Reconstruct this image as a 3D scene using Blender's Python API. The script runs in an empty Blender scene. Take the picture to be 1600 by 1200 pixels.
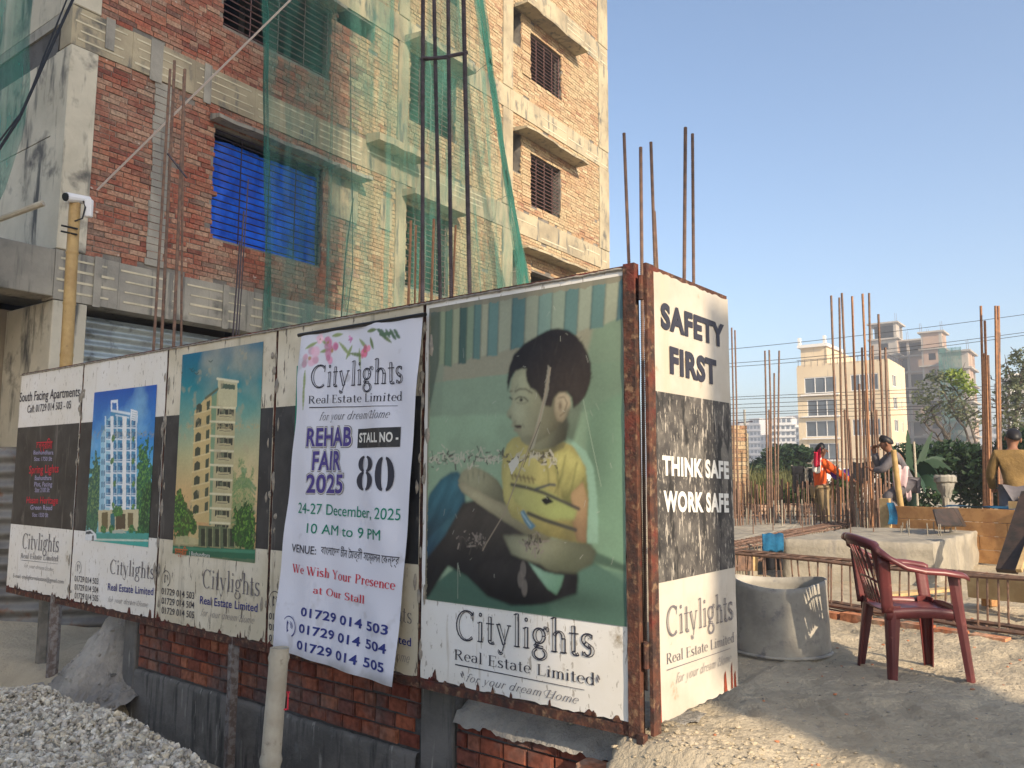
import bpy, bmesh, math, random
import numpy as np
from math import sin, cos, pi, radians, sqrt, atan2, hypot
from mathutils import Vector, Matrix
random.seed(7); np.random.seed(7)
SC = bpy.context.scene; COL = SC.collection

# ---------------------------------------------------------------- camera
CF, CHY, CROLL = 1240.0, 741.0, 0.0035
EYE = np.array([0, 0, 1.95])
_p = math.atan((CHY - 600) / CF)
_F = np.array([0, cos(_p), sin(_p)]); _U0 = np.array([0, -sin(_p), cos(_p)]); _R0 = np.array([1.0, 0, 0])
_R = cos(CROLL) * _R0 + sin(CROLL) * _U0; _U = cos(CROLL) * _U0 - sin(CROLL) * _R0
cam = bpy.data.objects.new('camera', bpy.data.cameras.new('camera')); COL.objects.link(cam)
cam.data.sensor_width = 36; cam.data.lens = CF / 1600 * 36; cam.data.clip_end = 6000; cam.data.clip_start = 0.05
cam.matrix_world = Matrix(((_R[0], _U[0], -_F[0], 0), (_R[1], _U[1], -_F[1], 0), (_R[2], _U[2], -_F[2], 1.95), (0, 0, 0, 1)))
SC.camera = cam

# ---------------------------------------------------------------- light
SUN_AZ, SUN_EL = radians(150), radians(27)
w = bpy.data.worlds.new('World'); SC.world = w; w.use_nodes = True
nt = w.node_tree; nt.nodes.clear()
sky = nt.nodes.new('ShaderNodeTexSky'); sky.sky_type = 'NISHITA'; sky.sun_disc = False
sky.sun_elevation = SUN_EL; sky.sun_rotation = SUN_AZ; sky.altitude = 0; sky.air_density = 1.0; sky.dust_density = 1.6; sky.ozone_density = 1.8
bg = nt.nodes.new('ShaderNodeBackground'); bg.inputs['Strength'].default_value = 0.15
wo = nt.nodes.new('ShaderNodeOutputWorld')
nt.links.new(sky.outputs[0], bg.inputs[0]); nt.links.new(bg.outputs[0], wo.inputs[0])
SUNV = Vector((sin(SUN_AZ) * cos(SUN_EL), cos(SUN_AZ) * cos(SUN_EL), sin(SUN_EL)))
sl = bpy.data.lights.new('sun', 'SUN'); sl.energy = 5.0; sl.angle = radians(0.5); sl.color = (1, 0.83, 0.62)
so = bpy.data.objects.new('sun', sl); COL.objects.link(so)
so.rotation_euler = (-SUNV).to_track_quat('-Z', 'Y').to_euler(); so.location = (10, -15, 30)
SC.view_settings.view_transform = 'Standard'; SC.view_settings.look = 'None'
SC.view_settings.gamma = 1; SC.view_settings.use_curve_mapping = False
SC.view_settings.exposure = 0.72
SC.cycles.max_bounces = 8; SC.cycles.transparent_max_bounces = 16
try: SC.cycles.use_denoising = True
except Exception: pass

# ---------------------------------------------------------------- helpers
def ray(px, py): return _F + _R * (px - 800) / CF - _U * (py - 600) / CF
def atY(px, py, Y): d = ray(px, py); return EYE + d * (Y / d[1])
def atZ(px, py, z): d = ray(px, py); return EYE + d * ((z - 1.95) / d[2])
def zAt(py, Y, px=1100): return atY(px, py, Y)[2]
class Plane:
    """a real vertical plane in the place: origin, direction of travel (azimuth), s = metres along it"""
    def __init__(s, o, az):
        a = radians(az); s.d = np.array([sin(a), cos(a), 0]); s.o = np.array([o[0], o[1], 0.0])
        s.n = np.array([s.d[1], -s.d[0], 0])
        if s.n @ s.o > 0: s.n = -s.n
    def off(s, k):
        q = Plane(s.o + s.n * k, 0); q.d = s.d; q.n = s.n; q.o = s.o + s.n * k; return q
    def sz(s, px, py):
        d = ray(px, py); t = ((s.o - EYE) @ s.n) / (d @ s.n); P = EYE + d * t
        return (P - s.o) @ s.d, P[2]
    def pt(s, a, z, off=0.0): P = s.o + s.d * a + s.n * off; return (P[0], P[1], z)
HB = Plane(atY(1000, 900, 3.46), -52.2)       # the long hoarding
SP = Plane(atY(1014, 900, 3.44), 39.5)        # the short end panel
FA = Plane(atY(877, 500, 20.3), 36)           # the brick building's front

def lin(c):
    return tuple(((x / 255) / 12.92 if x / 255 <= 0.04045 else ((x / 255 + 0.055) / 1.055) ** 2.4) for x in c)

class MB:
    def __init__(s): s.v = []; s.f = []; s.n = 0
    def add(s, vs, fs):
        s.v.extend(vs); n = s.n; s.f.extend([tuple(i + n for i in f) for f in fs]); s.n += len(vs); return s
    def box(s, c, size, ax=None, ay=None, az=None):
        ax = np.array(ax if ax is not None else (1, 0, 0), float); az = np.array(az if az is not None else (0, 0, 1), float)
        ay = np.array(ay, float) if ay is not None else np.cross(az, ax)
        c = np.array(c, float); hx, hy, hz = size[0] / 2, size[1] / 2, size[2] / 2
        vs = [tuple(c + ax * i * hx + ay * j * hy + az * k * hz) for k in (-1, 1) for j in (-1, 1) for i in (-1, 1)]
        return s.add(vs, [(0, 2, 3, 1), (4, 5, 7, 6), (0, 1, 5, 4), (1, 3, 7, 5), (3, 2, 6, 7), (2, 0, 4, 6)])
    def pbox(s, pl, s0, s1, z0, z1, o0, o1):
        """box on a plane: s range, z range, offsets (towards the camera)"""
        vs = [pl.pt(a, z, o) for z in (z0, z1) for o in (o0, o1) for a in (s0, s1)]
        return s.add(vs, [(0, 2, 3, 1), (4, 5, 7, 6), (0, 1, 5, 4), (1, 3, 7, 5), (3, 2, 6, 7), (2, 0, 4, 6)])
    def tube(s, pts, r, seg=6, cap=True):
        pts = [np.array(p, float) for p in pts]; n = len(pts)
        rs = r if hasattr(r, '__len__') else [r] * n
        rings = []; u = None
        for i in range(n):
            t = pts[min(i + 1, n - 1)] - pts[max(i - 1, 0)]; t = t / (np.linalg.norm(t) + 1e-9)
            if u is None:
                a = np.array([0, 0, 1.0]) if abs(t[2]) < .9 else np.array([1.0, 0, 0]); u = np.cross(t, a)
            else: u = u - t * (u @ t)
            u = u / (np.linalg.norm(u) + 1e-9); w_ = np.cross(t, u)
            rings.append([tuple(pts[i] + rs[i] * (u * cos(2 * pi * k / seg) + w_ * sin(2 * pi * k / seg))) for k in range(seg)])
        vs = [p for rg in rings for p in rg]
        fs = [(i * seg + k, i * seg + (k + 1) % seg, (i + 1) * seg + (k + 1) % seg, (i + 1) * seg + k) for i in range(n - 1) for k in range(seg)]
        if cap: fs += [tuple(range(seg))[::-1], tuple((n - 1) * seg + k for k in range(seg))]
        return s.add(vs, fs)
    def lathe(s, c, prof, seg=24, close=False):
        vs = [(c[0] + r * cos(2 * pi * k / seg), c[1] + r * sin(2 * pi * k / seg), c[2] + z) for r, z in prof for k in range(seg)]
        fs = [(i * seg + k, i * seg + (k + 1) % seg, (i + 1) * seg + (k + 1) % seg, (i + 1) * seg + k) for i in range(len(prof) - 1) for k in range(seg)]
        return s.add(vs, fs)
    def prism(s, pts, z0, z1):
        n = len(pts)
        vs = [(x, y, z0) for x, y in pts] + [(x, y, z1) for x, y in pts]
        return s.add(vs, [tuple(range(n))[::-1], tuple(range(n, 2 * n))] + [(i, (i + 1) % n, n + (i + 1) % n, n + i) for i in range(n)])
    def grid(s, P):
        """P: (m,n,3) array of points"""
        P = np.asarray(P); m, n = P.shape[:2]; b = s.n
        s.v.extend(map(tuple, P.reshape(-1, 3))); s.n += m * n
        s.f.extend([(b + i * n + j, b + i * n + j + 1, b + (i + 1) * n + j + 1, b + (i + 1) * n + j) for i in range(m - 1) for j in range(n - 1)])
        return s
    def build(s, name, mat, parent=None, smooth=False, kind=None, solid=0, bevel=0):
        me = bpy.data.meshes.new(name)
        L = np.array(wloc(parent)) if parent is not None else np.zeros(3)
        v = np.array(s.v, float).reshape(-1, 3) - L
        me.from_pydata([tuple(x) for x in v], [], s.f); me.materials.append(mat)
        if smooth: me.polygons.foreach_set('use_smooth', [True] * len(me.polygons))
        me.update()
        if solid or bevel:
            bm = bmesh.new(); bm.from_mesh(me)
            if solid: bmesh.ops.solidify(bm, geom=bm.faces[:], thickness=solid)
            if bevel: bmesh.ops.bevel(bm, geom=bm.edges[:], offset=bevel, segments=1, affect='EDGES')
            bm.to_mesh(me); bm.free()
        o = bpy.data.objects.new(name, me); COL.objects.link(o)
        if parent is not None: o.parent = parent
        if kind: o['kind'] = kind
        return o
def wloc(o):
    L = Vector(o.location)
    while o.parent is not None: o = o.parent; L = L + Vector(o.location)
    return L
def tag(o, label, cat, group=None, kind=None):
    o['label'] = label; o['category'] = cat
    if group: o['group'] = group
    if kind: o['kind'] = kind
    return o
def thing(name, loc, label, cat, group=None):
    o = bpy.data.objects.new(name, None); o.empty_display_size = .1; COL.objects.link(o); o.location = tuple(loc)
    return tag(o, label, cat, group)
def struct(o): o['kind'] = 'structure'; return o

# ---------------------------------------------------------------- materials
def mat(name, col, col2=None, scale=5, rough=.85, bump=.3, bscale=40, detail=6, metallic=0, mix=(.4, .6), spots=None, streak=None, spec=.3, dist=.01, coat=0):
    """noise-mixed base colour, optional spots (colour, scale, lo, hi) and streaks (colour, lo, hi) that run down, and fine relief"""
    m = bpy.data.materials.new(name); m.use_nodes = True; N = m.node_tree.nodes; K = m.node_tree.links.new
    b = N['Principled BSDF']; b.inputs['Roughness'].default_value = rough; b.inputs['Metallic'].default_value = metallic
    b.inputs['Specular IOR Level'].default_value = spec
    tc = N.new('ShaderNodeTexCoord'); src = None
    def noise(sc_, det=detail, vec=None):
        n = N.new('ShaderNodeTexNoise'); n.inputs['Scale'].default_value = sc_; n.inputs['Detail'].default_value = det
        n.inputs['Roughness'].default_value = .6
        K(vec if vec else tc.outputs['Object'], n.inputs['Vector']); return n.outputs['Fac']
    def ramp(f, lo, hi):
        r = N.new('ShaderNodeMapRange'); r.inputs[1].default_value = lo; r.inputs[2].default_value = hi; K(f, r.inputs[0]); return r.outputs[0]
    def mx(f, a, bcol):
        x = N.new('ShaderNodeMix'); x.data_type = 'RGBA'; K(f, x.inputs[0])
        if isinstance(a, tuple): x.inputs[6].default_value = (*a, 1)
        else: K(a, x.inputs[6])
        if isinstance(bcol, tuple): x.inputs[7].default_value = (*bcol, 1)
        else: K(bcol, x.inputs[7])
        return x.outputs[2]
    c = tuple(col)
    if col2: c = mx(ramp(noise(scale), *mix), c, tuple(col2))
    for sp in (spots or []): c = mx(ramp(noise(sp[1], 8), sp[2], sp[3]), c, tuple(sp[0]))
    for st in (streak or []):
        mp = N.new('ShaderNodeMapping'); mp.inputs['Scale'].default_value = st[3] if len(st) > 3 else (7, 7, .55); K(tc.outputs['Object'], mp.inputs[0])
        c = mx(ramp(noise(1.3, 7, mp.outputs[0]), st[1], st[2]), c, tuple(st[0]))
    if isinstance(c, tuple): b.inputs['Base Color'].default_value = (*c, 1)
    else: K(c, b.inputs['Base Color'])
    if bump:
        bp = N.new('ShaderNodeBump'); bp.inputs['Strength'].default_value = bump; bp.inputs['Distance'].default_value = dist
        K(noise(bscale, 8), bp.inputs['Height']); K(bp.outputs[0], b.inputs['Normal'])
    return m
def brickmat(name, cols, dust, dlo=.45, dhi=.75, dscale=1.2, rough=.9, splat=None):
    """every brick its own tone (random per object and per island) with cement dust"""
    m = bpy.data.materials.new(name); m.use_nodes = True; N = m.node_tree.nodes; K = m.node_tree.links.new
    b = N['Principled BSDF']; b.inputs['Roughness'].default_value = rough; b.inputs['Specular IOR Level'].default_value = .2
    oi = N.new('ShaderNodeObjectInfo'); g = N.new('ShaderNodeNewGeometry')
    ad = N.new('ShaderNodeMath'); ad.operation = 'ADD'; K(oi.outputs['Random'], ad.inputs[0]); K(g.outputs['Random Per Island'], ad.inputs[1])
    fr = N.new('ShaderNodeMath'); fr.operation = 'FRACT'; K(ad.outputs[0], fr.inputs[0])
    cr = N.new('ShaderNodeValToRGB'); e = cr.color_ramp.elements
    for i, c in enumerate(cols):
        el = e[i] if i < 2 else e.new(i / (len(cols) - 1))
        el.position = i / (len(cols) - 1); el.color = (*c, 1)
    K(fr.outputs[0], cr.inputs[0])
    n = N.new('ShaderNodeTexNoise'); n.inputs['Scale'].default_value = dscale; n.inputs['Detail'].default_value = 9; n.inputs['Roughness'].default_value = .65
    K(g.outputs['Position'], n.inputs['Vector'])
    r = N.new('ShaderNodeMapRange'); r.inputs[1].default_value = dlo; r.inputs[2].default_value = dhi; K(n.outputs['Fac'], r.inputs[0])
    x = N.new('ShaderNodeMix'); x.data_type = 'RGBA'; K(r.outputs[0], x.inputs[0]); K(cr.outputs[0], x.inputs[6]); x.inputs[7].default_value = (*dust, 1)
    src = x.outputs[2]
    if splat:
        n3 = N.new('ShaderNodeTexNoise'); n3.inputs['Scale'].default_value = 6; n3.inputs['Detail'].default_value = 10; n3.inputs['Roughness'].default_value = .7; K(g.outputs['Position'], n3.inputs['Vector'])
        r3 = N.new('ShaderNodeMapRange'); r3.inputs[1].default_value = .63; r3.inputs[2].default_value = .69; K(n3.outputs['Fac'], r3.inputs[0])
        x3 = N.new('ShaderNodeMix'); x3.data_type = 'RGBA'; K(r3.outputs[0], x3.inputs[0]); K(src, x3.inputs[6]); x3.inputs[7].default_value = (*splat, 1); src = x3.outputs[2]
    n2 = N.new('ShaderNodeTexNoise'); n2.inputs['Scale'].default_value = 28; n2.inputs['Detail'].default_value = 6; K(g.outputs['Position'], n2.inputs['Vector'])
    r2 = N.new('ShaderNodeMapRange'); r2.inputs[1].default_value = .3; r2.inputs[2].default_value = .7; r2.inputs[3].default_value = .6; r2.inputs[4].default_value = 1.25; K(n2.outputs['Fac'], r2.inputs[0])
    y = N.new('ShaderNodeMix'); y.data_type = 'RGBA'; y.blend_type = 'MULTIPLY'; y.inputs[0].default_value = 1; K(src, y.inputs[6]); K(r2.outputs[0], y.inputs[7])
    K(y.outputs[2], b.inputs['Base Color'])
    bp = N.new('ShaderNodeBump'); bp.inputs['Strength'].default_value = .6; bp.inputs['Distance'].default_value = .008; K(n2.outputs['Fac'], bp.inputs['Height']); K(bp.outputs[0], b.inputs['Normal'])
    return m
def printmat(name, rough=.40):
    """print on a sheet: colours come from the mesh's colour attribute, with fine scuffs"""
    m = bpy.data.materials.new(name); m.use_nodes = True; N = m.node_tree.nodes; K = m.node_tree.links.new
    b = N['Principled BSDF']; b.inputs['Roughness'].default_value = rough; b.inputs['Specular IOR Level'].default_value = .25
    a = N.new('ShaderNodeAttribute'); a.attribute_name = 'print'; K(a.outputs['Color'], b.inputs['Base Color'])
    return m
def flat(name, col, rough=.6): return mat(name, col, rough=rough, bump=0)
def leafmat(name, c1, c2, trans=.35):
    m = bpy.data.materials.new(name); m.use_nodes = True; N = m.node_tree.nodes; K = m.node_tree.links.new
    b = N['Principled BSDF']; b.inputs['Roughness'].default_value = .6; b.inputs['Specular IOR Level'].default_value = .3
    g = N.new('ShaderNodeNewGeometry'); x = N.new('ShaderNodeMix'); x.data_type = 'RGBA'; K(g.outputs['Random Per Island'], x.inputs[0])
    x.inputs[6].default_value = (*c1, 1); x.inputs[7].default_value = (*c2, 1); K(x.outputs[2], b.inputs['Base Color'])
    t = N.new('ShaderNodeBsdfTranslucent'); K(x.outputs[2], t.inputs[0]); ms = N.new('ShaderNodeMixShader'); ms.inputs[0].default_value = trans
    K(b.outputs[0], ms.inputs[1]); K(t.outputs[0], ms.inputs[2]); K(ms.outputs[0], N['Material Output'].inputs[0])
    return m
def netmat(name, col, dens=.55):
    """fine woven safety mesh: partly open, threads showing, thinner and denser places"""
    m = bpy.data.materials.new(name); m.use_nodes = True; N = m.node_tree.nodes; K = m.node_tree.links.new
    N.remove(N['Principled BSDF']); out = N['Material Output']
    tr = N.new('ShaderNodeBsdfTransparent'); di = N.new('ShaderNodeBsdfDiffuse'); tl = N.new('ShaderNodeBsdfTranslucent')
    di.inputs[0].default_value = (*col, 1); tl.inputs[0].default_value = (*col, 1)
    m1 = N.new('ShaderNodeMixShader'); m1.inputs[0].default_value = .35; K(di.outputs[0], m1.inputs[1]); K(tl.outputs[0], m1.inputs[2])
    tc = N.new('ShaderNodeTexCoord'); mp = N.new('ShaderNodeMapping'); mp.inputs['Scale'].default_value = (3.2, 3.2, .28); K(tc.outputs['Object'], mp.inputs[0])
    n = N.new('ShaderNodeTexNoise'); n.inputs['Scale'].default_value = 2; n.inputs['Detail'].default_value = 5; K(mp.outputs[0], n.inputs['Vector'])
    r = N.new('ShaderNodeMapRange'); r.inputs[1].default_value = .3; r.inputs[2].default_value = .7; r.inputs[3].default_value = dens - .24; r.inputs[4].default_value = dens + .24; K(n.outputs['Fac'], r.inputs[0])
    nb = N.new('ShaderNodeTexNoise'); nb.inputs['Scale'].default_value = .8; nb.inputs['Detail'].default_value = 7; K(tc.outputs['Object'], nb.inputs['Vector'])
    rb = N.new('ShaderNodeMapRange'); rb.inputs[1].default_value = .3; rb.inputs[2].default_value = .7; rb.inputs[3].default_value = .6; rb.inputs[4].default_value = 1.4; K(nb.outputs['Fac'], rb.inputs[0])
    mu = N.new('ShaderNodeMath'); mu.operation = 'MULTIPLY'; mu.use_clamp = True; K(r.outputs[0], mu.inputs[0]); K(rb.outputs[0], mu.inputs[1])
    m2 = N.new('ShaderNodeMixShader'); K(mu.outputs[0], m2.inputs[0]); K(tr.outputs[0], m2.inputs[1]); K(m1.outputs[0], m2.inputs[2]); K(m2.outputs[0], out.inputs[0])
    return m
M = {}
M['conc'] = mat('grey_concrete', (.33, .31, .26), (.22, .21, .185), 1.2, bump=.5, bscale=25, spots=[((.10, .10, .09), 2.2, .56, .74)], streak=[((.09, .09, .085), .56, .72)])
M['conc_pale'] = mat('pale_cement_render', (.55, .51, .41), (.42, .39, .31), .8, bump=.4, bscale=20, spots=[((.11, .105, .095), 1.8, .55, .68)], streak=[((.09, .09, .085), .53, .66, (3, 3, .6))])
M['beam'] = mat('beam_concrete', (.40, .345, .235), (.27, .23, .16), .9, bump=.8, bscale=20, spots=[((.12, .115, .10), 2.6, .56, .70)], streak=[((.12, .12, .11), .55, .68, (5, 5, 1))])
M['mortar'] = mat('mortar', (.22, .20, .17), (.12, .11, .10), 3, bump=.6, bscale=60)
M['mortar_dark'] = mat('dark_mortar', (.11, .105, .10), (.07, .065, .06), 4, bump=.7, bscale=50, dist=.02)
M['brick'] = brickmat('facade_brick', [(.24, .075, .05), (.32, .11, .07), (.17, .06, .045), (.36, .16, .10), (.28, .10, .065), (.40, .25, .17), (.15, .075, .06)], (.33, .28, .21), .44, .80, .9, splat=(.50, .46, .40))
M['brick_pale'] = brickmat('dusty_sunlit_brick', [(.31, .175, .10), (.39, .255, .15), (.26, .13, .08), (.44, .33, .205), (.35, .215, .12), (.48, .38, .245)], (.39, .33, .205), .40, .74, .8, splat=(.30, .21, .13))  # cement dust, with warm sunlight also put into the paler tan
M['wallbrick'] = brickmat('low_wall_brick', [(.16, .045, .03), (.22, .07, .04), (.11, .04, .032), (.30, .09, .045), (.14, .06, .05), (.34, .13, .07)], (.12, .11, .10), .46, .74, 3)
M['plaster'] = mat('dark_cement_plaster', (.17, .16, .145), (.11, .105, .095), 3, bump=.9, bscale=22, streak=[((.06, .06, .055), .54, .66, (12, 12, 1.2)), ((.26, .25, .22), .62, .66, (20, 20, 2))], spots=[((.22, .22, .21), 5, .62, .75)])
M['sand'] = mat('grey_sand', (.48, .405, .285), (.38, .32, .225), 1.5, rough=1, bump=1.0, bscale=34, dist=.022, spots=[((.30, .255, .19), 9, .58, .75), ((.58, .50, .38), 3, .62, .8)])
M['soil'] = mat('road_dust', (.22, .20, .17), (.16, .15, .13), 2, rough=1, bump=.8, bscale=18, dist=.02)
M['cement_heap'] = mat('wet_grey_sand_heap', (.36, .335, .29), (.24, .225, .20), 3, rough=1, bump=1, bscale=22, dist=.03)
M['rust'] = mat('rusty_steel', (.12, .052, .035), (.055, .035, .03), 14, rough=.85, bump=.8, bscale=60, spots=[((.24, .15, .09), 24, .54, .7), ((.16, .035, .028), 5, .55, .7)], spec=.15)
M['rebar'] = mat('rusty_rebar', (.21, .125, .085), (.13, .085, .065), 20, rough=.8, bump=.4, bscale=150, dist=.002)
M['rebar_dark'] = mat('dark_rebar', (.08, .065, .075), (.05, .04, .045), 20, rough=.7, bump=.4, bscale=150, dist=.002)
M['rebar_orange'] = mat('orange_rusty_rebar', (.34, .17, .085), (.24, .12, .065), 20, rough=.8, bump=.4, bscale=150, dist=.002)
M['sheet_white'] = mat('worn_white_sheet', (.78, .765, .73), (.69, .65, .56), 1.6, mix=(.35, .7), streak=[((.40, .33, .23), .64, .80, (10, 10, .8)), ((.42, .38, .32), .62, .65, (36, 36, 12))], rough=.45, bump=.12, bscale=10, dist=.01, spots=[((.30, .24, .16), 8, .66, .78)], spec=.4)
M['steelback'] = mat('galvanised_back', (.30, .29, .27), (.2, .18, .15), 4, rough=.6, metallic=.3)
M['sheet_cream'] = mat('stained_cream_sheet', (.66, .60, .47), (.54, .48, .35), 3, rough=.5, bump=.15, bscale=10, dist=.01, spots=[((.22, .19, .14), 9, .62, .76)], streak=[((.30, .26, .19), .60, .75), ((.16, .13, .10), .60, .64, (30, 30, 6))])
M['black'] = mat('worn_black_print', (.022, .022, .024), (.045, .045, .045), 4, rough=.5, bump=.1, bscale=20, spots=[((.16, .15, .13), 7, .62, .78)], streak=[((.13, .12, .11), .58, .72, (16, 16, 1.5))])
M['black_scr'] = mat('scratched_black_print', (.045, .042, .04), (.10, .09, .08), 6, rough=.7, bump=.3, bscale=40, spots=[((.26, .24, .20), 3, .52, .80)], streak=[((.40, .36, .30), .585, .62, (34, 34, 7)), ((.30, .27, .22), .60, .64, (60, 60, 22)), ((.03, .028, .026), .56, .62, (9, 9, 3))])
M['ink'] = flat('dark_ink', (.035, .035, .05)); M['inkblue'] = flat('blue_ink', (.03, .04, .20)); M['inkred'] = flat('red_ink', (.55, .03, .05))
M['inkgreen'] = flat('green_ink', (.0, .20, .12)); M['inkwhite'] = flat('white_ink', (.70, .68, .62)); M['inkpurple'] = flat('violet_ink', (.07, .05, .22))
M['inkgrey'] = flat('faded_grey_ink', (.16, .15, .16)); M['inkfade'] = flat('faint_grey_ink', (.27, .25, .24)); M['inkorange'] = flat('orange_ink', (.62, .14, .04))
M['inkpale'] = flat('pale_lilac_ink', (.36, .34, .50))
M['print'] = printmat('printed_picture'); M['vinyl'] = printmat('vinyl_banner', .4)
M['tin'] = mat('corrugated_tin', (.36, .42, .44), (.24, .28, .30), 2, rough=.4, metallic=.45, bump=.1, spots=[((.12, .13, .13), 5, .56, .7)])
M['tin_dull'] = mat('dull_corrugated_tin', (.20, .19, .17), (.13, .12, .11), 3, rough=.6, metallic=.3, bump=.1, spots=[((.17, .08, .04), 5, .56, .7)])
M['bamboo'] = mat('yellow_bamboo', (.44, .30, .12), (.34, .22, .085), 6, rough=.5, bump=.2, spots=[((.20, .13, .06), 14, .62, .75)])
M['bamboo_dry'] = mat('dry_pale_bamboo', (.42, .38, .30), (.34, .30, .23), 8, rough=.6, bump=.3, spots=[((.16, .13, .10), 14, .60, .75)])
M['post'] = mat('stained_metal_post', (.13, .10, .085), (.22, .20, .185), 20, rough=.8, bump=.6, bscale=60, mix=(.45, .55))
M['post_wood'] = mat('grey_wood_post', (.20, .18, .15), (.12, .11, .09), 8, rough=.9, bump=.5)
M['net'] = netmat('green_safety_net', (.09, .235, .19), .34); M['net_dense'] = netmat('folded_green_net', (.055, .20, .165), .62)
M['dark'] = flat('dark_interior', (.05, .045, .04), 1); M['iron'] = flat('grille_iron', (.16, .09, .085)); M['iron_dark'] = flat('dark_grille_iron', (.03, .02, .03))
M['tarp'] = mat('blue_tarpaulin', (.008, .13, .80), (.006, .07, .52), 3, rough=.45, bump=.5, bscale=5, dist=.05)
M['gravel'] = brickmat('stone_chips', [(.60, .55, .44), (.70, .65, .54), (.46, .42, .33), (.62, .54, .40), (.50, .46, .40), (.72, .67, .56), (.30, .27, .22), (.40, .35, .28), (.55, .50, .42)], (.46, .42, .35), .6, .9, 3)
M['chair'] = mat('maroon_plastic', (.155, .034, .032), (.10, .022, .022), 4, rough=.38, bump=.05, spec=.5, spots=[((.30, .13, .10), 14, .62, .74)])
M['ring'] = mat('cement_coated_sheet_metal', (.40, .37, .31), (.28, .26, .22), 4, rough=.65, bump=.5, bscale=18, dist=.006, spots=[((.22, .21, .20), 12, .56, .68)])
M['footing'] = mat('footing_concrete', (.34, .305, .24), (.23, .21, .17), 2.5, bump=.6, bscale=16, dist=.02, streak=[((.24, .22, .19), .55, .68)])
M['wood'] = mat('orange_plank', (.46, .25, .10), (.33, .165, .065), 5, rough=.65, bump=.2, spots=[((.30, .14, .05), 12, .58, .7)])
M['wood_pale'] = mat('pale_timber', (.55, .40, .20), (.42, .28, .13), 6, rough=.7, bump=.3)
M['wood_dark'] = mat('dark_oily_board', (.06, .04, .03), (.03, .025, .02), 6, rough=.5)
M['beige'] = mat('cream_house_paint', (.66, .54, .36), (.58, .46, .30), .12, bump=0, streak=[((.40, .34, .25), .60, .72, (1.5, 1.5, .12))]); M['glass'] = mat('dark_window_glass', (.10, .12, .14), (.06, .07, .08), .3, rough=.15, bump=0, spec=.6)
M['white_paint'] = mat('white_house_paint', (.72, .70, .66), (.60, .58, .54), .05, bump=0)
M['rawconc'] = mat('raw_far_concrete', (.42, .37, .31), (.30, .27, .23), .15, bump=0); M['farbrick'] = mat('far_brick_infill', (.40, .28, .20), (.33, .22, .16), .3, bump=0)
M['leaf'] = leafmat('green_leaves', (.035, .075, .02), (.08, .13, .035)); M['leaf_dark'] = leafmat('dark_green_leaves', (.012, .035, .014), (.035, .07, .025))
M['leaf_grey'] = leafmat('grey_green_leaves', (.09, .12, .06), (.17, .18, .10)); M['leaf_bright'] = leafmat('bright_green_leaves', (.16, .24, .03), (.26, .32, .06))
M['weed'] = leafmat('weeds', (.10, .11, .035), (.18, .17, .07)); M['banana'] = leafmat('banana_leaf', (.015, .04, .022), (.03, .07, .035), .2)
M['bark'] = mat('grey_bark', (.10, .085, .07), (.06, .05, .04), 8)
M['skin'] = flat('brown_skin', (.22, .10, .055)); M['hair'] = flat('black_hair', (.012, .01, .01), .5)
M['orange_cloth'] = mat('orange_cotton', (.80, .13, .02), (.66, .09, .02), 5, bump=.4, bscale=8, dist=.03); M['khaki'] = mat('khaki_cotton', (.30, .22, .12), (.22, .16, .09), 5)
M['brown_cloth'] = mat('mustard_brown_cotton', (.23, .145, .05), (.16, .10, .035), 4, bump=.6, bscale=7, dist=.05); M['grey_cloth'] = mat('grey_cotton', (.16, .15, .16), (.11, .10, .11), 5)
M['pink_cloth'] = mat('pale_pink_cotton', (.58, .44, .44), (.45, .33, .34), 5); M['black_cloth'] = flat('black_cotton', (.012, .012, .015), .9); M['red_cloth'] = flat('crimson_cloth', (.45, .015, .05), .8)
M['blue_cloth'] = mat('bright_blue_cloth', (.012, .11, .22), (.006, .05, .11), 6, bump=.5, bscale=9, dist=.03); M['white_cloth'] = flat('white_cotton', (.62, .60, .56), .9); M['violet'] = flat('violet_cloth', (.10, .04, .30), .8)
M['cable'] = flat('black_cable', (.012, .012, .014), .5); M['rope'] = flat('pale_rope', (.42, .36, .32), .8); M['plastic_white'] = flat('white_plastic', (.70, .70, .70), .35); M['plastic_black'] = flat('black_plastic', (.01, .01, .01), .3)
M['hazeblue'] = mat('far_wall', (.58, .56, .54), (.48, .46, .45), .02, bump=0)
from mathutils import noise as mn
def fbm(x, y, z=0, o=4): return mn.fractal(Vector((x, y, z)), 1.0, 2.0, o)
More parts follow.
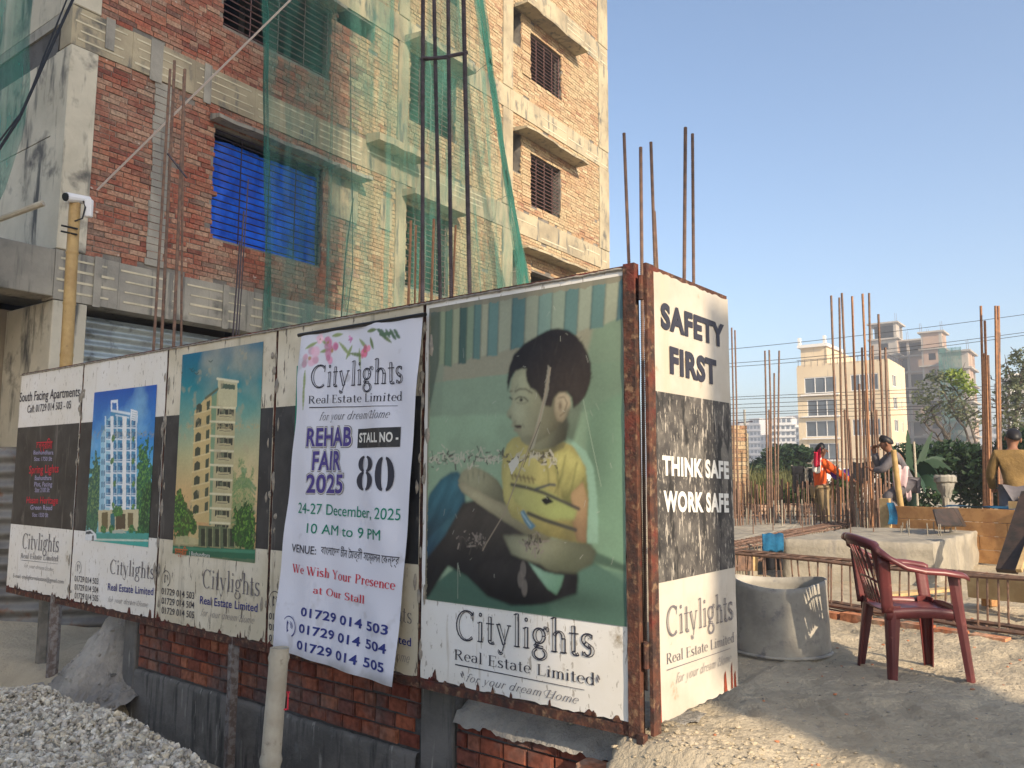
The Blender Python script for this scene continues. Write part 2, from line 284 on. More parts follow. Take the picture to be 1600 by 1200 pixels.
# ---------------------------------------------------------------- ground
_hd = HB.d; _hn = HB.n; _ho = HB.o
def hline(x, y):
    px, py = x - _ho[0], y - _ho[1]
    return px * _hd[0] + py * _hd[1], -(px * _hn[0] + py * _hn[1])      # s to the left, d behind
def sm(a, b, x): t = min(1, max(0, (x - a) / (b - a))); return t * t * (3 - 2 * t)
def terrain(x, y, detail=True):
    s, d = hline(x, y)
    if s < .12:
        h = .8 - max(0, -d - .02) * .72
        k = math.exp(-((x - .72) ** 2 + (y - 3.32) ** 2) / .12); h += .07 * k
    elif s < 4.45: h = .78 if d > .24 else 0.0
    else:
        h = .26 + .30 * math.exp(-((s - 4.72) / .5) ** 2 - ((d - .55) / .62) ** 2) + .25 * sm(6.5, 8.5, s)
        h *= sm(-.30, .06, d) * (.3 + .7 * sm(4.45, 4.8, s))
    h = max(h, 0.0)
    if detail and x * x + y * y < 900:
        a = .025 if h > .1 else .012
        h += a * fbm(x * 1.3, y * 1.3) + .012 * fbm(x * 7, y * 7, 3) + (.010 * fbm(x * 22, y * 22, 5) if h > .3 else 0)
        if s < .1: h -= .022 * max(0, mn.cell(Vector((x * 5, y * 5, 0))) - .72) * 3
        if s < .1:   # trodden hollows
            q = mn.voronoi(Vector((x * 2.6, y * 2.6, .3)))[0][0]; h -= .035 * math.exp(-(q / .22) ** 2)
    return h
def axis(segs):
    out = []
    for a, b, st in segs: out += list(np.arange(a, b, st))
    return out
xs = axis([(-1500, -500, 250), (-500, -60, 60), (-60, -10, 5), (-10, -4.6, .25), (-4.6, .2, .06), (.2, 3.6, .028), (3.6, 8, .15), (8, 20, 1), (20, 100, 10), (100, 500, 80), (500, 1501, 250)])
ys = axis([(-300, -60, 40), (-60, 0, 6), (0, 2.6, .25), (2.6, 6.2, .028), (6.2, 8.6, .06), (8.6, 12, .15), (12, 30, 1), (30, 120, 10), (120, 800, 80), (800, 1601, 200)])
g = MB()
P = np.array([[(x, y, terrain(x, y)) for x in xs] for y in ys]); g.grid(P)
ground = struct(g.build('ground', M['sand'], smooth=True))

# ---------------------------------------------------------------- brick building
BD_LOC = FA.pt(-12.45, 0, -4)
bd = thing('unfinished_brick_building', FA.pt(-12.45, .0), 'tall unfinished building with exposed brick walls between concrete beams, partly netted', 'building')
S0, S1, ZT = -12.45, 2.58, 20.0
BE = [(4.22, 4.89), (7.77, 8.33), (10.76, 11.3), (13.9, 14.5), (17.3, 17.9)]
CO = [(-12.45, -12.07), (-6.15, -5.86), (-2.6, -2.2), (2.03, 2.58)]
OP = [(-10.2, -7.98, 5.62, 7.42), (-10.15, -7.9, 9.16, 10.5), (-7.78, -6.82, 10.36, 10.72), (-5.8, -4.32, 9.2, 10.7), (-5.82, -4.5, 5.72, 7.4),
      (-1.42, .07, 11.92, 13.2), (-2.2, -1.82, 12.6, 13.5), (-1.42, .0, 8.62, 10.0), (-2.2, -1.82, 9.3, 10.3), (-1.42, .07, 5.3, 6.95), (-2.2, -1.82, 6.2, 7.3),
      (-1.42, .07, 15.2, 16.6), (-5.8, -4.32, 12.4, 13.7), (-7.84, -7.15, 6.62, 7.38), (-6.55, -6.24, 6.7, 7.32)]
# slabs, back and inner walls
mb = MB()
for z0, z1 in BE + [(19.8, 20.0), (.6, .85)]: mb.pbox(FA, S0, S1 + 0, z1 - .16, z1 - .003, -9, -.26)
mb.build('floor_slab', M['conc'], bd)
mb = MB(); mb.pbox(FA, S0, S1, .8, 20, -9.2, -9.0)
mb.build('rear_wall', M['conc'], bd)
mb = MB()
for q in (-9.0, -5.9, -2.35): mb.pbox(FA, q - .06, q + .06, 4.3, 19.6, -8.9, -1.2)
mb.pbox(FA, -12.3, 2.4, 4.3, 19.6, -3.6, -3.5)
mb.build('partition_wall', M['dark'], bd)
# right side wall (hidden from here) and the left one, of pale render with joints
mb = MB(); mb.pbox(FA, S1 - .2, S1 - .004, .8, 20, -9.2, -.30); mb.build('side_wall', M['conc_pale'], bd)
for k, (z0, z1) in enumerate([(4.9, 6.55), (6.57, 7.75), (8.35, 9.6), (9.62, 10.75), (11.3, 12.6), (12.62, 14), (14, 17.3), (17.3, 20)]):
    mb = MB(); mb.pbox(FA, S0 + .01 + .006 * (k % 2), S0 + .25, z0, z1, -9.2, -.402); mb.build('side_wall', M['conc_pale'], bd)
mb = MB(); mb.pbox(FA, S0 + .03, S0 + .2, 4.9, 20, -9.1, -.41); mb.build('wall_core', M['mortar_dark'], bd)
# podium: beam running on to the left, recessed wall below
mb = MB(); mb.pbox(FA, -18, S0 - .002, 4.25, 4.88, -.42, .02); mb.build('podium_beam', M['conc'], bd, bevel=.01)
mb = MB(); mb.pbox(FA, -18, S0 - .3, 4.6, 4.8, -9, -.43); mb.build('podium_slab', M['conc'], bd)
mb = MB(); mb.pbox(FA, -18, -12.0, .2, 4.24, -1.6, -1.4); mb.build('podium_wall', mat('tan_render', (.30, .25, .18), (.20, .17, .13), 1.2, streak=[((.10, .09, .07), .5, .7)]), bd)
mb = MB(); mb.pbox(FA, -12.44, -12.0, .2, 4.21, -1.38, .02); mb.build('column', M['conc_pale'], bd, bevel=.012)
# columns and beams
for c0, c1 in CO:
    zs = [(4.9, 7.76), (8.34, 10.75), (11.31, 13.89), (14.51, 17.3), (17.9, 20)]
    for k, (z0, z1) in enumerate(zs):
        mb = MB(); mb.pbox(FA, c0 + .005 * (k % 2), c1, z0, z1, -.4, .035)
        mb.build('column', M['conc_pale'] if c0 < -10 else M['beam'], bd, bevel=.012)
mb = MB()
for c0, c1 in CO[1:]: mb.pbox(FA, c0, c1, .8, 4.2, -.4, .02)
mb.build('column', M['conc_pale'], bd)
rr = random.Random(3)
jl = MB()
for bi, (z0, z1) in enumerate(BE):
    cuts = [S0, -11.6, -10.6, -9.5, -8.2, -7.0, -6.0, -4.6, -3.2, -2.3, -1.0, .3, 1.2, 2.05, S1]
    for a, b in zip(cuts, cuts[1:]):
        mb = MB(); o = .022 + rr.uniform(-.003, .004); zz = rr.uniform(-.005, .005)
        mb.pbox(FA, a + .0005, b - .0005, z0 + zz, z1 + zz, -.3, o); mb.build('beam', M['beam'] if bi else M['conc'], bd, bevel=.002)
        if bi < 2 or a > -3.3:
            for q in range(4):
                zq = z0 + (z1 - z0) * (.16 + .22 * q)
                a0 = a + rr.uniform(.02, .12); b0 = b - rr.uniform(.02, .2)
                if a < -8 or rr.random() < .35: jl.pbox(FA, a0, b0, zq, zq + rr.uniform(.018, .034), o - .002, o + .007)
jl.build('form_line', mat('pale_form_line', (.58, .52, .38), (.45, .41, .30), 6), bd, kind='stuff')
# cement smears down the beams
for a in (-11.33, -10.45, -12.0):
    mb = MB(); mb.pbox(FA, a, a + .13 + .06 * (a == -11.33), 7.72 if a > -11.4 else 7.9, 8.36, .030, .038); mb.build('cement_patch', M['conc'], bd)
for a in (-11.95, -10.9, -9.95, -9.2):
    mb = MB(); mb.pbox(FA, a, a + .1, 4.2, 4.9, .038, .047); mb.build('cement_patch', M['conc'], bd)
mb = MB()
for k in range(26):
    z = 4.95 + k * .108; mb.pbox(FA, -11.22 + rr.uniform(-.02, .02), -10.95 + rr.uniform(-.03, .03), z, z + .098, .010, .0135 + rr.uniform(0, .004))
mb.build('cement_strip', M['conc'], bd)
# mortar bed behind the bricks, cut round the openings
def in_op(a, b, z0, z1): return any(a < q[1] - .001 and b > q[0] + .001 and z0 < q[3] - .001 and z1 > q[2] + .001 for q in OP)
se = sorted(set([S0 + .3, S1 - .3] + [q[0] for q in OP] + [q[1] for q in OP])); ze = sorted(set([4.85, 19.9] + [q[2] for q in OP] + [q[3] for q in OP]))
mb = MB()
for a, b in zip(se, se[1:]):
    run = None
    for z0, z1 in list(zip(ze, ze[1:])) + [(99, 100)]:
        solid = z0 < 50 and not in_op(a, b, z0, z1)
        if solid: run = (run[0], z1) if run else (z0, z1)
        elif run: mb.pbox(FA, a, b, run[0], run[1], -.24, -.012); run = None
mb.build('mortar_bed', M['mortar'], bd)
# bricks, each its own; the 300 nearest as single parts
BL, BH, MJ = .242, .068, .011
bricks = []; rr = random.Random(11)
bays = [(CO[i][1], CO[i + 1][0]) for i in range(3)]
floors = [(BE[i][1], BE[i + 1][0]) for i in range(4)] + [(17.9, 19.8)]
for (a0, a1) in bays:
    for (z0, z1) in floors:
        nrow = int((z1 - z0) / (BH + MJ)) + 1; hh = (z1 - z0) / nrow
        for r in range(nrow):
            z = z0 + r * hh; x = a0 - (.5 * (BL + MJ) if r % 2 else 0) - rr.uniform(0, .03)
            while x < a1:
                L = BL * rr.uniform(.9, 1.06) if rr.random() < .86 else BL * .5
                b0, b1 = max(x, a0 + .004), min(x + L, a1 - .004); x += L + MJ
                if b1 - b0 < .04: continue
                zb0, zb1 = z + .005, z + hh - .005
                hit = [q for q in OP if b0 < q[1] and b1 > q[0] and zb0 < q[3] - .02 and zb1 > q[2] + .02]
                for q in hit:
                    tooth = rr.uniform(-.05, .035) * (2.6 if q[0] < -10 and b0 < q[0] else 1)
                    if b0 < q[0] + tooth: b1 = min(b1, q[0] + max(tooth, 0))
                    elif b1 > q[1] - tooth: b0 = max(b0, q[1] - max(tooth, 0))
                    else: b1 = b0
                if b1 - b0 < .045: continue
                if r == 0 and rr.random() < .22: continue
                if rr.random() < .006: continue
                bricks.append((b0, b1, zb0 + rr.uniform(-.004, .004), zb1 + rr.uniform(-.004, .004), rr.uniform(-.006, .009)))
def visible(b): return b[0] < -7.9 and b[3] < 10
cand = sorted([b for b in bricks], key=lambda b: (b[0] * 1.0 + 12) ** 2 * 1.2 + (b[2] - 6.2) ** 2 * 1.0)
near = cand[:299]; rest = cand[299:]
unit = MB(); unit.box((0, 0, 0), (1, 1, 1)); um = bpy.data.meshes.new('brick'); um.from_pydata(unit.v, [], unit.f); um.materials.append(M['brick'])
bmx = bmesh.new(); bmx.from_mesh(um); bmesh.ops.bevel(bmx, geom=[e for e in bmx.edges if all(v.co.y > .4 for v in e.verts)], offset=.04, segments=1, affect='EDGES'); bmx.to_mesh(um); bmx.free()
Lb = wloc(bd)
RM = Matrix(((FA.d[0], FA.n[0], 0), (FA.d[1], FA.n[1], 0), (0, 0, 1)))
def placebrick(me, parent, pl, b, depth, name='brick', Lp=None, rm=None):
    o = bpy.data.objects.new(name, me); COL.objects.link(o); o.parent = parent
    c = Vector(pl.pt((b[0] + b[1]) / 2, (b[2] + b[3]) / 2, b[4] - depth / 2)) - Lp
    m3 = rm @ Matrix.Diagonal((b[1] - b[0], depth, b[3] - b[2])) ; tw = Matrix.Rotation(random.uniform(-.012, .012), 3, 'Z')
    o.matrix_basis = Matrix.Translation(c) @ (tw @ m3).to_4x4(); return o
for b in near: placebrick(um, bd, FA, b, .1, Lp=Lb, rm=RM)
for nm, sel, mt in (('brick_courses', [b for b in rest if b[0] < -7.4 - .5 * (((b[0] * 7.3 + b[2] * 3.1) % 1) - .5)], 'brick'), ('dusty_sunlit_courses', None, 'brick_pale')):  # sun-warmed copy takes over near the facade's shadow edge
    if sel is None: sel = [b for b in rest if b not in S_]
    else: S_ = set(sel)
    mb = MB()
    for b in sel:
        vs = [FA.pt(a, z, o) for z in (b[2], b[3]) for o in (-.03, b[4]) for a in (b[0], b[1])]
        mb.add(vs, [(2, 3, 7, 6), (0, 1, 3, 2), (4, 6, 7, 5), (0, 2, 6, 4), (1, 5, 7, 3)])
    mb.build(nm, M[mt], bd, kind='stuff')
# concrete infill patches, sunshades, grilles
for s0, s1, z0, z1 in ((-7.84, -7.15, 6.62, 7.38), (-6.55, -6.24, 6.7, 7.32)):
    mb = MB(); mb.pbox(FA, s0, s1, z0, z1, -.2, .012); mb.build('concrete_infill', M['beam'], bd, bevel=.006)
for s0, s1, z0, z1, pr in ((-10.32, -7.7, 7.47, 7.55, .26), (-10.35, -7.75, 10.54, 10.62, .26), (-2.15, .75, 13.5, 13.57, .44), (-2.15, .75, 10.28, 10.35, .44), (-2.1, .7, 7.32, 7.39, .44),
                           (-7.0, -5.66, 8.26, 8.42, .42), (-6.0, -4.15, 10.78, 10.9, .45), (-6.0, -4.3, 7.5, 7.62, .4), (-7.9, -7.1, 7.42, 7.5, .35), (-2.15, .75, 16.8, 16.87, .44)):
    mb = MB(); n = 9; rng = np.linspace(s0, s1, n); f = [pr + random.uniform(-.03, .03) for _ in rng]
    vs = []; fs = []
    for a, q in zip(rng, f): vs += [FA.pt(a, z0, .03), FA.pt(a, z0 - .01, q), FA.pt(a, z1 - .03, q), FA.pt(a, z1 + .03, .03)]
    for i in range(n - 1): fs += [tuple(4 * i + k for k in (0, 4, 5, 1)), tuple(4 * i + k for k in (1, 5, 6, 2)), tuple(4 * i + k for k in (2, 6, 7, 3))]
    fs += [(0, 1, 2, 3), tuple(4 * (n - 1) + k for k in (3, 2, 1, 0))]
    mb.add(vs, fs); mb.build('sunshade', M['conc'] if s0 < -7.2 else M['beam'], bd)
# brick jamb piers beside the right-hand windows
for z0, z1 in ((11.92, 13.45), (8.62, 10.25), (5.3, 7.3)):
    mb = MB(); z = z0
    while z < z1: mb.pbox(FA, -1.8 + random.uniform(-.02, .02), -1.43 + random.uniform(-.03, .02), z, z + .068, -.24, random.uniform(.012, .03)); z += .079
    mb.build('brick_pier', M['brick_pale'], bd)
def grille(s0, s1, z0, z1, nv, mt, gap=.115):
    fr = MB()
    for a in (s0 + .03, s1 - .03): fr.tube([FA.pt(a, z0, -.09), FA.pt(a, z1, -.09)], .014, 4)
    f = fr.build('grille', mt, bd)
    for k in range(nv):
        a = s0 + (s1 - s0) * (k + 1) / (nv + 1); m1 = MB(); m1.tube([FA.pt(a, z0, -.085), FA.pt(a, z1, -.085)], .010, 4); m1.build('upright', mt, f)
    z = z0 + gap * .6
    while z < z1:
        m1 = MB(); m1.tube([FA.pt(s0, z, -.075), FA.pt(s1, z, -.075)], .0115, 4); m1.build('bar', mt, f); z += gap
grille(-10.2, -7.98, 5.62, 7.42, 3, M['iron_dark']); grille(-10.15, -7.9, 9.16, 10.5, 3, M['iron'])
for z0, z1 in ((11.92, 13.3), (8.62, 10.1)): grille(-1.42, .07, z0, z1, 3, M['iron'], .098)
grille(-5.8, -4.32, 9.2, 10.7, 3, M['iron']); grille(-5.82, -4.5, 5.72, 7.4, 3, M['iron'])
# blue tarpaulin hung inside the lower left window
A = np.linspace(-10.25, -7.95, 50); Z = np.linspace(5.45, 7.3, 24)
tp = MB(); tp.grid([[FA.pt(a + .01 * sin(z * 5), z, -.19 + .05 * fbm(a * 4.5, z * .5, 1) + .05 * fbm(a * 2, z * 1.2) + .02 * fbm(a * 13, z * 1.1, 5)) for a in A] for z in Z])
tarp = tp.build('blue_tarpaulin', M['tarp'], smooth=True); tag(tarp, 'bright blue tarpaulin hung behind the barred window of the brick building', 'tarpaulin')
# corrugated sheets closing the ground floor
def corrugated(name, P0, dirv, W, z0, z1, m, parent, horiz=True, amp=.016, pitch=.11, nrm=None):
    n = int((z1 - z0 if horiz else W) / pitch * 8); mb = MB(); nrm = np.array(nrm)
    P0 = np.array(P0, float); dirv = np.array(dirv, float)
    if horiz: G = [[tuple(P0 + dirv * x + nrm * amp * sin(2 * pi * z / pitch) + np.array([0, 0, z])) for x in np.linspace(0, W, 4)] for z in np.linspace(z0, z1, n)]
    else: G = [[tuple(P0 + dirv * x + nrm * amp * sin(2 * pi * x / pitch) + np.array([0, 0, z])) for x in np.linspace(0, W, n)] for z in np.linspace(z0, z1, 3)]
    mb.grid(G); return mb.build(name, m, parent, smooth=True)
for a in (-11.98, -9.95, -7.92):
    corrugated('corrugated_sheet', FA.pt(a, 0, -.30 - .02 * (a > -10)), FA.d, 2.06, .8, 4.12, M['tin'], bd, nrm=FA.n, pitch=.16, amp=.022)
mb = MB(); mb.pbox(FA, -5.8, 2.5, .8, 4.18, -.3, -.1); mb.build('ground_floor_wall', M['conc_pale'], bd)
# stray scaffold stub of bamboo poking over the podium
mb = MB(); p0 = FA.pt(-13.25, 5.02, .3); p1 = FA.pt(-12.95, 5.22, .75); mb.tube([p0, p1], [.035, .04], 8)
tag(mb.build('bamboo_pole', M['bamboo_dry']), 'cut bamboo end sticking out above the podium beam at the far left', 'bamboo pole')

# ---------------------------------------------------------------- safety nets
def net(name, left, right, zt, zb, off, m, folds, label, rows=60, cols=90, extra=None, seed=0):
    """left/right: list of (z, s) edges"""
    lz = sorted(left); rz = sorted(right)
    G = []
    for z in np.linspace(zb, zt, rows):
        a = np.interp(z, [q[0] for q in lz], [q[1] for q in lz]); b = np.interp(z, [q[0] for q in rz], [q[1] for q in rz]); row = []
        for t in np.linspace(0, 1, cols):
            s_ = a + (b - a) * t + .03 * fbm(t * 8, z * .5, seed)
            o = off + folds * (sin(t * 34 + .5 * sin(z)) * .3 + 1.8 * fbm(t * 9, z * .22, seed + 2) + .5 * fbm(t * 25, z * .8, seed + 7))
            row.append(FA.pt(s_, z, o))
        G.append(row)
    mb = MB(); mb.grid(G); return mb.build(name, m, smooth=True)
n1 = thing('safety_net', FA.pt(-9.9, 4.0, .8), 'large translucent green safety net draped down the front of the brick building', 'safety net')
def adopt(o, p):
    L = wloc(p)
    for v in o.data.vertices: v.co -= L
    o.parent = p
a = net('net_sheet', [(3.9, -9.72), (7.3, -9.9), (14, -10.2)], [(3.9, -2.1), (6.31, -2.66), (8.7, -3.54), (10.9, -4.15), (12.3, -4.46), (14, -4.8)], 14, 3.9, .8, M['net'], .07, ''); adopt(a, n1)
a = net('gathered_edge', [(3.9, -9.75), (7.3, -9.93), (14, -10.23)], [(3.9, -9.60), (7.3, -9.84), (14, -10.12)], 14, 3.9, .86, M['net_dense'], .03, '', cols=8); adopt(a, n1)
a = net('gathered_edge', [(3.9, -2.75), (6.3, -3.15), (8.7, -3.78), (10.9, -4.42), (12.3, -4.9), (14, -5.3)], [(3.9, -2.15), (6.31, -2.7), (8.7, -3.58), (10.9, -4.2), (12.3, -4.5), (14, -4.8)], 14, 3.9, .88, M['net_dense'], .05, '', cols=14, seed=5); adopt(a, n1)
for k, (s_, w_) in enumerate(((-8.6, .05), (-7.3, .10), (-5.2, .05), (-4.6, .12))):
    lean = [(3.9, s_ + .9 * (k > 1)), (14, s_ - .5 * (k > 1))]
    a = net('fold', lean, [(z, q + w_) for z, q in lean], 14, 3.9, .87 + .02 * k, M['net'], .02, '', cols=5, seed=k + 9); adopt(a, n1)
for z in (5.2, 6.6, 8.2, 9.6, 11.0):
    zz_ = [q for q in ((3.9, -2.1), (6.31, -2.66), (8.7, -3.54), (10.9, -4.15), (12.3, -4.46))]; s_ = np.interp(z, [q[0] for q in zz_], [q[1] for q in zz_]); mb = MB(); mb.tube([FA.pt(s_ - .05, z, .88), FA.pt(s_ + .25, z + .06, .55), FA.pt(s_ + .5, z + .12, .04)], .010, 4); mb.build('tie_cord', M['rope'], n1)
n2 = net('safety_net', [(4.8, -15.0), (14, -15.0)], [(4.6, -13.62), (5.2, -13.42), (5.9, -13.28), (6.6, -13.2), (8, -13.25), (14, -13.0)], 14, 4.6, .8, M['net_dense'], .08, '', cols=30, seed=4)
tag(n2, 'dark green safety net hanging at the far left edge beside the concrete side wall', 'safety net')

# ---------------------------------------------------------------- unseen shade blockers, added behind the viewpoint and shaped for the shadow edges
H_ = np.array([SUNV.x, SUNV.y, 0]); H_ /= np.linalg.norm(H_); Q_ = np.array([-H_[1], H_[0], 0])   # Q_ to the right when looking away from the sun
def shp(c, z, h): P = H_ * h + Q_ * c; return (P[0], P[1], z)
sh = thing('near_shade_blocker', shp(0, 0, 13), 'unseen concrete blocker behind the viewpoint, shaped to shade the hoarding and near ground', 'building')
def shbox(nm, c0, c1, z0, z1, h0=13.0, h1=13.4, m='conc_pale'):
    mb = MB(); vs = [shp(c, z, h) for z in (z0, z1) for h in (h0, h1) for c in (c0, c1)]
    mb.add(vs, [(0, 2, 3, 1), (4, 5, 7, 6), (0, 1, 5, 4), (1, 3, 7, 5), (3, 2, 6, 7), (2, 0, 4, 6)]); mb.build(nm, M[m], sh)
SHC = (-18, 2.02, 2.98, 4.5)
t0 = 13.0 + 2.72; zz = lambda z: z + t0 * math.tan(SUN_EL)
TOPN = zz(3.6)
shbox('wall', -1.7, SHC[1], 0, TOPN); shbox('wall', SHC[1], 4.5, 0, zz(.2)); shbox('pier', 2.98, 4.5, zz(.2), zz(1.3)); shbox('pier', 2.80, 4.15, zz(1.3), zz(2.95))  # gap between the pieces lets sun onto the safety panel
shbox('end_wall', -1.7, -1.3, 0, TOPN - .1, 13.41, 20)
sh = thing('far_shade_blocker', shp(0, 0, 60), 'unseen tall blocker far behind the viewpoint, with an opening that lets sun through', 'building')  # added to shade the facade; its opening keeps the sign panel sunlit
T2 = lambda z, h=2.7: z + (60 + h) * math.tan(SUN_EL)
shbox('wall', -2.6, 1.9, 0, T2(14, 13.5), 60, 66); shbox('wall', 1.91, 4.3, 0, T2(-1.2), 60, 66); shbox('wall', 1.91, 4.24, T2(7.2), T2(14, 13.5), 60, 66)
# ---------------------------------------------------------------- lettering
_TXC = {}
def sans(body, bold=0.0):
    """glyph outlines of the default typeface as flat triangles: verts (n,2), faces, cap height"""
    key = (body, bold)
    if key in _TXC: return _TXC[key]
    def one(b):
        c = bpy.data.curves.new('t', 'FONT'); c.body = b; c.resolution_u = 4; c.offset = bold; c.space_character = 1 + bold * 2.2; c.fill_mode = 'FRONT'
        o = bpy.data.objects.new('t', c); COL.objects.link(o)
        dg = bpy.context.evaluated_depsgraph_get(); me = bpy.data.meshes.new_from_object(o.evaluated_get(dg))
        v = np.array([tuple(q.co)[:2] for q in me.vertices]); f = [tuple(p.vertices) for p in me.polygons]
        bpy.data.objects.remove(o); bpy.data.curves.remove(c); bpy.data.meshes.remove(me); return v, f
    v, f = one(body)
    if 'H' not in _TXC: hv, _ = one('H'); _TXC['H'] = hv[:, 1].max()
    _TXC[key] = (v, f, _TXC['H']); return _TXC[key]
# own serif face: strokes with a width; thick stems, thin joins
TK, TN = .082, .026
def ln(x0, y0, x1, y1, w0=TK, w1=None): return ([(x0, y0), (x1, y1)], [w0, w1 if w1 is not None else w0])
def el(cx, cy, rx, ry, a0, a1, tk=TK, tn=TN, n=14):
    A_ = [radians(a0 + (a1 - a0) * i / n) for i in range(n + 1)]
    return ([(cx + rx * cos(a), cy + ry * sin(a)) for a in A_], [tn + (tk - tn) * abs(cos(a)) ** 1.5 for a in A_])
def sf(x, y, w=.17): return ln(x - w / 2, y, x + w / 2, y, TN)
def stem(x, y0, y1, b=True, t=False):
    r = [ln(x, y0, x, y1)]
    if b: r.append(sf(x, y0 + .012))
    if t: r.append(ln(x - .09, y1 - .03, x, y1 - .008, TN))
    return r
X, CP, AS, DS = .46, .68, .74, -.22
G = {}
def gl(ch, w, *st):
    out = []
    for s in st: out += s if isinstance(s, list) else [s]
    G[ch] = (w, out)
gl('C', .62, el(.34, .34, .27, .34, 50, 310), ln(.53, .47, .545, .68, TN)); gl('E', .56, stem(.14, 0, CP), sf(.14, CP - .012), ln(.14, CP - .013, .48, CP - .013, TN), ln(.14, .35, .38, .35, TN), ln(.14, .013, .5, .013, TN), ln(.48, CP, .48, .55, TN), ln(.5, 0, .51, .15, TN), ln(.38, .28, .38, .42, TN))
gl('L', .52, stem(.14, 0, CP), sf(.14, CP - .012), ln(.14, .013, .46, .013, TN), ln(.46, 0, .48, .17, TN)); gl('R', .62, stem(.14, 0, CP), sf(.14, CP - .012), el(.26, .51, .2, .158, 90, -90), ln(.14, CP - .013, .27, CP - .013, TN), ln(.14, .352, .27, .352, TN), ln(.29, .35, .53, .01), sf(.54, .012, .12))
gl('P', .56, stem(.14, 0, CP), sf(.14, CP - .012), el(.26, .50, .2, .168, 90, -90), ln(.14, CP - .013, .27, CP - .013, TN), ln(.14, .335, .27, .335, TN)); gl('O', .68, el(.34, .34, .27, .34, 0, 360, n=24)); gl('S', .5, el(.25, .51, .17, .165, 30, 235, n=12), el(.25, .175, .18, .17, 95, -150, n=14), ln(.15, .385, .33, .28), ln(.4, .52, .41, .67, TN), ln(.08, .15, .07, 0, TN))
gl('W', .9, ln(.1, CP, .28, 0), ln(.28, 0, .45, .62, TN), ln(.42, CP, .62, 0), ln(.62, 0, .8, CP, TN), sf(.1, CP - .012), sf(.42, CP - .012), sf(.8, CP - .012, .14)); gl('Y', .66, ln(.1, CP, .33, .32), ln(.33, .32, .55, CP, TN), stem(.33, 0, .34), sf(.1, CP - .012), sf(.55, CP - .012, .14)); gl('H', .7, stem(.15, 0, CP), sf(.15, CP - .012), stem(.55, 0, CP), sf(.55, CP - .012), ln(.15, .35, .55, .35, TN))
gl('a', .44, el(.2, .33, .13, .12, 160, 0, n=9), ln(.33, .33, .33, .07), ln(.33, .07, .41, .02, TN), el(.19, .14, .13, .13, 60, 330, n=10), ln(.19, .26, .33, .28, TN)); gl('c', .40, el(.22, .23, .16, .225, 45, 315), ln(.34, .33, .34, .4, .05)); gl('d', .5, el(.21, .23, .155, .225, 30, 330), ln(.37, 0, .37, AS), ln(.28, AS - .02, .37, AS, TN), ln(.37, .013, .45, .013, TN)); gl('e', .42, el(.22, .23, .16, .225, 0, 315), ln(.06, .25, .38, .25, TN))
gl('f', .32, stem(.14, 0, .56), el(.24, .58, .10, .15, 180, 20, n=8), ln(.03, X - .02, .28, X - .02, TN)); gl('g', .46, el(.21, .31, .125, .15, 0, 360, n=18), ln(.14, .18, .09, .10, TN), el(.20, .05, .12, .05, 160, 90, n=5), ln(.12, .075, .31, .06, .05), el(.22, -.085, .17, .12, 60, -245, .06, TN, n=18), ln(.3, .42, .36, .49, TN), el(.39, .46, .04, .04, 150, -60, n=6)); gl('h', .46, stem(.13, 0, AS, t=True), el(.25, .3, .12, .15, 160, 0, n=8), stem(.37, 0, .31))
gl('i', .24, stem(.12, 0, X, t=True), el(.12, .63, .035, .035, 0, 360, .03, .03, 10)); gl('l', .24, stem(.12, 0, AS, t=True)); gl('m', .70, stem(.12, 0, X, t=True), el(.24, .3, .12, .15, 160, 0, n=8), stem(.36, 0, .31), el(.48, .3, .12, .15, 160, 0, n=8), stem(.60, 0, .31)); gl('n', .47, stem(.12, 0, X, t=True), el(.25, .3, .13, .15, 160, 0, n=8), stem(.38, 0, .31)); gl('o', .46, el(.23, .23, .165, .225, 0, 360, n=20))
gl('r', .36, stem(.12, 0, X, t=True), el(.23, .3, .1, .14, 160, 45, n=6), ln(.29, .42, .31, .36, .05)); gl('s', .36, el(.175, .345, .11, .11, 35, 235, n=8), el(.175, .12, .12, .115, 85, -150, n=9), ln(.105, .27, .24, .195), ln(.28, .36, .285, .455, TN), ln(.05, .1, .045, 0, TN)); gl('t', .30, ln(.14, .06, .14, .60), el(.21, .07, .07, .065, 180, 320, n=5), ln(.03, X - .015, .27, X - .015, TN)); gl('u', .48, ln(.12, X, .12, .14), ln(.04, X - .015, .12, X - .015, TN), el(.24, .15, .12, .15, 180, 350, n=8), ln(.38, X, .38, 0), ln(.30, X - .015, .38, X - .015, TN), ln(.38, .013, .45, .013, TN))
gl('w', .66, ln(.06, X, .2, 0), ln(.2, 0, .32, X, TN), ln(.32, X, .46, 0), ln(.46, 0, .58, X, TN)); gl('y', .46, ln(.07, X, .24, .02), ln(.38, X, .19, -.14, TN), el(.14, -.15, .05, .05, -10, -220, .04, .04, 8), sf(.07, X - .012, .13), sf(.38, X - .012, .12)); gl(' ', .26)
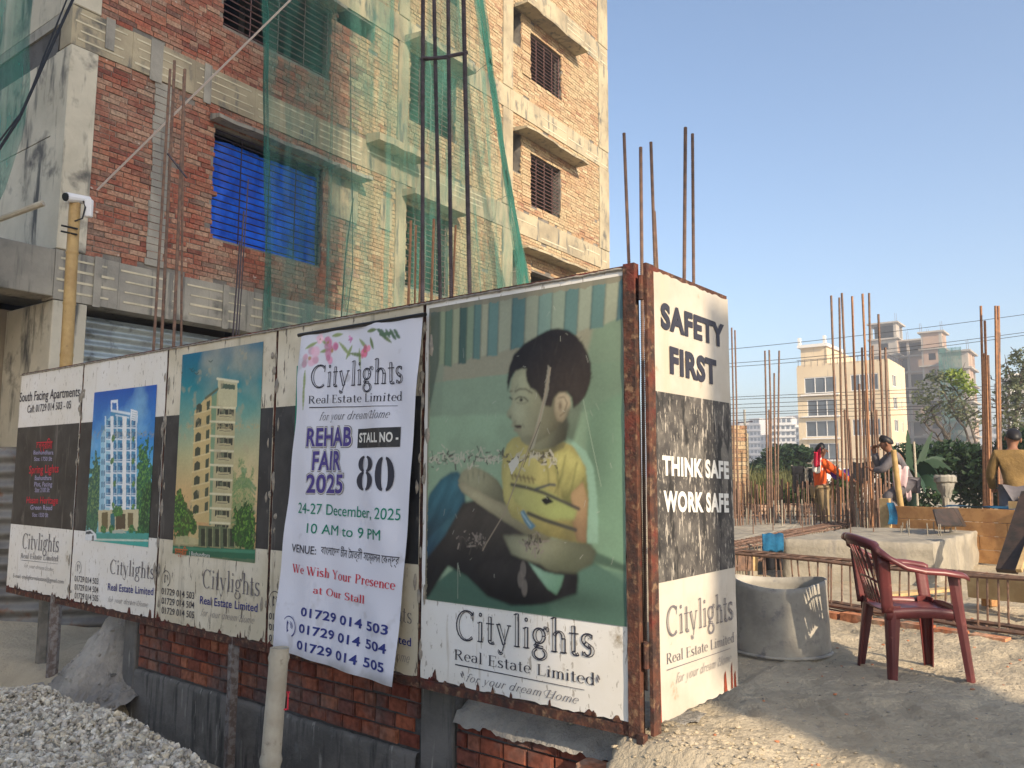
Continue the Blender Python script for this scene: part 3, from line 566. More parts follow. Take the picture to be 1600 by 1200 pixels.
def ribbon(pts, ws, mode='solid'):
    pts = np.array(pts, float); n = len(pts); ws = np.array(ws)
    t = np.gradient(pts, axis=0); t /= np.linalg.norm(t, axis=1)[:, None] + 1e-9; nn = np.stack([-t[:, 1], t[:, 0]], 1)
    def strip(c, w_):
        a = c + nn * w_[:, None] / 2; b = c - nn * w_[:, None] / 2
        return list(map(tuple, a)) + list(map(tuple, b)), [(i, i + 1, n + i + 1, n + i) for i in range(n - 1)]
    if mode == 'solid' or ws.max() < .04: return [strip(pts, ws)]
    out = [strip(pts + nn * (ws / 2)[:, None], ws * 0 + .020), strip(pts - nn * (ws / 2)[:, None], ws * 0 + .034)]
    if n == 2 or True:
        for k in (0, n - 1):
            if ws[k] > .04:
                a, b = pts[k] + nn[k] * ws[k] / 2, pts[k] - nn[k] * ws[k] / 2; d = t[k] * .008
                out.append(([tuple(a - d), tuple(b - d), tuple(b + d), tuple(a + d)], [(0, 1, 2, 3)]))
    return out
def serif(body, mode='solid', k=1.0, script=False, gap=.02):
    v = []; f = []; x = 0
    for ch in body:
        w_, st = G[ch]
        for pts, ws in st:
            if script and len(pts) == 2 and ws[0] == TN and abs(pts[0][1] - pts[1][1]) < .04 and ch not in 'efH': continue
            q = [(px + x, py) for px, py in pts]
            if script: q = [(a + b * .42, b) for a, b in q]; ws = [min(z * .8, .05) for z in ws]
            for vs, fs in ribbon(q, [z * k for z in ws], mode):
                n = len(v); v += vs; f += [tuple(i + n for i in g_) for g_ in fs]
        x += w_ + gap
        if script and ch == 'H':
            for vs, fs in ribbon(*[list(z) for z in ([(x - .42 + .34 * cos(a) , .34 + .28 * sin(a)) for a in np.linspace(.6, 5.6, 22)], [.026] * 22)]): n = len(v); v += vs; f += [tuple(i + n for i in g_) for g_ in fs]
    return np.array(v), f, CP
def lay(vf, pl, p0, p1, cap, off, m, parent, name='lettering', offf=None, sub=False):
    v, f, ch = vf; x0, x1 = v[:, 0].min(), v[:, 0].max(); mb = MB()
    out = []
    for a, b in v:
        t = (a - x0) / (x1 - x0); s_ = p0[0] + (p1[0] - p0[0]) * t; z = p0[1] + (p1[1] - p0[1]) * t + b / ch * cap
        out.append(pl.pt(s_, z, off + (offf(s_, z) if offf else 0)))
    mb.add(out, f); return mb.build(name, m, parent)
def TX(kind, body, pl, a, b, ytop, m, parent, off=.004, bold=0, offf=None, k=1.0):
    """a, b: ends of the baseline, ytop: height of the capitals over a (read off, then measured on the real plane)"""
    p0 = pl.sz(*a); p1 = pl.sz(*b); cap = pl.sz(a[0], ytop)[1] - p0[1]
    vf = sans(body, bold) if kind == 'sans' else serif(body, 'outline' if kind == 'logo' else 'solid', k, kind == 'script')
    return lay(vf, pl, p0, p1, cap, off, m, parent, offf=offf)
def rule(pl, a, b, th, m, parent, off=.004, offf=None):
    p0 = pl.sz(*a); p1 = pl.sz(*b); mb = MB(); n = 12; vs = []
    for i in range(n + 1):
        t = i / n; s_ = p0[0] + (p1[0] - p0[0]) * t; z = p0[1] + (p1[1] - p0[1]) * t; o = off + (offf(s_, z) if offf else 0)
        vs += [pl.pt(s_, z - th / 2 * (1 - .6 * t), o), pl.pt(s_, z + th / 2 * (1 - .6 * t), o)]
    mb.add(vs, [(2 * i, 2 * i + 2, 2 * i + 3, 2 * i + 1) for i in range(n)]); return mb.build('rule', m, parent)
def phone_icon(pl, c, r, m, parent, off=.004, offf=None):
    """ringed telephone receiver: c centre (s,z), r radius in metres"""
    mb = MB()
    def put(pts, ws):
        for vs, fs in ribbon(pts, ws): mb.add([pl.pt(c[0] - x * r, c[1] + y * r, off + (offf(c[0], c[1]) if offf else 0)) for x, y in vs], fs)
    put([(cos(a), sin(a)) for a in np.linspace(-1.1, 3.9, 30)], [.13 * (1 - .6 * i / 29) for i in range(30)])
    put([(-.25 - .18 * cos(a) + .12, .5 * sin(a) - .02) for a in np.linspace(-1.3, 1.3, 12)], [.34, .3, .22, .18, .16, .16, .16, .16, .18, .22, .3, .34])
    for q in (.28, .46): put([(q * cos(a) + .05, q * sin(a) + .05) for a in np.linspace(-.5, 1.3, 8)], [.08] * 8)
    return mb.build('phone_symbol', m, parent)
# ---------------------------------------------------------------- printed pictures: colour grid on a sheet
def inpoly(PX, PY, poly):
    r = np.zeros(PX.shape, bool); n = len(poly); j = n - 1
    for i in range(n):
        xi, yi = poly[i]; xj, yj = poly[j]
        c = ((yi > PY) != (yj > PY)) & (PX < (xj - xi) * (PY - yi) / ((yj - yi) + 1e-12) + xi); r ^= c; j = i
    return r
_ng = np.random.RandomState(5)
def vnoise(X_, Y_, sc, seed=0, o=4):
    """cheap tiling value noise in numpy"""
    rs = np.random.RandomState(seed); T_ = rs.rand(64, 64); out = np.zeros(X_.shape); amp = 1; tot = 0
    for k in range(o):
        x = X_ * sc * 2 ** k; y = Y_ * sc * 2 ** k; xi = np.floor(x).astype(int); yi = np.floor(y).astype(int); fx = x - xi; fy = y - yi
        fx = fx * fx * (3 - 2 * fx); fy = fy * fy * (3 - 2 * fy)
        g_ = lambda a, b: T_[a % 64, b % 64]
        out += amp * ((g_(xi, yi) * (1 - fx) + g_(xi + 1, yi) * fx) * (1 - fy) + (g_(xi, yi + 1) * (1 - fx) + g_(xi + 1, yi + 1) * fx) * fy); tot += amp; amp *= .55
    return out / tot
class Pic:
    """raster over a rectangle of a plane; shapes are given in read-off points, converted to metres on the plane"""
    def __init__(s, pl, s0, s1, z0, z1, res):
        s.pl = pl; s.nx = int((s0 - s1) / res) + 2; s.nz = int((z1 - z0) / res) + 2
        s.S, s.Z = np.meshgrid(np.linspace(s0, s1, s.nx), np.linspace(z0, z1, s.nz)); s.C = np.zeros(s.S.shape + (3,))
        s.s0, s.s1, s.z0, s.z1 = s0, s1, z0, z1
    def P(s, pts): return [s.pl.sz(*q) for q in pts]
    def base(s, c): s.C[:] = lin(c)
    def vgrad(s, stops):
        zs = [q[0] for q in stops]
        for k in range(3): s.C[..., k] = np.interp(s.Z, zs, [lin(q[1])[k] for q in stops])
    def put(s, mask, c, a=1.0):
        c = np.array(lin(c)); mk = (mask * a)[..., None]; s.C = s.C * (1 - mk) + c * mk
    def poly(s, pts, c, a=1.0, raw=False, soft=0):
        p = pts if raw else s.P(pts); mk = inpoly(s.S, s.Z, p).astype(float)
        for _ in range(soft):
            mk = (mk + np.roll(mk, 1, 0) + np.roll(mk, -1, 0) + np.roll(mk, 1, 1) + np.roll(mk, -1, 1)) / 5
        s.put(mk, c, a); return mk
    def ell(s, c, rx, rz, col, a=1.0, soft=.15):
        q = s.pl.sz(*c); d = np.sqrt(((s.S - q[0]) / rx) ** 2 + ((s.Z - q[1]) / rz) ** 2); s.put(np.clip((1 - d) / soft + .5, 0, 1), col, a)
    def line(s, pts, wd, col, a=1.0, raw=False):
        p = pts if raw else s.P(pts)
        D = np.full(s.S.shape, 9.)
        for (x0, y0), (x1, y1) in zip(p, p[1:]):
            L2 = (x1 - x0) ** 2 + (y1 - y0) ** 2 + 1e-12; t = np.clip(((s.S - x0) * (x1 - x0) + (s.Z - y0) * (y1 - y0)) / L2, 0, 1)
            D = np.minimum(D, np.hypot(s.S - x0 - t * (x1 - x0), s.Z - y0 - t * (y1 - y0)))
        s.put(np.clip((wd / 2 - D) / (wd * .35) + .5, 0, 1), col, a)
    def mott(s, sc, amt, seed=0):
        n = vnoise(s.S + 50, s.Z + 50, sc, seed) - .5; s.C *= (1 + n * amt)[..., None]
    def dirt(s, sc, lo, hi, col, a, seed=0, sx=1.0):
        n = vnoise((s.S + 50) * sx, s.Z + 50, sc, seed); s.put(np.clip((n - lo) / (hi - lo), 0, 1), col, a)
    def build(s, off, parent, name='printed_picture', offf=None, m=None):
        mb = MB(); O = s.pl.o[None, None] + s.pl.d * s.S[..., None] + s.pl.n * (off + (offf(s.S, s.Z) if offf else 0 * s.S))[..., None]; O[..., 2] = s.Z
        mb.grid(O); o = mb.build(name, m or M['print'], parent, smooth=bool(offf))
        at_ = o.data.color_attributes.new('print', 'FLOAT_COLOR', 'POINT'); buf = np.ones((s.nx * s.nz, 4)); buf[:, :3] = np.clip(s.C.reshape(-1, 3), 0, 1); at_.data.foreach_set('color', buf.ravel()); return o
# ---------------------------------------------------------------- hoarding panels
ZB, ZP = .905, 2.875
def torn(s0, s1, z0, z1, amp=.006, n=40, seed=0, corner=.0):
    """outline of a sheet with slightly rough edges, list of (s,z)"""
    r = random.Random(seed); o = []
    for i in range(n): t = i / n; o.append((s0 + (s1 - s0) * t, z0 + r.uniform(-amp, amp) + (corner * max(0, 1 - min(t, 1 - t) * 18))))
    for i in range(n): t = i / n; o.append((s1 + r.uniform(-amp, amp) * .5, z0 + corner + (z1 - z0 - corner) * t))
    for i in range(n): t = i / n; o.append((s1 + (s0 - s1) * t, z1 + r.uniform(-amp * 1.6, amp * .6)))
    for i in range(n): t = i / n; o.append((s0 + r.uniform(-amp, amp) * .5, z1 + (z0 + corner - z1) * t))
    return o
def sheetpoly(pl, pts, off, th, m, parent, name='sheet'):
    mb = MB(); n = len(pts); vs = [pl.pt(a, z, off) for a, z in pts] + [pl.pt(a, z, off - th) for a, z in pts]
    c = np.mean([p for p in pts], 0)
    mb.add(vs + [pl.pt(c[0], c[1], off), pl.pt(c[0], c[1], off - th)], [(i, (i + 1) % n, 2 * n) for i in range(n)] + [(n + (i + 1) % n, n + i, 2 * n + 1) for i in range(n)] + [(i, n + i, n + (i + 1) % n, (i + 1) % n) for i in range(n)])
    return mb.build(name, m, parent)
def frame(pl, s0, s1, parent, mats=('rust', 'rust', 'rust', 'rust'), w_=.035, low=0, dep=-.040):
    for k, (a, b, z0, z1) in enumerate(((s0, s1, ZB - .055 + low, ZB - .012 + low), (s0, s1, ZP - .03, ZP + .012), (s0, s0 + (s1 - s0) / abs(s1 - s0) * w_, ZB - .011 + low, ZP - .031), (s1 - (s1 - s0) / abs(s1 - s0) * w_, s1, ZB - .011 + low, ZP - .031))):
        mb = MB(); mb.pbox(pl, a, b, z0, z1, dep, -.003); mb.build('frame_bar', M[mats[k]], parent)
def zline(pl, a, b):  return pl.sz(*a), pl.sz(*b)
def band(pl, s0, s1, z0, z1, off, m, parent, name='printed_band', amp=.0):
    mb = MB(); mb.add([pl.pt(s0, z0, off), pl.pt(s1, z0, off), pl.pt(s1, z1, off), pl.pt(s0, z1, off)], [(0, 1, 2, 3)]); return mb.build(name, m, parent)
def drips(pl, s_, parent, m, n=10, seed=1):
    """plaster blobs and runs stuck along a joint"""
    r = random.Random(seed); mb = MB()
    for i in range(n):
        z = r.uniform(ZB + .05, ZP - .1); h = r.uniform(.03, .16); ww = r.uniform(.008, .022); c = s_ + r.uniform(-.03, .03); pts = []
        for k in range(9): a = 2 * pi * k / 9; pts.append((c + ww * cos(a) * r.uniform(.6, 1.2), z + h / 2 * sin(a) * r.uniform(.7, 1.1)))
        vs = [pl.pt(a, b, .003) for a, b in pts] + [pl.pt(c, z, .013)]; mb.add(vs, [(k, (k + 1) % 9, 9) for k in range(9)])
    mb.build('cement_splashes', m, parent, kind='stuff')
JT = [6.62, 5.325, 3.955, 2.615, 1.30]     # joints, left to right
LAB = ['far left hoarding panel reading South Facing Apartments above a black band',
       'hoarding panel with a blue-sky picture of a white apartment tower',
       'hoarding panel with a tall picture of a cream tower beside a palm tree',
       'hoarding panel mostly hidden behind the white rehab fair banner',
       'large hoarding panel printed with a small boy in a yellow shirt sitting on the floor']
HP = []
for i in range(5):
    s0 = JT[i] - (.004 if i else 0); s1 = (JT[i + 1] + .004) if i < 4 else .058
    t = thing('hoarding_panel', HB.pt((s0 + s1) / 2, ZB), LAB[i], 'hoarding panel', 'printed metal panels of the site hoarding'); HP.append(t)
    frame(HB, s0, s1, t)
    sheetpoly(HB, torn(s0 - .008, s1 + .008, ZB, ZP, .005, seed=i, corner=.004), 0, .0015, M['sheet_white'] if i in (0, 1, 4) else M['sheet_cream'], t)
    mb = MB()
    for q in (.35, .68): mb.pbox(HB, s0 - .05, s1 + .05, ZB + (ZP - ZB) * q, ZB + (ZP - ZB) * q + .035, -.038, -.003)
    mb.build('brace', M['rust'], t)
mdirt = mat('splashed_cement', (.33, .29, .23), (.22, .2, .17), 30, bump=.8, bscale=60)
for i, s_ in enumerate(JT[1:]): drips(HB, s_ + .03, HP[i], mdirt, 9, i); drips(HB, s_ - .03, HP[i + 1], mdirt, 8, i + 20)
def chips(pl, s0, s1, t, seed, n=9):
    r = random.Random(seed); mb = MB()
    for _ in range(n):
        c = s0 + (s1 - s0) * r.random(); w_ = r.uniform(.008, .03); h = r.uniform(.008, .035) * (2 if r.random() < .2 else 1); k = 7; top = [(c + w_ * (q / (k - 1) - .5) * 2, ZB + .002 + h * sin(pi * q / (k - 1)) * r.uniform(.5, 1.1)) for q in range(k)]
        mb.add([pl.pt(a, b, .0025) for a, b in top] + [pl.pt(c + w_, ZB - .004, .0025), pl.pt(c - w_, ZB - .004, .0025)], [tuple(range(k + 2))])
    mb.build('rust_chips', M['rust'], t, kind='stuff')
for i, t in enumerate(HP): chips(HB, JT[i], JT[i + 1] if i < 4 else .06, t, i + 3, 13)
# rough mortar bead and wire along the top edge
for i, t in enumerate(HP):
    s0 = JT[i]; s1 = JT[i + 1] if i < 4 else .04; n = 60; mb = MB()
    mb.tube([HB.pt(s0 + (s1 - s0) * k / n, ZP - .004 + .006 * fbm(k * .7, i), .004 + .003 * fbm(k * .9, i + 5)) for k in range(n + 1)], [.006 + .004 * abs(fbm(k * 1.1, i + 9)) for k in range(n + 1)], 5); mb.build('edge_bead', mdirt, t)
def blackband(i, s0, s1, m='black'): return band(HB, s0, s1, 1.475, 2.37, .0015, M[m], HP[i])
# panel 1
blackband(0, 6.61, 5.34, 'black'); t = HP[0]
TX('sans', 'South Facing Apartments', HB, (31, 628), (125, 619), 614, M['ink'], t, bold=.006)
TX('sans', 'Call: 01729 014 503 - 05', HB, (43, 645), (111, 638), 634, M['ink'], t, bold=.006)
for txt, a, b, y, mm in (('চন্দ্রিমা', (57, 702), (82, 701), 690, 'inkred'), ('Bashundhara', (53, 710), (84, 710), 704, 'inkpale'), ('Size: 1750 Sft', (54, 720), (82, 720), 714, 'inkpale'), ('Spring Lights', (46, 740), (92, 738), 728, 'inkred'),
                         ('Bashundhara', (55, 750), (81, 750), 743, 'inkpale'), ('Plot, Facing', (54, 760), (82, 760), 753, 'inkpale'), ('Size: 2100 Sft', (55, 769), (78, 769), 762, 'inkpale'), ('Hasan Heritage', (42, 786), (91, 787), 776, 'inkred'), ('Green Road', (48, 796), (82, 797), 789, 'inkpale'), ('Size: 1550 Sft', (51, 807), (76, 808), 801, 'inkpale')):
    TX('sans', txt, HB, a, b, y, M[mm], t, bold=.012)
TX('serif', 'Citylights', HB, (35, 857), (92, 863), 833, M['inkgrey'], t); TX('serif', 'Real Estate Limited', HB, (33, 872), (91, 877), 864, M['inkgrey'], t, k=1.2); rule(HB, (34, 875), (91, 881), .005, M['inkgrey'], t)
TX('script', 'for your dream Home', HB, (38, 886), (84, 893), 880, M['inkfade'], t, k=1.3); TX('sans', 'E-mail: citylightsrealestate@gmail.com', HB, (21, 902), (100, 912), 896, M['inkgrey'], t)
# panel 2
t = HP[1]; blackband(1, 5.31, 3.97)
TX('serif', 'Citylights', HB, (172, 896), (241, 905), 874, M['inkgrey'], t); TX('sans', 'Real Estate Limited', HB, (169, 922), (240, 930), 911, M['inkblue'], t, bold=.01)
TX('script', 'for your dream Home', HB, (169, 940), (232, 949), 932, M['inkfade'], t, k=1.3); phone_icon(HB, HB.sz(123, 887), .05, M['inkgrey'], t)
for k, n in enumerate('345'): TX('sans', '01729 014 50' + n, HB, (117, 908 + 13.3 * k), (154, 913 + 13.3 * k), 899 + 13.3 * k, M['ink'], t, bold=.004)
# panel 3
t = HP[2]; blackband(2, 3.94, 2.63)
TX('serif', 'Citylights', HB, (317, 918), (406, 932), 889, M['inkgrey'], t, k=.9); TX('sans', 'Real Estate Limited', HB, (313, 943), (403, 956), 931, M['inkblue'], t, bold=.01)
TX('script', 'for your dream Home', HB, (314, 962), (398, 975), 951, M['inkfade'], t, k=1.3); phone_icon(HB, HB.sz(260, 904), .055, M['ink'], t)
for k, n in enumerate('345'): TX('sans', '01729 014 50' + n, HB, (253, 928 + 15 * k), (304, 936 + 15 * k), 918 + 15 * k, M['ink'], t, bold=.006)
# panel 4, the ends that show beside the banner
t = HP[3]; blackband(3, 2.6, 1.315)
band(HB, 2.40, 1.60, 1.3, 2.62, .003, M['inkgreen'], t)
TX('serif', 'Citylights', HB, (560, 953), (644, 975), 930, M['inkgrey'], t, k=.9); TX('sans', 'Real Estate Limited', HB, (530, 982), (643, 1010), 970, M['inkblue'], t, bold=.01); TX('script', 'for your dream Home', HB, (535, 1014), (641, 1036), 1000, M['inkfade'], t, k=1.3)
phone_icon(HB, HB.sz(430, 939), .058, M['ink'], t)
for k, n in enumerate('345'): TX('sans', '01729 014 50' + n, HB, (421, 967 + 17 * k), (481, 978 + 17 * k), 957 + 17 * k, M['ink'], t, bold=.006)
def pic_base(quad, sky, res, seed):
    tl, tr, br, bl = [HB.sz(*q) for q in quad]; p = Pic(HB, (tl[0] + bl[0]) / 2, (tr[0] + br[0]) / 2, (bl[1] + br[1]) / 2, (tl[1] + tr[1]) / 2, res); Hh = p.z1 - p.z0
    p.vgrad([(p.z0 + Hh * q, c) for q, c in sky]); return p
def foliage(p, c, r, cols, seed, a=.95):
    q = p.pl.sz(*c); rs = np.random.RandomState(seed); d0 = np.hypot((p.S - q[0]) / r[0], (p.Z - q[1]) / r[1]); n = vnoise(p.S + seed, p.Z, 28, seed); p.put(((d0 + (n - .5) * 1.1) < .9).astype(float), cols[0], a)
    n2 = vnoise(p.S + seed, p.Z, 70, seed + 1); p.put((((d0 + (n - .5) * 1.1) < .85) & (n2 > .52)).astype(float), cols[1], .85); p.put((((d0 + (n - .5)) < .8) & (n2 > .60) & (p.Z > q[1] - r[1] * .3)).astype(float), cols[2], .8)
ZX = lambda X_, Y__: (X_ / 3.636, 540 + Y__ / 3.636)
def zp(p, pts, c, a=1, soft=0): p.poly([ZX(*q) for q in pts], c, a, soft=soft)
def zl(p, pts, w_, c, a=1): p.line([ZX(*q) for q in pts], w_, c, a)
p = pic_base([(147, 613), (243, 602), (235, 854), (135, 845)], [(0, (70, 160, 150)), (.10, (60, 150, 150)), (.18, (120, 190, 190)), (.4, (110, 190, 215)), (.62, (50, 140, 205)), (1, (20, 84, 172))], .0052, 2)
p.dirt(3, .5, .75, (150, 205, 225), .5, 3)
foliage(p, ZX(535, 880), (.16, .36), [(30, 78, 62), (70, 120, 84), (120, 150, 96)], 3); foliage(p, ZX(810, 850), (.15, .46), [(28, 84, 52), (56, 124, 62), (110, 160, 80)], 5); foliage(p, ZX(840, 950), (.12, .25), [(24, 66, 46), (50, 104, 60), (90, 140, 70)], 6)
zp(p, [(605, 430), (632, 400), (632, 930), (565, 945), (575, 520)], (150, 196, 216)); zp(p, [(632, 380), (672, 372), (735, 400), (780, 430), (768, 930), (628, 935)], (70, 140, 178)); 
zp(p, [(632, 312), (672, 308), (674, 372), (666, 372), (664, 324), (640, 326), (640, 375), (632, 375)], (222, 232, 238)); zl(p, [(640, 370), (740, 388)], .02, (210, 222, 230)); zl(p, [(660, 395), (735, 410)], .012, (200, 215, 225))
zp(p, [(745, 360), (785, 372), (784, 440), (745, 430)], (226, 230, 232))
for k in range(5): zl(p, [(752, 375 + 13 * k), (780, 382 + 13 * k)], .006, (160, 180, 190))
for x0, x1, c_ in ((630, 648, (226, 232, 234)), (664, 672, (180, 205, 216)), (698, 722, (228, 230, 228)), (742, 750, (214, 222, 226)), (772, 781, (200, 214, 222)), (598, 606, (190, 214, 226))): zp(p, [(x0, 400), (x1, 402), (x1 - 4, 932), (x0 - 4, 935)], c_)
for k in range(8):
    y = 425 + 64 * k
    for x0, x1 in ((606, 630), (648, 664), (672, 698), (722, 742), (750, 772)): zp(p, [(x0, y), (x1, y + 2), (x1, y + 40), (x0, y + 40)], (44, 104, 146)); zp(p, [(x0 + 2, y + 4), (x0 + (x1 - x0) * .45, y + 5), (x0 + (x1 - x0) * .45, y + 36), (x0 + 2, y + 36)], (96, 160, 196), .8); zl(p, [(x0, y + 42), (x1, y + 44)], .012, (214, 224, 230)); zl(p, [(x0, y + 30), (x1, y + 31)], .004, (220, 228, 232), .8)
    for x in (578, 590): zp(p, [(x, y + 30), (x + 8, y + 26), (x + 8, y + 58), (x, y + 60)], (86, 130, 160))
    if k % 2: foliage(p, ZX(640 + 6 * (k % 3), y + 40), (.03, .03), [(60, 110, 60), (90, 140, 70), (130, 160, 80)], k); foliage(p, ZX(760, y + 40), (.025, .025), [(60, 110, 60), (90, 140, 70), (130, 160, 80)], k + 9)
zp(p, [(560, 935), (790, 930), (788, 1050), (562, 1060)], (196, 186, 150)); zp(p, [(580, 950), (615, 945), (615, 1040), (580, 1045)], (108, 98, 70)); zp(p, [(630, 955), (655, 950), (655, 1040), (630, 1040)], (44, 110, 120)); zp(p, [(660, 960), (715, 955), (715, 1040), (660, 1045)], (84, 72, 58)); zp(p, [(728, 950), (760, 950), (758, 1035), (728, 1035)], (112, 100, 72)); foliage(p, ZX(672, 940), (.09, .05), [(46, 100, 56), (80, 140, 70), (120, 160, 90)], 20)
for x in (590, 640, 750, 800): foliage(p, ZX(x, 1045), (.05, .035), [(30, 90, 56), (60, 130, 70), (100, 150, 80)], x)
zp(p, [(640, 1050), (700, 1046), (725, 1068), (640, 1070)], (170, 180, 168)); zp(p, [(480, 1066), (850, 1066), (850, 1100), (480, 1100)], (64, 150, 140)); zl(p, [(480, 1100), (850, 1108)], .014, (190, 206, 190)); zp(p, [(480, 1108), (850, 1114), (850, 1150), (480, 1150)], (54, 160, 150))
zp(p, [(484, 1085), (488, 1052), (520, 1045), (548, 1070), (552, 1105), (486, 1112)], (214, 218, 220)); zp(p, [(490, 1058), (515, 1052), (530, 1068), (490, 1072)], (52, 66, 76)); p.ell(ZX(530, 1098), .017, .03, (34, 36, 40)); p.ell(ZX(530, 1098), .008, .015, (150, 150, 150))
p.mott(7, .25, 3); p.mott(90, .22, 4); rs = np.random.RandomState(4)
for _ in range(70): x = rs.uniform(500, 880); zl(p, [(x, 505 + rs.normal(0, 14)), (x + rs.normal(0, 12), 505 + rs.normal(0, 16))], .007, (150, 145, 130), .5)
p.build(.0035, HP[1])
p = pic_base([(286, 553), (415, 535), (396, 878), (270, 866)], [(0, (36, 92, 66)), (.035, (40, 96, 70)), (.05, (140, 130, 90)), (.12, (196, 150, 100)), (.3, (206, 172, 118)), (.48, (180, 176, 130)), (.66, (110, 156, 140)), (.82, (24, 124, 134)), (1, (8, 100, 130))], .0052, 7)
p.dirt(2.2, .45, .75, (210, 190, 150), .45, 8)
for a_ in np.linspace(-1.9, 1.9, 11): zl(p, [(1388, 800), (1388 + 34 * sin(a_), 790 - 40 * cos(a_)), (1388 + 66 * sin(a_), 800 - 60 * cos(a_) + 24)], .016, (84, 132, 92), .75)
for a_ in np.linspace(-.8, .8, 5): zl(p, [(1388, 760), (1388 + 20 * sin(a_), 700)], .014, (96, 142, 100), .7)
zl(p, [(1388, 790), (1390, 1020)], .016, (110, 120, 80), .7); foliage(p, ZX(1375, 920), (.16, .30), [(120, 142, 92), (96, 130, 80), (140, 156, 100)], 31, .6)
zp(p, [(1108, 372), (1170, 300), (1205, 282), (1205, 1010), (1086, 1000)], (196, 172, 118)); zp(p, [(1205, 290), (1240, 264), (1250, 1015), (1190, 1020)], (122, 150, 116)); zp(p, [(1236, 262), (1345, 268), (1312, 1040), (1200, 1030)], (178, 168, 128)); zp(p, [(1240, 190), (1352, 206), (1348, 350), (1244, 340)], (190, 184, 146)); zp(p, [(1258, 214), (1338, 224), (1336, 250), (1258, 244)], (74, 92, 74)); zl(p, [(1236, 188), (1356, 206)], .016, (214, 208, 176)); zl(p, [(1170, 300), (1240, 246)], .02, (90, 96, 74))
for k in range(9):
    y = 345 + 82 * k; sx = -3.2 * k
    if k < 8: zp(p, [(1118 + sx * .8, y - 2), (1134 + sx * .8, y - 18), (1150 + sx * .8, y - 8), (1148 + sx * .8, y + 34), (1116 + sx * .8, y + 42)], (58, 66, 52)); zp(p, [(1178 + sx * .5, y - 26), (1196 + sx * .5, y - 34), (1194 + sx * .5, y + 18), (1176 + sx * .5, y + 22)], (64, 76, 60)); zl(p, [(1106 + sx, y + 46), (1200 + sx * .5, y + 20)], .010, (214, 196, 146), .8)
    zl(p, [(1196, y + 4), (1340 - 4 * k, y + 10)], .014, (212, 204, 168)); zp(p, [(1240 - 2 * k, y + 14), (1332 - 4 * k, y + 18), (1330 - 4 * k, y + 56), (1238 - 2 * k, y + 52)], (48, 52, 42))
    for x in (1250, 1276, 1302): zl(p, [(x - 2 * k, y + 14), (x - 2 * k, y + 60)], .008, (160, 156, 122), .8); 
    zp(p, [(1244 - 2 * k, y + 44), (1322 - 4 * k, y + 48), (1320 - 4 * k, y + 70), (1242 - 2 * k, y + 66)], (184, 174, 134)); zl(p, [(1250 - 2 * k, y + 56), (1316 - 4 * k, y + 60)], .005, (110, 104, 78)); zp(p, [(1260 - 2 * k, y + 20), (1282 - 2 * k, y + 21), (1282 - 2 * k, y + 42), (1260 - 2 * k, y + 42)], (104, 112, 88), .8)
zp(p, [(1080, 1000), (1130, 1015), (1130, 1130), (1078, 1120)], (190, 170, 120)); zp(p, [(1130, 1020), (1340, 1040), (1340, 1150), (1130, 1140)], (92, 104, 76))
for x in (1145, 1185, 1225, 1270, 1310): zp(p, [(x, 1040), (x + 22, 1042), (x + 22, 1140), (x, 1138)], (40, 50, 40)); zl(p, [(x + 26, 1035), (x + 26, 1145)], .008, (150, 150, 110))
for x, y, r_ in ((1020, 905, (.10, .12)), (1040, 1000, (.15, .15)), (1390, 1040, (.16, .16)), (1100, 1030, (.05, .06)), (1420, 1100, (.08, .08))): foliage(p, ZX(x, y), r_, [(30, 70, 34), (60, 112, 44), (110, 150, 60)], int(x))
zp(p, [(1000, 1085), (1060, 1080), (1130, 1100), (1130, 1130), (1000, 1130)], (176, 170, 130), .8); zp(p, [(960, 1135), (1470, 1160), (1470, 1215), (960, 1190)], (36, 98, 72)); zl(p, [(980, 1150), (1450, 1172)], .02, (70, 140, 110), .7)
p.mott(6, .28, 13); p.mott(90, .24, 14); p.dirt(9, .68, .76, (170, 158, 126), .5, 15)
for _ in range(90): x = rs.uniform(1050, 1500); zl(p, [(x, 460 + rs.normal(0, 9)), (x + rs.normal(0, 12), 460 + rs.normal(0, 12))], .007, (176, 160, 120), .55)
for k, q in enumerate([(302, 580), (300, 577), (283, 584), (330, 565), (308, 584)]): p.line([(q[0] - 3, q[1] - 1), (q[0], q[1] + 1), (q[0] + 3, q[1] - 2)], .006, (40, 70, 70))
p.build(.0035, HP[2]); TX('sans', 'চন্দ্রিমা', HB, (274, 866), (294, 868), 856, M['inkorange'], HP[2], bold=.015, off=.006); TX('sans', '| Bashundhara', HB, (297, 867), (329, 871), 861, M['inkwhite'], HP[2], off=.006)
# panel 5: the boy
p = Pic(HB, 1.262, .066, 1.302, 2.842, .0038); t = HP[4]
p.base((126, 152, 118))
p.poly([(660, 600), (1000, 560), (1000, 420), (660, 440)], (146, 143, 112)); p.poly([(660, 470), (700, 470), (690, 650), (660, 655)], (120, 142, 112), .6, soft=6)
p.poly([(930, 500), (1000, 490), (1000, 900), (900, 900), (900, 640)], (112, 146, 112), .85, soft=10); p.poly([(655, 652), (1000, 640), (1000, 900), (655, 900)], (136, 170, 128), .75, soft=8)
p.poly([(920, 640), (1000, 600), (1000, 930), (910, 870)], (104, 146, 110), .8, soft=10)
cur = [(688, 572), (720, 568), (740, 560), (765, 556), (800, 546), (835, 532), (880, 524), (925, 514), (968, 500), (985, 490)]
cols_ = [(136, 150, 108), (88, 122, 96), (150, 158, 116), (60, 94, 84), (124, 146, 110), (84, 126, 116), (158, 160, 124), (92, 134, 124), (150, 156, 124), (76, 120, 116), (140, 150, 122), (108, 142, 128), (128, 146, 122), (84, 124, 118), (146, 156, 128), (88, 128, 120), (152, 158, 126), (70, 116, 120)]
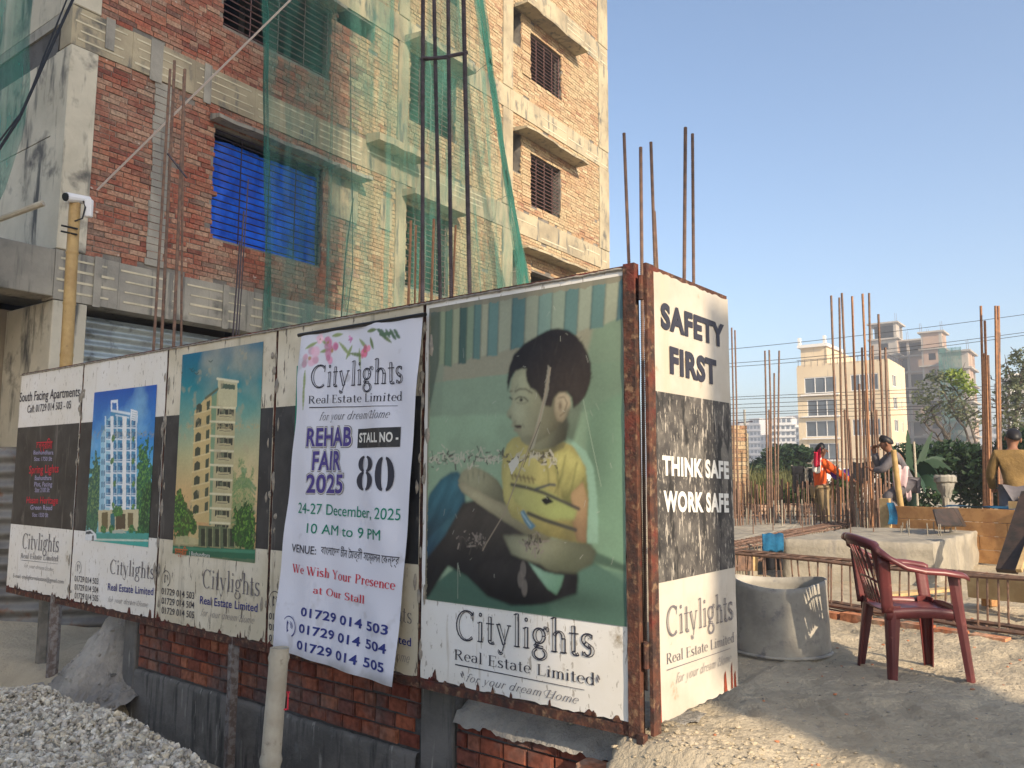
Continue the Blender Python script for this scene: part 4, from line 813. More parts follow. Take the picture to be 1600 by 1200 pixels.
bots = np.concatenate([np.linspace(684, 762, 8), np.linspace(778, 985, 11)]); tops = bots + np.linspace(4, 6, 19)
for k in range(18):
    yb = lambda x: np.interp(x, [c[0] for c in cur], [c[1] for c in cur])
    q = [(tops[k], 405), (tops[k + 1], 405), (bots[k + 1], yb(bots[k + 1]) + (4 if k % 2 else -3)), (bots[k], yb(bots[k]))]; p.poly(q, cols_[k])
    p.line([(bots[k], yb(bots[k])), (tops[k], 420)], .010, tuple(int(c * .72) for c in cols_[k]), .6)
p.poly([(655, 465), (690, 460), (688, 560), (672, 640), (655, 650)], (70, 84, 72), .75, soft=3)
p.poly([(665, 925), (720, 880), (800, 900), (900, 860), (1000, 925), (1000, 985), (665, 942)], (62, 104, 84), 1, soft=3); p.poly([(860, 870), (1000, 900), (1000, 990), (860, 960)], (78, 116, 96), .7, soft=6)
p.poly([(905, 850), (1000, 893), (1000, 900), (900, 872)], (52, 76, 62), .8, soft=4)
# body: soft-shaded shapes, each with its own light-to-dark run and rounded edges
def blur(a_, k):
    for ax in (0, 1):
        c_ = np.cumsum(np.concatenate([np.repeat(np.take(a_, [0], ax), k + 1, ax), a_, np.repeat(np.take(a_, [-1], ax), k, ax)], ax), ax); n_ = a_.shape[ax]
        a_ = (np.take(c_, range(2 * k + 1, 2 * k + 1 + n_), ax) - np.take(c_, range(0, n_), ax)) / (2 * k + 1)
    return a_
def shp_(pts, g0, c0, g1, c1, round_=.35, k=9, soft=1, a=1.0, nz=.10, nsc=18, fold=0, seed=0):
    P_ = p.P(pts); mk = inpoly(p.S, p.Z, P_).astype(float); q0, q1 = np.array(p.pl.sz(*g0)), np.array(p.pl.sz(*g1)); dv = q1 - q0; t_ = np.clip(((p.S - q0[0]) * dv[0] + (p.Z - q0[1]) * dv[1]) / (dv @ dv), 0, 1)[..., None]
    t_ = t_ * t_ * (3 - 2 * t_); col = np.array(lin(c0)) * (1 - t_) + np.array(lin(c1)) * t_; b1 = blur(blur(mk, k), k); sh_ = 1 - round_ * np.clip(1.25 - b1 * 1.25, 0, 1); n_ = vnoise(p.S + 20, p.Z + 20, nsc, seed) - .5; sh_ = sh_ * (1 + nz * n_ * 2)
    if fold: f_ = vnoise((p.S + p.Z * .6) * 1.0 + 20, (p.Z - p.S * .4) * .25 + 20, 26, seed + 1) - .5; sh_ = sh_ * (1 + fold * f_ * 2)
    m_ = (blur(mk, soft) if soft else mk)[..., None] * a; p.C = p.C * (1 - m_) + col * sh_[..., None] * m_
def glow(c, rx, rz, col, a): q = p.pl.sz(*c); d = ((p.S - q[0]) / rx) ** 2 + ((p.Z - q[1]) / rz) ** 2; p.put(np.exp(-d), col, a)
glow((930, 600), .16, .25, (70, 84, 66), .45); glow((930, 720), .10, .2, (64, 84, 66), .45); glow((880, 935), .3, .06, (40, 60, 50), .6)
# far knee and trousers
shp_([(663, 800), (672, 772), (690, 748), (705, 738), (716, 736), (724, 746), (728, 780), (728, 830), (706, 878), (665, 922)], (690, 745), (38, 108, 122), (690, 880), (34, 40, 50), .5, 8, 2, fold=.35)
shp_([(663, 858), (672, 838), (700, 812), (738, 786), (748, 800), (742, 822), (712, 850), (690, 872), (664, 900)], (735, 790), (66, 132, 138), (668, 880), (26, 66, 88), .35, 6, 2, fold=.4, seed=4)
shp_([(724, 786), (760, 776), (800, 792), (850, 838), (890, 868), (905, 900), (902, 928), (850, 944), (800, 946), (762, 932), (730, 900), (700, 884), (672, 930), (662, 940), (662, 880), (696, 836)], (770, 800), (74, 66, 56), (770, 900), (34, 33, 35), .4, 10, 2, fold=.3, seed=6)
shp_([(786, 836), (830, 836), (880, 842), (922, 848), (933, 862), (926, 882), (900, 896), (866, 894), (832, 884), (800, 866)], (840, 838), (150, 150, 110), (880, 895), (92, 96, 68), .45, 8, 2, nz=.06)
shp_([(742, 884), (770, 872), (806, 870), (846, 882), (870, 905), (880, 925), (862, 938), (830, 945), (798, 944), (764, 928)], (800, 870), (52, 48, 46), (800, 944), (26, 26, 28), .4, 8, 2, fold=.3, seed=9)
shp_([(826, 878), (836, 884), (852, 893), (868, 897), (882, 899), (878, 915), (870, 930), (856, 920), (842, 902)], (830, 880), (126, 172, 142), (870, 928), (84, 132, 104), .2, 3, 1)
# far arm and hands
shp_([(716, 752), (722, 738), (736, 729), (748, 732), (762, 738), (778, 750), (790, 770), (806, 800), (800, 812), (780, 806), (752, 790), (730, 772)], (740, 735), (164, 160, 112), (780, 800), (104, 100, 70), .4, 6, 1, nz=.08)
for c_, rx, rz in (((727, 741), .020, .034), ((735, 736), .018, .036), ((744, 735), .018, .034), ((752, 740), .016, .028)): glow(c_, rx, rz, (158, 152, 108), .6); glow((c_[0] + 5, c_[1] + 5), .006, .022, (70, 66, 46), .5)
shp_([(716, 757), (724, 752), (744, 764), (772, 780), (806, 794), (846, 818), (866, 836), (852, 848), (822, 836), (790, 816), (754, 792), (722, 768)], (730, 755), (182, 170, 120), (850, 840), (122, 116, 82), .45, 5, 1, nz=.06)
# shirt
shp_([(793, 694), (802, 684), (818, 680), (834, 696), (856, 700), (880, 690), (898, 698), (914, 712), (922, 738), (920, 790), (917, 850), (890, 846), (856, 838), (822, 820), (800, 808), (788, 780), (784, 740), (786, 712)], (800, 720), (196, 182, 72), (905, 840), (128, 116, 46), .35, 10, 1, fold=.22, nz=.08, seed=12)
shp_([(862, 706), (886, 700), (908, 712), (918, 740), (915, 782), (896, 800), (880, 784), (872, 750), (862, 726)], (880, 705), (186, 176, 70), (895, 800), (108, 106, 44), .4, 6, 2, fold=.35, seed=14)
for a_, b_ in (((868, 718), (872, 790)), ((884, 712), (868, 770)), ((902, 724), (880, 800)), ((912, 748), (898, 806)), ((850, 716), (858, 758))): p.line([a_, ((a_[0] + b_[0]) / 2 + 3, (a_[1] + b_[1]) / 2), b_], .012, (104, 104, 40), .45)
p.poly([(824, 700), (848, 706), (872, 696), (886, 690), (882, 700), (850, 716), (828, 710)], (92, 88, 52), .8, soft=3)
shp_([(893, 770), (912, 752), (919, 780), (917, 848), (902, 846), (894, 812)], (905, 760), (178, 140, 80), (910, 845), (140, 104, 60), .3, 4, 1)
p.poly([(886, 682), (898, 690), (916, 705), (928, 730), (934, 780), (936, 850), (918, 848), (921, 780), (916, 730), (902, 706)], (128, 170, 138), .95, soft=2)
for k in range(6): p.line([(799 + 6.5 * k, 739 + 1.2 * k), (802 + 6.5 * k, 749 + 1.2 * k)], .008, (112, 94, 46), .85); p.line([(801 + 6.5 * k, 742 + 1.2 * k), (805 + 6.5 * k, 744 + 1.2 * k)], .006, (112, 94, 46), .8)
shp_([(798, 756), (840, 758), (876, 778), (903, 798), (898, 812), (862, 812), (826, 800), (804, 784)], (800, 760), (176, 172, 74), (890, 810), (150, 160, 66), .2, 5, 2, nz=.1)
p.line([(800, 757), (824, 762), (850, 770), (905, 795)], .016, (66, 62, 60), .9); p.line([(826, 802), (850, 812), (900, 828)], .018, (58, 58, 58), .9); p.poly([(846, 781), (856, 776), (866, 784), (853, 789)], (34, 32, 30))
p.line([(838, 764), (860, 757), (868, 758)], .012, (70, 74, 82), .9); p.poly([(813, 800), (819, 796), (828, 812), (838, 822), (830, 828), (820, 816)], (54, 122, 150), .9, soft=1); p.line([(816, 801), (830, 822)], .005, (170, 200, 205), .8)
# neck and face
shp_([(826, 668), (850, 640), (886, 640), (890, 664), (886, 688), (868, 700), (846, 706), (828, 702), (824, 688)], (832, 670), (136, 136, 98), (884, 676), (70, 68, 50), .3, 6, 2, nz=.05)
shp_([(797, 612), (800, 592), (808, 578), (830, 566), (866, 566), (886, 596), (888, 640), (872, 668), (852, 684), (836, 694), (824, 696), (816, 690), (812, 682), (808, 676), (803, 673), (805, 669), (799, 666), (802, 660), (799, 655), (792, 650), (793, 644), (800, 632), (800, 622)], (800, 640), (160, 162, 118), (880, 650), (98, 92, 64), .35, 9, 1, nz=.05)
glow((812, 648), .035, .05, (176, 176, 132), .45); glow((818, 600), .04, .05, (158, 162, 120), .5); glow((845, 660), .05, .05, (122, 118, 84), .5); glow((830, 686), .04, .02, (104, 100, 72), .5)
glow((798, 652), .008, .010, (70, 64, 44), .6); glow((805, 660), .010, .012, (120, 112, 80), .5)
# eye, brow, mouth
p.line([(806, 612), (812, 608), (822, 608), (832, 614)], .009, (86, 80, 56), .75); p.ell((815, 625), .014, .006, (118, 112, 84), .8, .5); p.ell((815, 625), .0085, .0085, (36, 30, 26), 1, .4); p.line([(806, 624), (812, 620), (820, 621), (826, 627)], .006, (46, 38, 30), .9); p.line([(808, 629), (816, 631), (824, 629)], .004, (96, 88, 62), .7); p.line([(797, 621), (801, 624)], .008, (56, 46, 36), .9); p.line([(797, 612), (801, 611)], .008, (96, 88, 62), .7)
p.poly([(803, 666), (808, 664), (817, 665), (815, 669), (808, 669)], (58, 36, 32), .95, soft=0); p.line([(804, 671), (810, 673), (815, 671)], .007, (150, 122, 96), .6); p.line([(817, 662), (820, 668)], .005, (90, 84, 60), .6)
# ear
shp_([(868, 622), (874, 614), (884, 613), (892, 620), (893, 634), (889, 648), (880, 660), (870, 658), (866, 642)], (880, 616), (170, 154, 116), (874, 658), (138, 124, 90), .4, 3, 1, nz=.04); p.line([(873, 622), (882, 620), (887, 630), (882, 645), (876, 650)], .006, (96, 78, 54), .8); glow((876, 634), .010, .022, (84, 66, 48), .8)
# hair with strands
hp = [(794, 612), (793, 596), (796, 575), (803, 555), (820, 537), (840, 525), (857, 516), (872, 513), (888, 516), (900, 524), (911, 537), (918, 550), (924, 568), (925, 585), (922, 602), (915, 620), (905, 632), (896, 640), (894, 622), (886, 612), (874, 612), (866, 622), (862, 636), (852, 634), (844, 620), (838, 610), (830, 606), (824, 596), (822, 584), (824, 576), (816, 576), (806, 580), (799, 592)]
shp_(hp, (850, 520), (34, 30, 31), (890, 620), (58, 48, 40), .15, 6, 1, nz=.25, nsc=60)
rs = np.random.RandomState(3)
for k in range(46): th = rs.uniform(-.3, 1.4); x0 = 862 + 40 * cos(th * 2); c_ = (rs.uniform(806, 915), rs.uniform(520, 600)); p.line([c_, (c_[0] + rs.uniform(-9, 3), c_[1] + rs.uniform(8, 22))], .004, rs.choice([0, 1]) and (70, 62, 54) or (22, 20, 20), .35)
for k in range(14): x = 822 + 1.8 * k; p.line([(x, 578 + k), (x + 6, 604 + k * 1.5)], .004, (48, 40, 34), .6)
for k in range(10): x = 905 + 2 * k; p.line([(x, 530 + k * 7), (x + 4, 526 + k * 7)], .004, (52, 46, 42), .7)
shp_([(884, 640), (898, 636), (912, 628), (905, 660), (896, 690), (886, 688)], (900, 640), (92, 96, 76), (890, 690), (58, 64, 50), .2, 5, 3, a=.7)
p.C = np.stack([blur(p.C[..., k], 1) for k in range(3)], -1)
# scratches, peeling print and cement runs
p.mott(3, .22, 3); p.mott(110, .16, 4)
rs = np.random.RandomState(8)
for zc, n_, c in (((2.03), 230, (186, 178, 150)), (1.62, 110, (140, 126, 110))):
    for _ in range(n_):
        s_ = rs.uniform(.42, 1.24) if zc > 2 else rs.choice([rs.uniform(.85, 1.05), rs.uniform(.5, .62)]); z = zc + rs.normal(0, .018); p.line([(s_, z), (s_ + rs.normal(0, .014), z + rs.normal(0, .016))], rs.uniform(.005, .012), c if rs.rand() < .65 else (70, 62, 54), rs.uniform(.4, .9), raw=True)
p.poly([(835, 700), (858, 610), (861, 575), (857, 570), (850, 620), (828, 705)], (168, 162, 136), .55, soft=1); p.line([(861, 575), (843, 660), (815, 730), (790, 800), (760, 850), (755, 860)], .007, (150, 132, 104), .8); p.line([(845, 660), (818, 730)], .004, (60, 52, 44), .8)
p.poly([(795, 725), (808, 712), (812, 722), (800, 742)], (206, 202, 182)); p.line([(720, 900), (716, 880), (716, 935)], .005, (130, 140, 118)); p.line([(912, 625), (925, 690), (940, 760)], .004, (140, 160, 130), .8)
for _ in range(50): s_, z = rs.uniform(.1, 1.2), rs.uniform(1.32, 2.75); a_ = rs.uniform(0, 6.3); L = rs.uniform(.01, .05); p.line([(s_, z), (s_ + L * cos(a_) * .5, z + L * sin(a_))], .0035, (176, 176, 156), rs.uniform(.2, .6), raw=True)
for q in ((818, 890), (814, 905), (820, 918)): p.ell(q, .018, .04, (112, 104, 94), .8, .4)
p.dirt(3, .6, .8, (84, 84, 70), .2, 12); lum = p.C @ np.array([.3, .55, .15]); p.C = p.C * .74 + lum[..., None] * .26
nn_ = vnoise(p.S, p.Z, 30, 77); p.put(((p.Z > 2.815 + .03 * (nn_ - .5)) | (p.S > 1.25 + .02 * (nn_ - .5)) | (p.S < .057 + .01 * (nn_ - .5))).astype(float), (132, 124, 104), .8)
p.build(.0035, t)
TX('logo', 'Citylights', HB, (713, 998), (930, 1027), 953, M['ink'], t, k=1.0); TX('serif', 'Real Estate Limited', HB, (711, 1030), (930, 1071), 1014, M['ink'], t); rule(HB, (712, 1038), (914, 1078), .006, M['ink'], t); TX('script', 'for your dream Home', HB, (728, 1064), (905, 1100), 1052, M['inkgrey'], t, k=1.2)
for q in ((724, 1052), (722, 1055), (936, 1058), (934, 1062)):
    mb = MB(); c = HB.sz(*q); mb.add([HB.pt(c[0] + .008 * cos(a), c[1] + .012 * sin(a + .8), .004) for a in np.linspace(0, 6.28, 7)[:-1]], [tuple(range(6))]); mb.build('ornament', M['inkgrey'], t)
# end panel SAFETY FIRST
t = thing('safety_sign_panel', SP.pt(.43, ZB), 'narrow sunlit end panel reading SAFETY FIRST THINK SAFE WORK SAFE', 'sign panel')
frame(SP, .062, .862, t, low=.06, dep=-.012); out = torn(.062, .868, ZB + .0, ZP - .005, .005, 30, 44); sheetpoly(SP, out, 0, .0015, mat('sunlit_white_sheet', (.55, .50, .42), (.46, .41, .33), 2.5, rough=.5, bump=.1, bscale=10, spots=[((.33, .24, .15), 10, .64, .76)], streak=[((.48, .42, .32), .56, .7)]), t)
band(SP, .064, .864, 1.485, 2.32, .0015, M['black_scr'], t)
TX('sans', 'SAFETY', SP, (1032, 510), (1131, 542), 474, M['ink'], t, bold=.05); TX('sans', 'FIRST', SP, (1046, 581), (1119, 600), 543, M['ink'], t, bold=.05)
TX('sans', 'THINK SAFE', SP, (1034, 741), (1138, 747), 713, M['inkwhite'], t, bold=.045); TX('sans', 'WORK SAFE', SP, (1036, 798), (1138, 799), 768, M['inkwhite'], t, bold=.045)
TX('logo', 'Citylights', SP, (1041, 995), (1145, 967), 949, M['inkgrey'], t, k=1.0); TX('serif', 'Real Estate Limited', SP, (1041, 1038), (1146, 1003), 1021, M['inkgrey'], t, k=.9); rule(SP, (1041, 1047), (1140, 1013), .005, M['inkgrey'], t); TX('script', 'for your dream Home', SP, (1055, 1068), (1142, 1033), 1053, M['inkfade'], t, k=1.2)
mb = MB()
for a0, a1, h in ((.70, .735, .10), (.78, .80, .13), (.815, .84, .08), (.064, .085, .24)):
    mb.add([SP.pt(a0, ZB + .002, .003), SP.pt(a1, ZB + .002, .003), SP.pt((a0 + a1) / 2 + .004, ZB + h, .003), SP.pt(a0 + .004, ZB + h * .8, .003)], [(0, 1, 2, 3)])
mb.build('rust_stain', mat('red_rust', (.30, .05, .02), (.2, .04, .02), 20), t, kind='stuff')
# the two rusty corner channels, hinge, post below
def angle_post(name, pl, a, lab, z0, z1, w_=.055, seed=0, o0=-.03):
    mb = MB(); zs_ = np.linspace(z0, z1, 30); r = random.Random(seed)
    for za, zb in zip(zs_, zs_[1:]): pass
    G_ = [[pl.pt(a + x + .002 * fbm(z * 9, k, seed), z, o + .0025 * fbm(z * 11, k + 3, seed)) for k, (x, o) in enumerate(((-w_ / 2, o0), (-w_ / 2, .012), (w_ / 2, .012), (w_ / 2, o0), (-w_ / 2, o0)))] for z in zs_]
    mb.grid(G_); n = len(mb.v); mb.f += [(0, 1, 2, 3), (n - 5, n - 4, n - 3, n - 2)]
    o = mb.build(name, M['rust']); return tag(o, lab, 'steel post')
angle_post('corner_post', HB, .030, 'red-brown rusty channel along the right edge of the boy panel', .1, 2.89, .056, 3)
angle_post('corner_post', SP, .031, 'rusty steel channel along the left edge of the safety sign panel', .87, 2.885, .062, 8, -.004)
for k, z in enumerate((1.14, 2.72)):
    mb = MB(); a = HB.pt(-.022, z, -.005); mb.tube([a, (a[0], a[1], z + .11)], .013, 8); tag(mb.build('hinge', M['rust']), ['small rusty hinge low between the two corner channels', 'small rusty hinge near the top between the two corner channels'][k], 'hinge')

# ---------------------------------------------------------------- vinyl banner
bq = dict(tl=(2.30, 2.80), tr=(1.27, 2.80), br=(1.39, .86), bl=(2.41, .92))
BH_ = HB.off(.05)
def boff(s_, z):
    t = (2.8 - np.asarray(z)) / 1.94; u = (2.33 - np.asarray(s_))
    return .007 * np.sin((u * .8 + t) * 13) * np.exp(-((t - .12) / .12) ** 2) + .005 * np.sin((u * 1.6 - t * 2.1) * 11 + 1) * np.exp(-((u - .8) / .25) ** 2) + .012 * np.sin(u * 9 + 1.2 * t) * (.25 + .75 * t * (1 - t) * 2) + .006 * np.sin(u * 21 + z * 2.3) + .004 * np.sin(np.asarray(z) * 13 + u * 5) * np.exp(-u * 2) + .05 * t * t * 1.0
ban = thing('vinyl_banner', BH_.pt(1.8, 2.8), 'white vinyl banner announcing REHAB FAIR 2025 stall 80, hung over the hoarding', 'banner')
p = Pic(BH_, 1, 0, 0, 1, .0052)    # unit raster, mapped onto the banner's slightly slanted outline
U_ = 1 - p.S; V_ = p.Z
nzr = 370; nxr = 200; U_, V_ = np.meshgrid(np.linspace(0, 1, nxr), np.linspace(0, 1, nzr)); lerp = lambda a, b, t: a + (b - a) * t
p.nx, p.nz = nxr, nzr
p.S = lerp(lerp(bq['bl'][0], bq['br'][0], U_), lerp(bq['tl'][0], bq['tr'][0], U_), V_); p.Z = lerp(lerp(bq['bl'][1], bq['br'][1], U_), lerp(bq['tl'][1], bq['tr'][1], U_), V_)
p.C = np.zeros(p.S.shape + (3,)); p.base((212, 213, 222)); p.mott(1.5, .08, 2)
def blossom(c, r, col, seed):
    q = BH_.sz(*c); rs = np.random.RandomState(seed)
    for k in range(9):
        a = rs.uniform(0, 6.28); rr_ = r * rs.uniform(.2, .8); p2 = (q[0] + rr_ * cos(a), q[1] + rr_ * sin(a)); d = np.hypot(p.S - p2[0], p.Z - p2[1]) / (r * rs.uniform(.3, .55)); f_ = rs.uniform(.8, 1.1); p.put(np.clip((1 - d) * 3, 0, 1), tuple(min(255, int(v * f_)) for v in col), .75)
    d = np.hypot(p.S - q[0], p.Z - q[1]) / (r * .2); p.put(np.clip((1 - d) * 3, 0, 1), (170, 130, 60), .8)
def leaf2(a, b, wd, col):
    a = BH_.sz(*a); b = BH_.sz(*b)
    for k in range(6): t0_ = k / 6; t1_ = (k + 1) / 6; p.line([(lerp(a[0], b[0], t0_), lerp(a[1], b[1], t0_)), (lerp(a[0], b[0], t1_), lerp(a[1], b[1], t1_))], wd * (.25 + sin(pi * (t0_ + .08))), col, .8, raw=True)
for a, b in (((530, 535), (545, 555)), ((520, 525), (535, 522)), ((548, 540), (540, 560)), ((560, 530), (575, 545)), ((585, 545), (580, 528)), ((595, 520), (612, 535)), ((480, 580), (478, 610)), ((500, 550), (515, 545)), ((480, 545), (495, 535)), ((560, 545), (563, 575)), ((545, 552), (570, 556)), ((478, 600), (475, 640)), ((575, 518), (590, 515)), ((520, 545), (500, 530))):
    leaf2(a, b, .018, (104, 124, 70) if a[0] % 2 else (140, 156, 100))
for c, r, col, s_ in (((518, 548), .075, (222, 130, 170), 1), ((512, 535), .05, (225, 150, 185), 2), ((486, 560), .075, (228, 176, 196), 3), ((571, 549), .045, (222, 110, 140), 4), ((545, 530), .025, (200, 130, 180), 5), ((500, 530), .035, (230, 190, 205), 6)): blossom(c, r, col, s_)
for _ in range(10): leaf2((600 + _ * 3 - 8, 515 + (_ * 7) % 14), (606 + _ * 3 - 8, 519 + (_ * 5) % 12), .016, (84, 110, 84))
p.dirt(8, .70, .80, (150, 145, 140), .3, 4); p.put(np.clip((.035 - V_) / .03, 0, 1) * vnoise(p.S, p.Z, 9, 3), (128, 122, 108), .8)
p.build(0.0, ban, 'banner_sheet', boff, M['vinyl'])
kw = dict(off=.0035, offf=boff)
TX('logo', 'Citylights', BH_, (488, 606), (631, 598), 572, M['ink'], ban, k=1.0, **kw); TX('serif', 'Real Estate Limited', BH_, (485, 631), (629, 626), 619, M['ink'], ban, **kw); rule(BH_, (486, 637), (622, 634), .006, M['ink'], ban, **kw)
TX('script', 'for your dream Home', BH_, (500, 657), (611, 653), 645, M['ink'], ban, k=1.1, **kw)
for w_, a, b, y in (('REHAB', (482, 698), (551, 697), 669), ('FAIR', (491, 735), (536, 735), 705), ('2025', (483, 770), (540, 771), 741)):
    TX('sans', w_, BH_, a, b, y, M['inkgrey'], ban, bold=.055, off=.003, offf=boff); TX('sans', w_, BH_, (a[0] + .8, a[1] - .6), (b[0] - .8, b[1] - .6), y + .6, M['inkwhite'], ban, bold=.042, off=.004, offf=boff); TX('sans', w_, BH_, (a[0] + 1.5, a[1] - 1), (b[0] - 1.5, b[1] - 1), y + 1, M['inkpurple'], ban, bold=.028, off=.005, offf=boff)
q0, q1 = BH_.sz(558, 700), BH_.sz(628, 667); mb = MB(); n = 8
mb.grid([[BH_.pt(s_, z, .0032 + float(boff(s_, z))) for s_ in np.linspace(q0[0], q1[0], 16)] for z in np.linspace(q0[1], q1[1], 8)]); mb.build('printed_band', M['black'], ban)
TX('sans', 'STALL NO -', BH_, (561, 691), (625, 690), 677, M['inkwhite'], ban, bold=.03, off=.0055, offf=boff)
mb = MB()
def sten(poly):
    mb.add([BH_.pt(*(lambda c: (c[0], c[1], .0045 + float(boff(*c))))(BH_.sz(*q))) for q in poly], [tuple(range(len(poly)))])
def arc(cx, cy, rx, ry, a0, a1, n=12): return [(cx + rx * cos(radians(a)), cy - ry * sin(radians(a))) for a in np.linspace(a0, a1, n)]
sten(arc(571, 725, 10, 13, 95, 262) + arc(571, 725, 2.5, 10, 262, 95)); sten(arc(574, 725, 11, 13, 85, -82) + arc(574, 725, 3.5, 10, -82, 85))
sten(arc(571, 751.5, 12, 15, 95, 265) + arc(571, 751.5, 3, 12, 265, 95)); sten(arc(574, 751.5, 12, 15, 85, -85) + arc(574, 751.5, 3.5, 12, -85, 85))
sten(arc(602.5, 740.5, 12.5, 27, 94, 266) + arc(602.5, 740.5, 3, 23, 266, 94)); sten(arc(606.5, 740.5, 12.5, 27, 86, -86) + arc(606.5, 740.5, 3, 23, -86, 86)); mb.build('lettering', M['ink'], ban)
TX('sans', '24-27 December, 2025', BH_, (470, 801), (628, 813), 785, M['inkgreen'], ban, bold=0, **kw); TX('sans', '10 AM to 9 PM', BH_, (486, 832), (602, 844), 817, M['inkgreen'], ban, bold=0, **kw)
TX('sans', 'VENUE:', BH_, (462, 861), (500, 866), 849, M['ink'], ban, bold=.006, **kw); TX('sans', 'বাংলােদশ চীন ৈমত্রী সেম্মলন েকন্দ্র', BH_, (506, 865), (629, 882), 853, M['ink'], ban, bold=.004, **kw)
TX('serif', 'We Wish Your Presence', BH_, (463, 893), (624, 921), 880, M['inkred'], ban, k=1.35, **kw); TX('serif', 'at Our Stall', BH_, (497, 926), (577, 942), 915, M['inkred'], ban, k=1.35, **kw)
for k, (n, x0, x1) in enumerate((('3', 479, 616), ('4', 477, 615), ('5', 474, 612))): TX('sans', '01729 014 50' + n, BH_, (x0, 960 + 25.5 * k), (x1, 990 + 29 * k), 947 + 25.5 * k, M['inkblue'], ban, bold=.022, **kw)
phone_icon(BH_, BH_.sz(462, 977), .058, M['inkblue'], ban, **kw)
mb = MB(); a = BH_.pt(2.33, 2.80, .0); b = BH_.pt(1.245, 2.80, .0); mb.tube([a, b], .012, 8); mb.build('top_rod', M['plastic_black'], ban)
lin_ = np.linspace
# ---------------------------------------------------------------- low brick wall under the hoarding
LW = HB.off(-.14)
lw = thing('low_brick_wall', LW.pt(2.9, 0), 'low dark red brick wall with cement plinth directly beneath the printed hoarding', 'wall')
mb = MB(); mb.pbox(LW, 4.5, 1.42, -.1, .82, -.25, -.018); mb.build('mortar_bed', M['mortar_dark'], lw)
mb = MB(); mb.pbox(LW, 1.14, .02, -.1, .70, -.25, -.018); mb.build('mortar_bed', M['mortar_dark'], lw)
pl_ = Pic(LW, 1, 0, 0, 1, .5)
def plast(s0, s1, z1, seed):
    mb = MB(); G_ = []
    for z in np.linspace(-.05, z1, 24):
        G_.append([LW.pt(s_, z + (.012 * fbm(s_ * 9, seed) if z >= z1 - .001 else 0), .012 + .0018 * fbm(s_ * 5, z * 5, seed) + .001 * fbm(s_ * 20, z * 20, seed) - (.010 if z >= z1 - .001 else 0)) for s_ in np.linspace(s0, s1, 70)])
    G_.append([LW.pt(s_, z1 + .012 * fbm(s_ * 9, seed), -.02) for s_ in np.linspace(s0, s1, 70)])
    mb.grid(G_); return mb.build('cement_plinth', M['plaster'], lw, smooth=True)
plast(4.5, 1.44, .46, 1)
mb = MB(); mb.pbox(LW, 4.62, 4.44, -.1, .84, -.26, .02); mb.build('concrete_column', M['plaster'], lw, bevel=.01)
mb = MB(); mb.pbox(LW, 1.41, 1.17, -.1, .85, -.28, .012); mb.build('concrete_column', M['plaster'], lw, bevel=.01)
bm1 = bpy.data.meshes.new('brick'); u = MB(); u.box((0, 0, 0), (1, 1, 1)); bm1.from_pydata(u.v, [], u.f); bm1.materials.append(M['wallbrick'])
bx_ = bmesh.new(); bx_.from_mesh(bm1); bmesh.ops.bevel(bx_, geom=[e for e in bx_.edges if all(v.co.y > .4 for v in e.verts)], offset=.05, segments=2, affect='EDGES')
for v in bx_.verts: v.co.x += random.uniform(-.012, .012); v.co.z += random.uniform(-.03, .03)
bx_.to_mesh(bm1); bx_.free()
RML = Matrix(((HB.d[0], HB.n[0], 0), (HB.d[1], HB.n[1], 0), (0, 0, 1))); Lw = wloc(lw); r = random.Random(21); nb = 0
def courses(s0, s1, z0, z1, L=.15, par=lw, Lp=None, plane=LW, me=bm1, rm=RML):
    global nb
    hh = .0815; row = 0; z = z0
    while z + hh * .7 < z1:
        x = s0 + (L * .5 if row % 2 else 0)
        while x > s1 + .02:
            Lq = L * r.uniform(.88, 1.08) * (1.0 if r.random() < .8 else .55); b1 = min(x, s0 - .003); b0 = max(x - Lq, s1 + .003); x -= Lq + .012
            if b1 - b0 < .035: continue
            placebrick(me, par, plane, (b0, b1, z + .006 + r.uniform(-.003, .003), z + hh - .006, r.uniform(-.006, .008)), .11, Lp=Lp or Lw, rm=rm); nb += 1
        z += hh; row += 1
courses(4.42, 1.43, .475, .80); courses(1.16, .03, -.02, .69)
# mortar rubble spread on the low end of the wall
mb = MB(); G_ = []
for j, o in enumerate(np.linspace(.03, -.5, 18)):
    G_.append([LW.pt(s_, .725 + .085 * sm(.02, -.25, o) + .022 * fbm(s_ * 9, o * 9, 2) + .012 * fbm(s_ * 30, o * 30, 3) - (.05 if j == 0 else 0) + .05 * math.exp(-((s_ - .9) / .25) ** 2) * sm(.02, -.15, o), o + .01 * fbm(s_ * 12, 4)) for s_ in np.linspace(1.16, .0, 70)])
mb.grid(G_); tag(mb.build('mortar_heap', M['cement_heap'], smooth=True, kind='stuff'), 'rough grey mortar spread along the top of the low wall under the boy panel', 'mortar', kind='stuff')
# brick corner in the sun
t = thing('brick_pile', LW.pt(.02, .5, .05), 'few orange bricks catching the sun beside the corner post at the bottom of the hoarding', 'bricks')
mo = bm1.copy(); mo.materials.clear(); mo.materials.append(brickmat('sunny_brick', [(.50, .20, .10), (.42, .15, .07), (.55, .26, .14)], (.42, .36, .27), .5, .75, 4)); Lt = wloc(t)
for (a, z, o) in ((.25, .61, .13), (.07, .60, .14), (.30, .53, .14), (.12, .52, .15), (.0, .68, .05)): placebrick(mo, t, LW, (a - .09, a + .09, z, z + .07, o), .11, Lp=Lt, rm=RML)

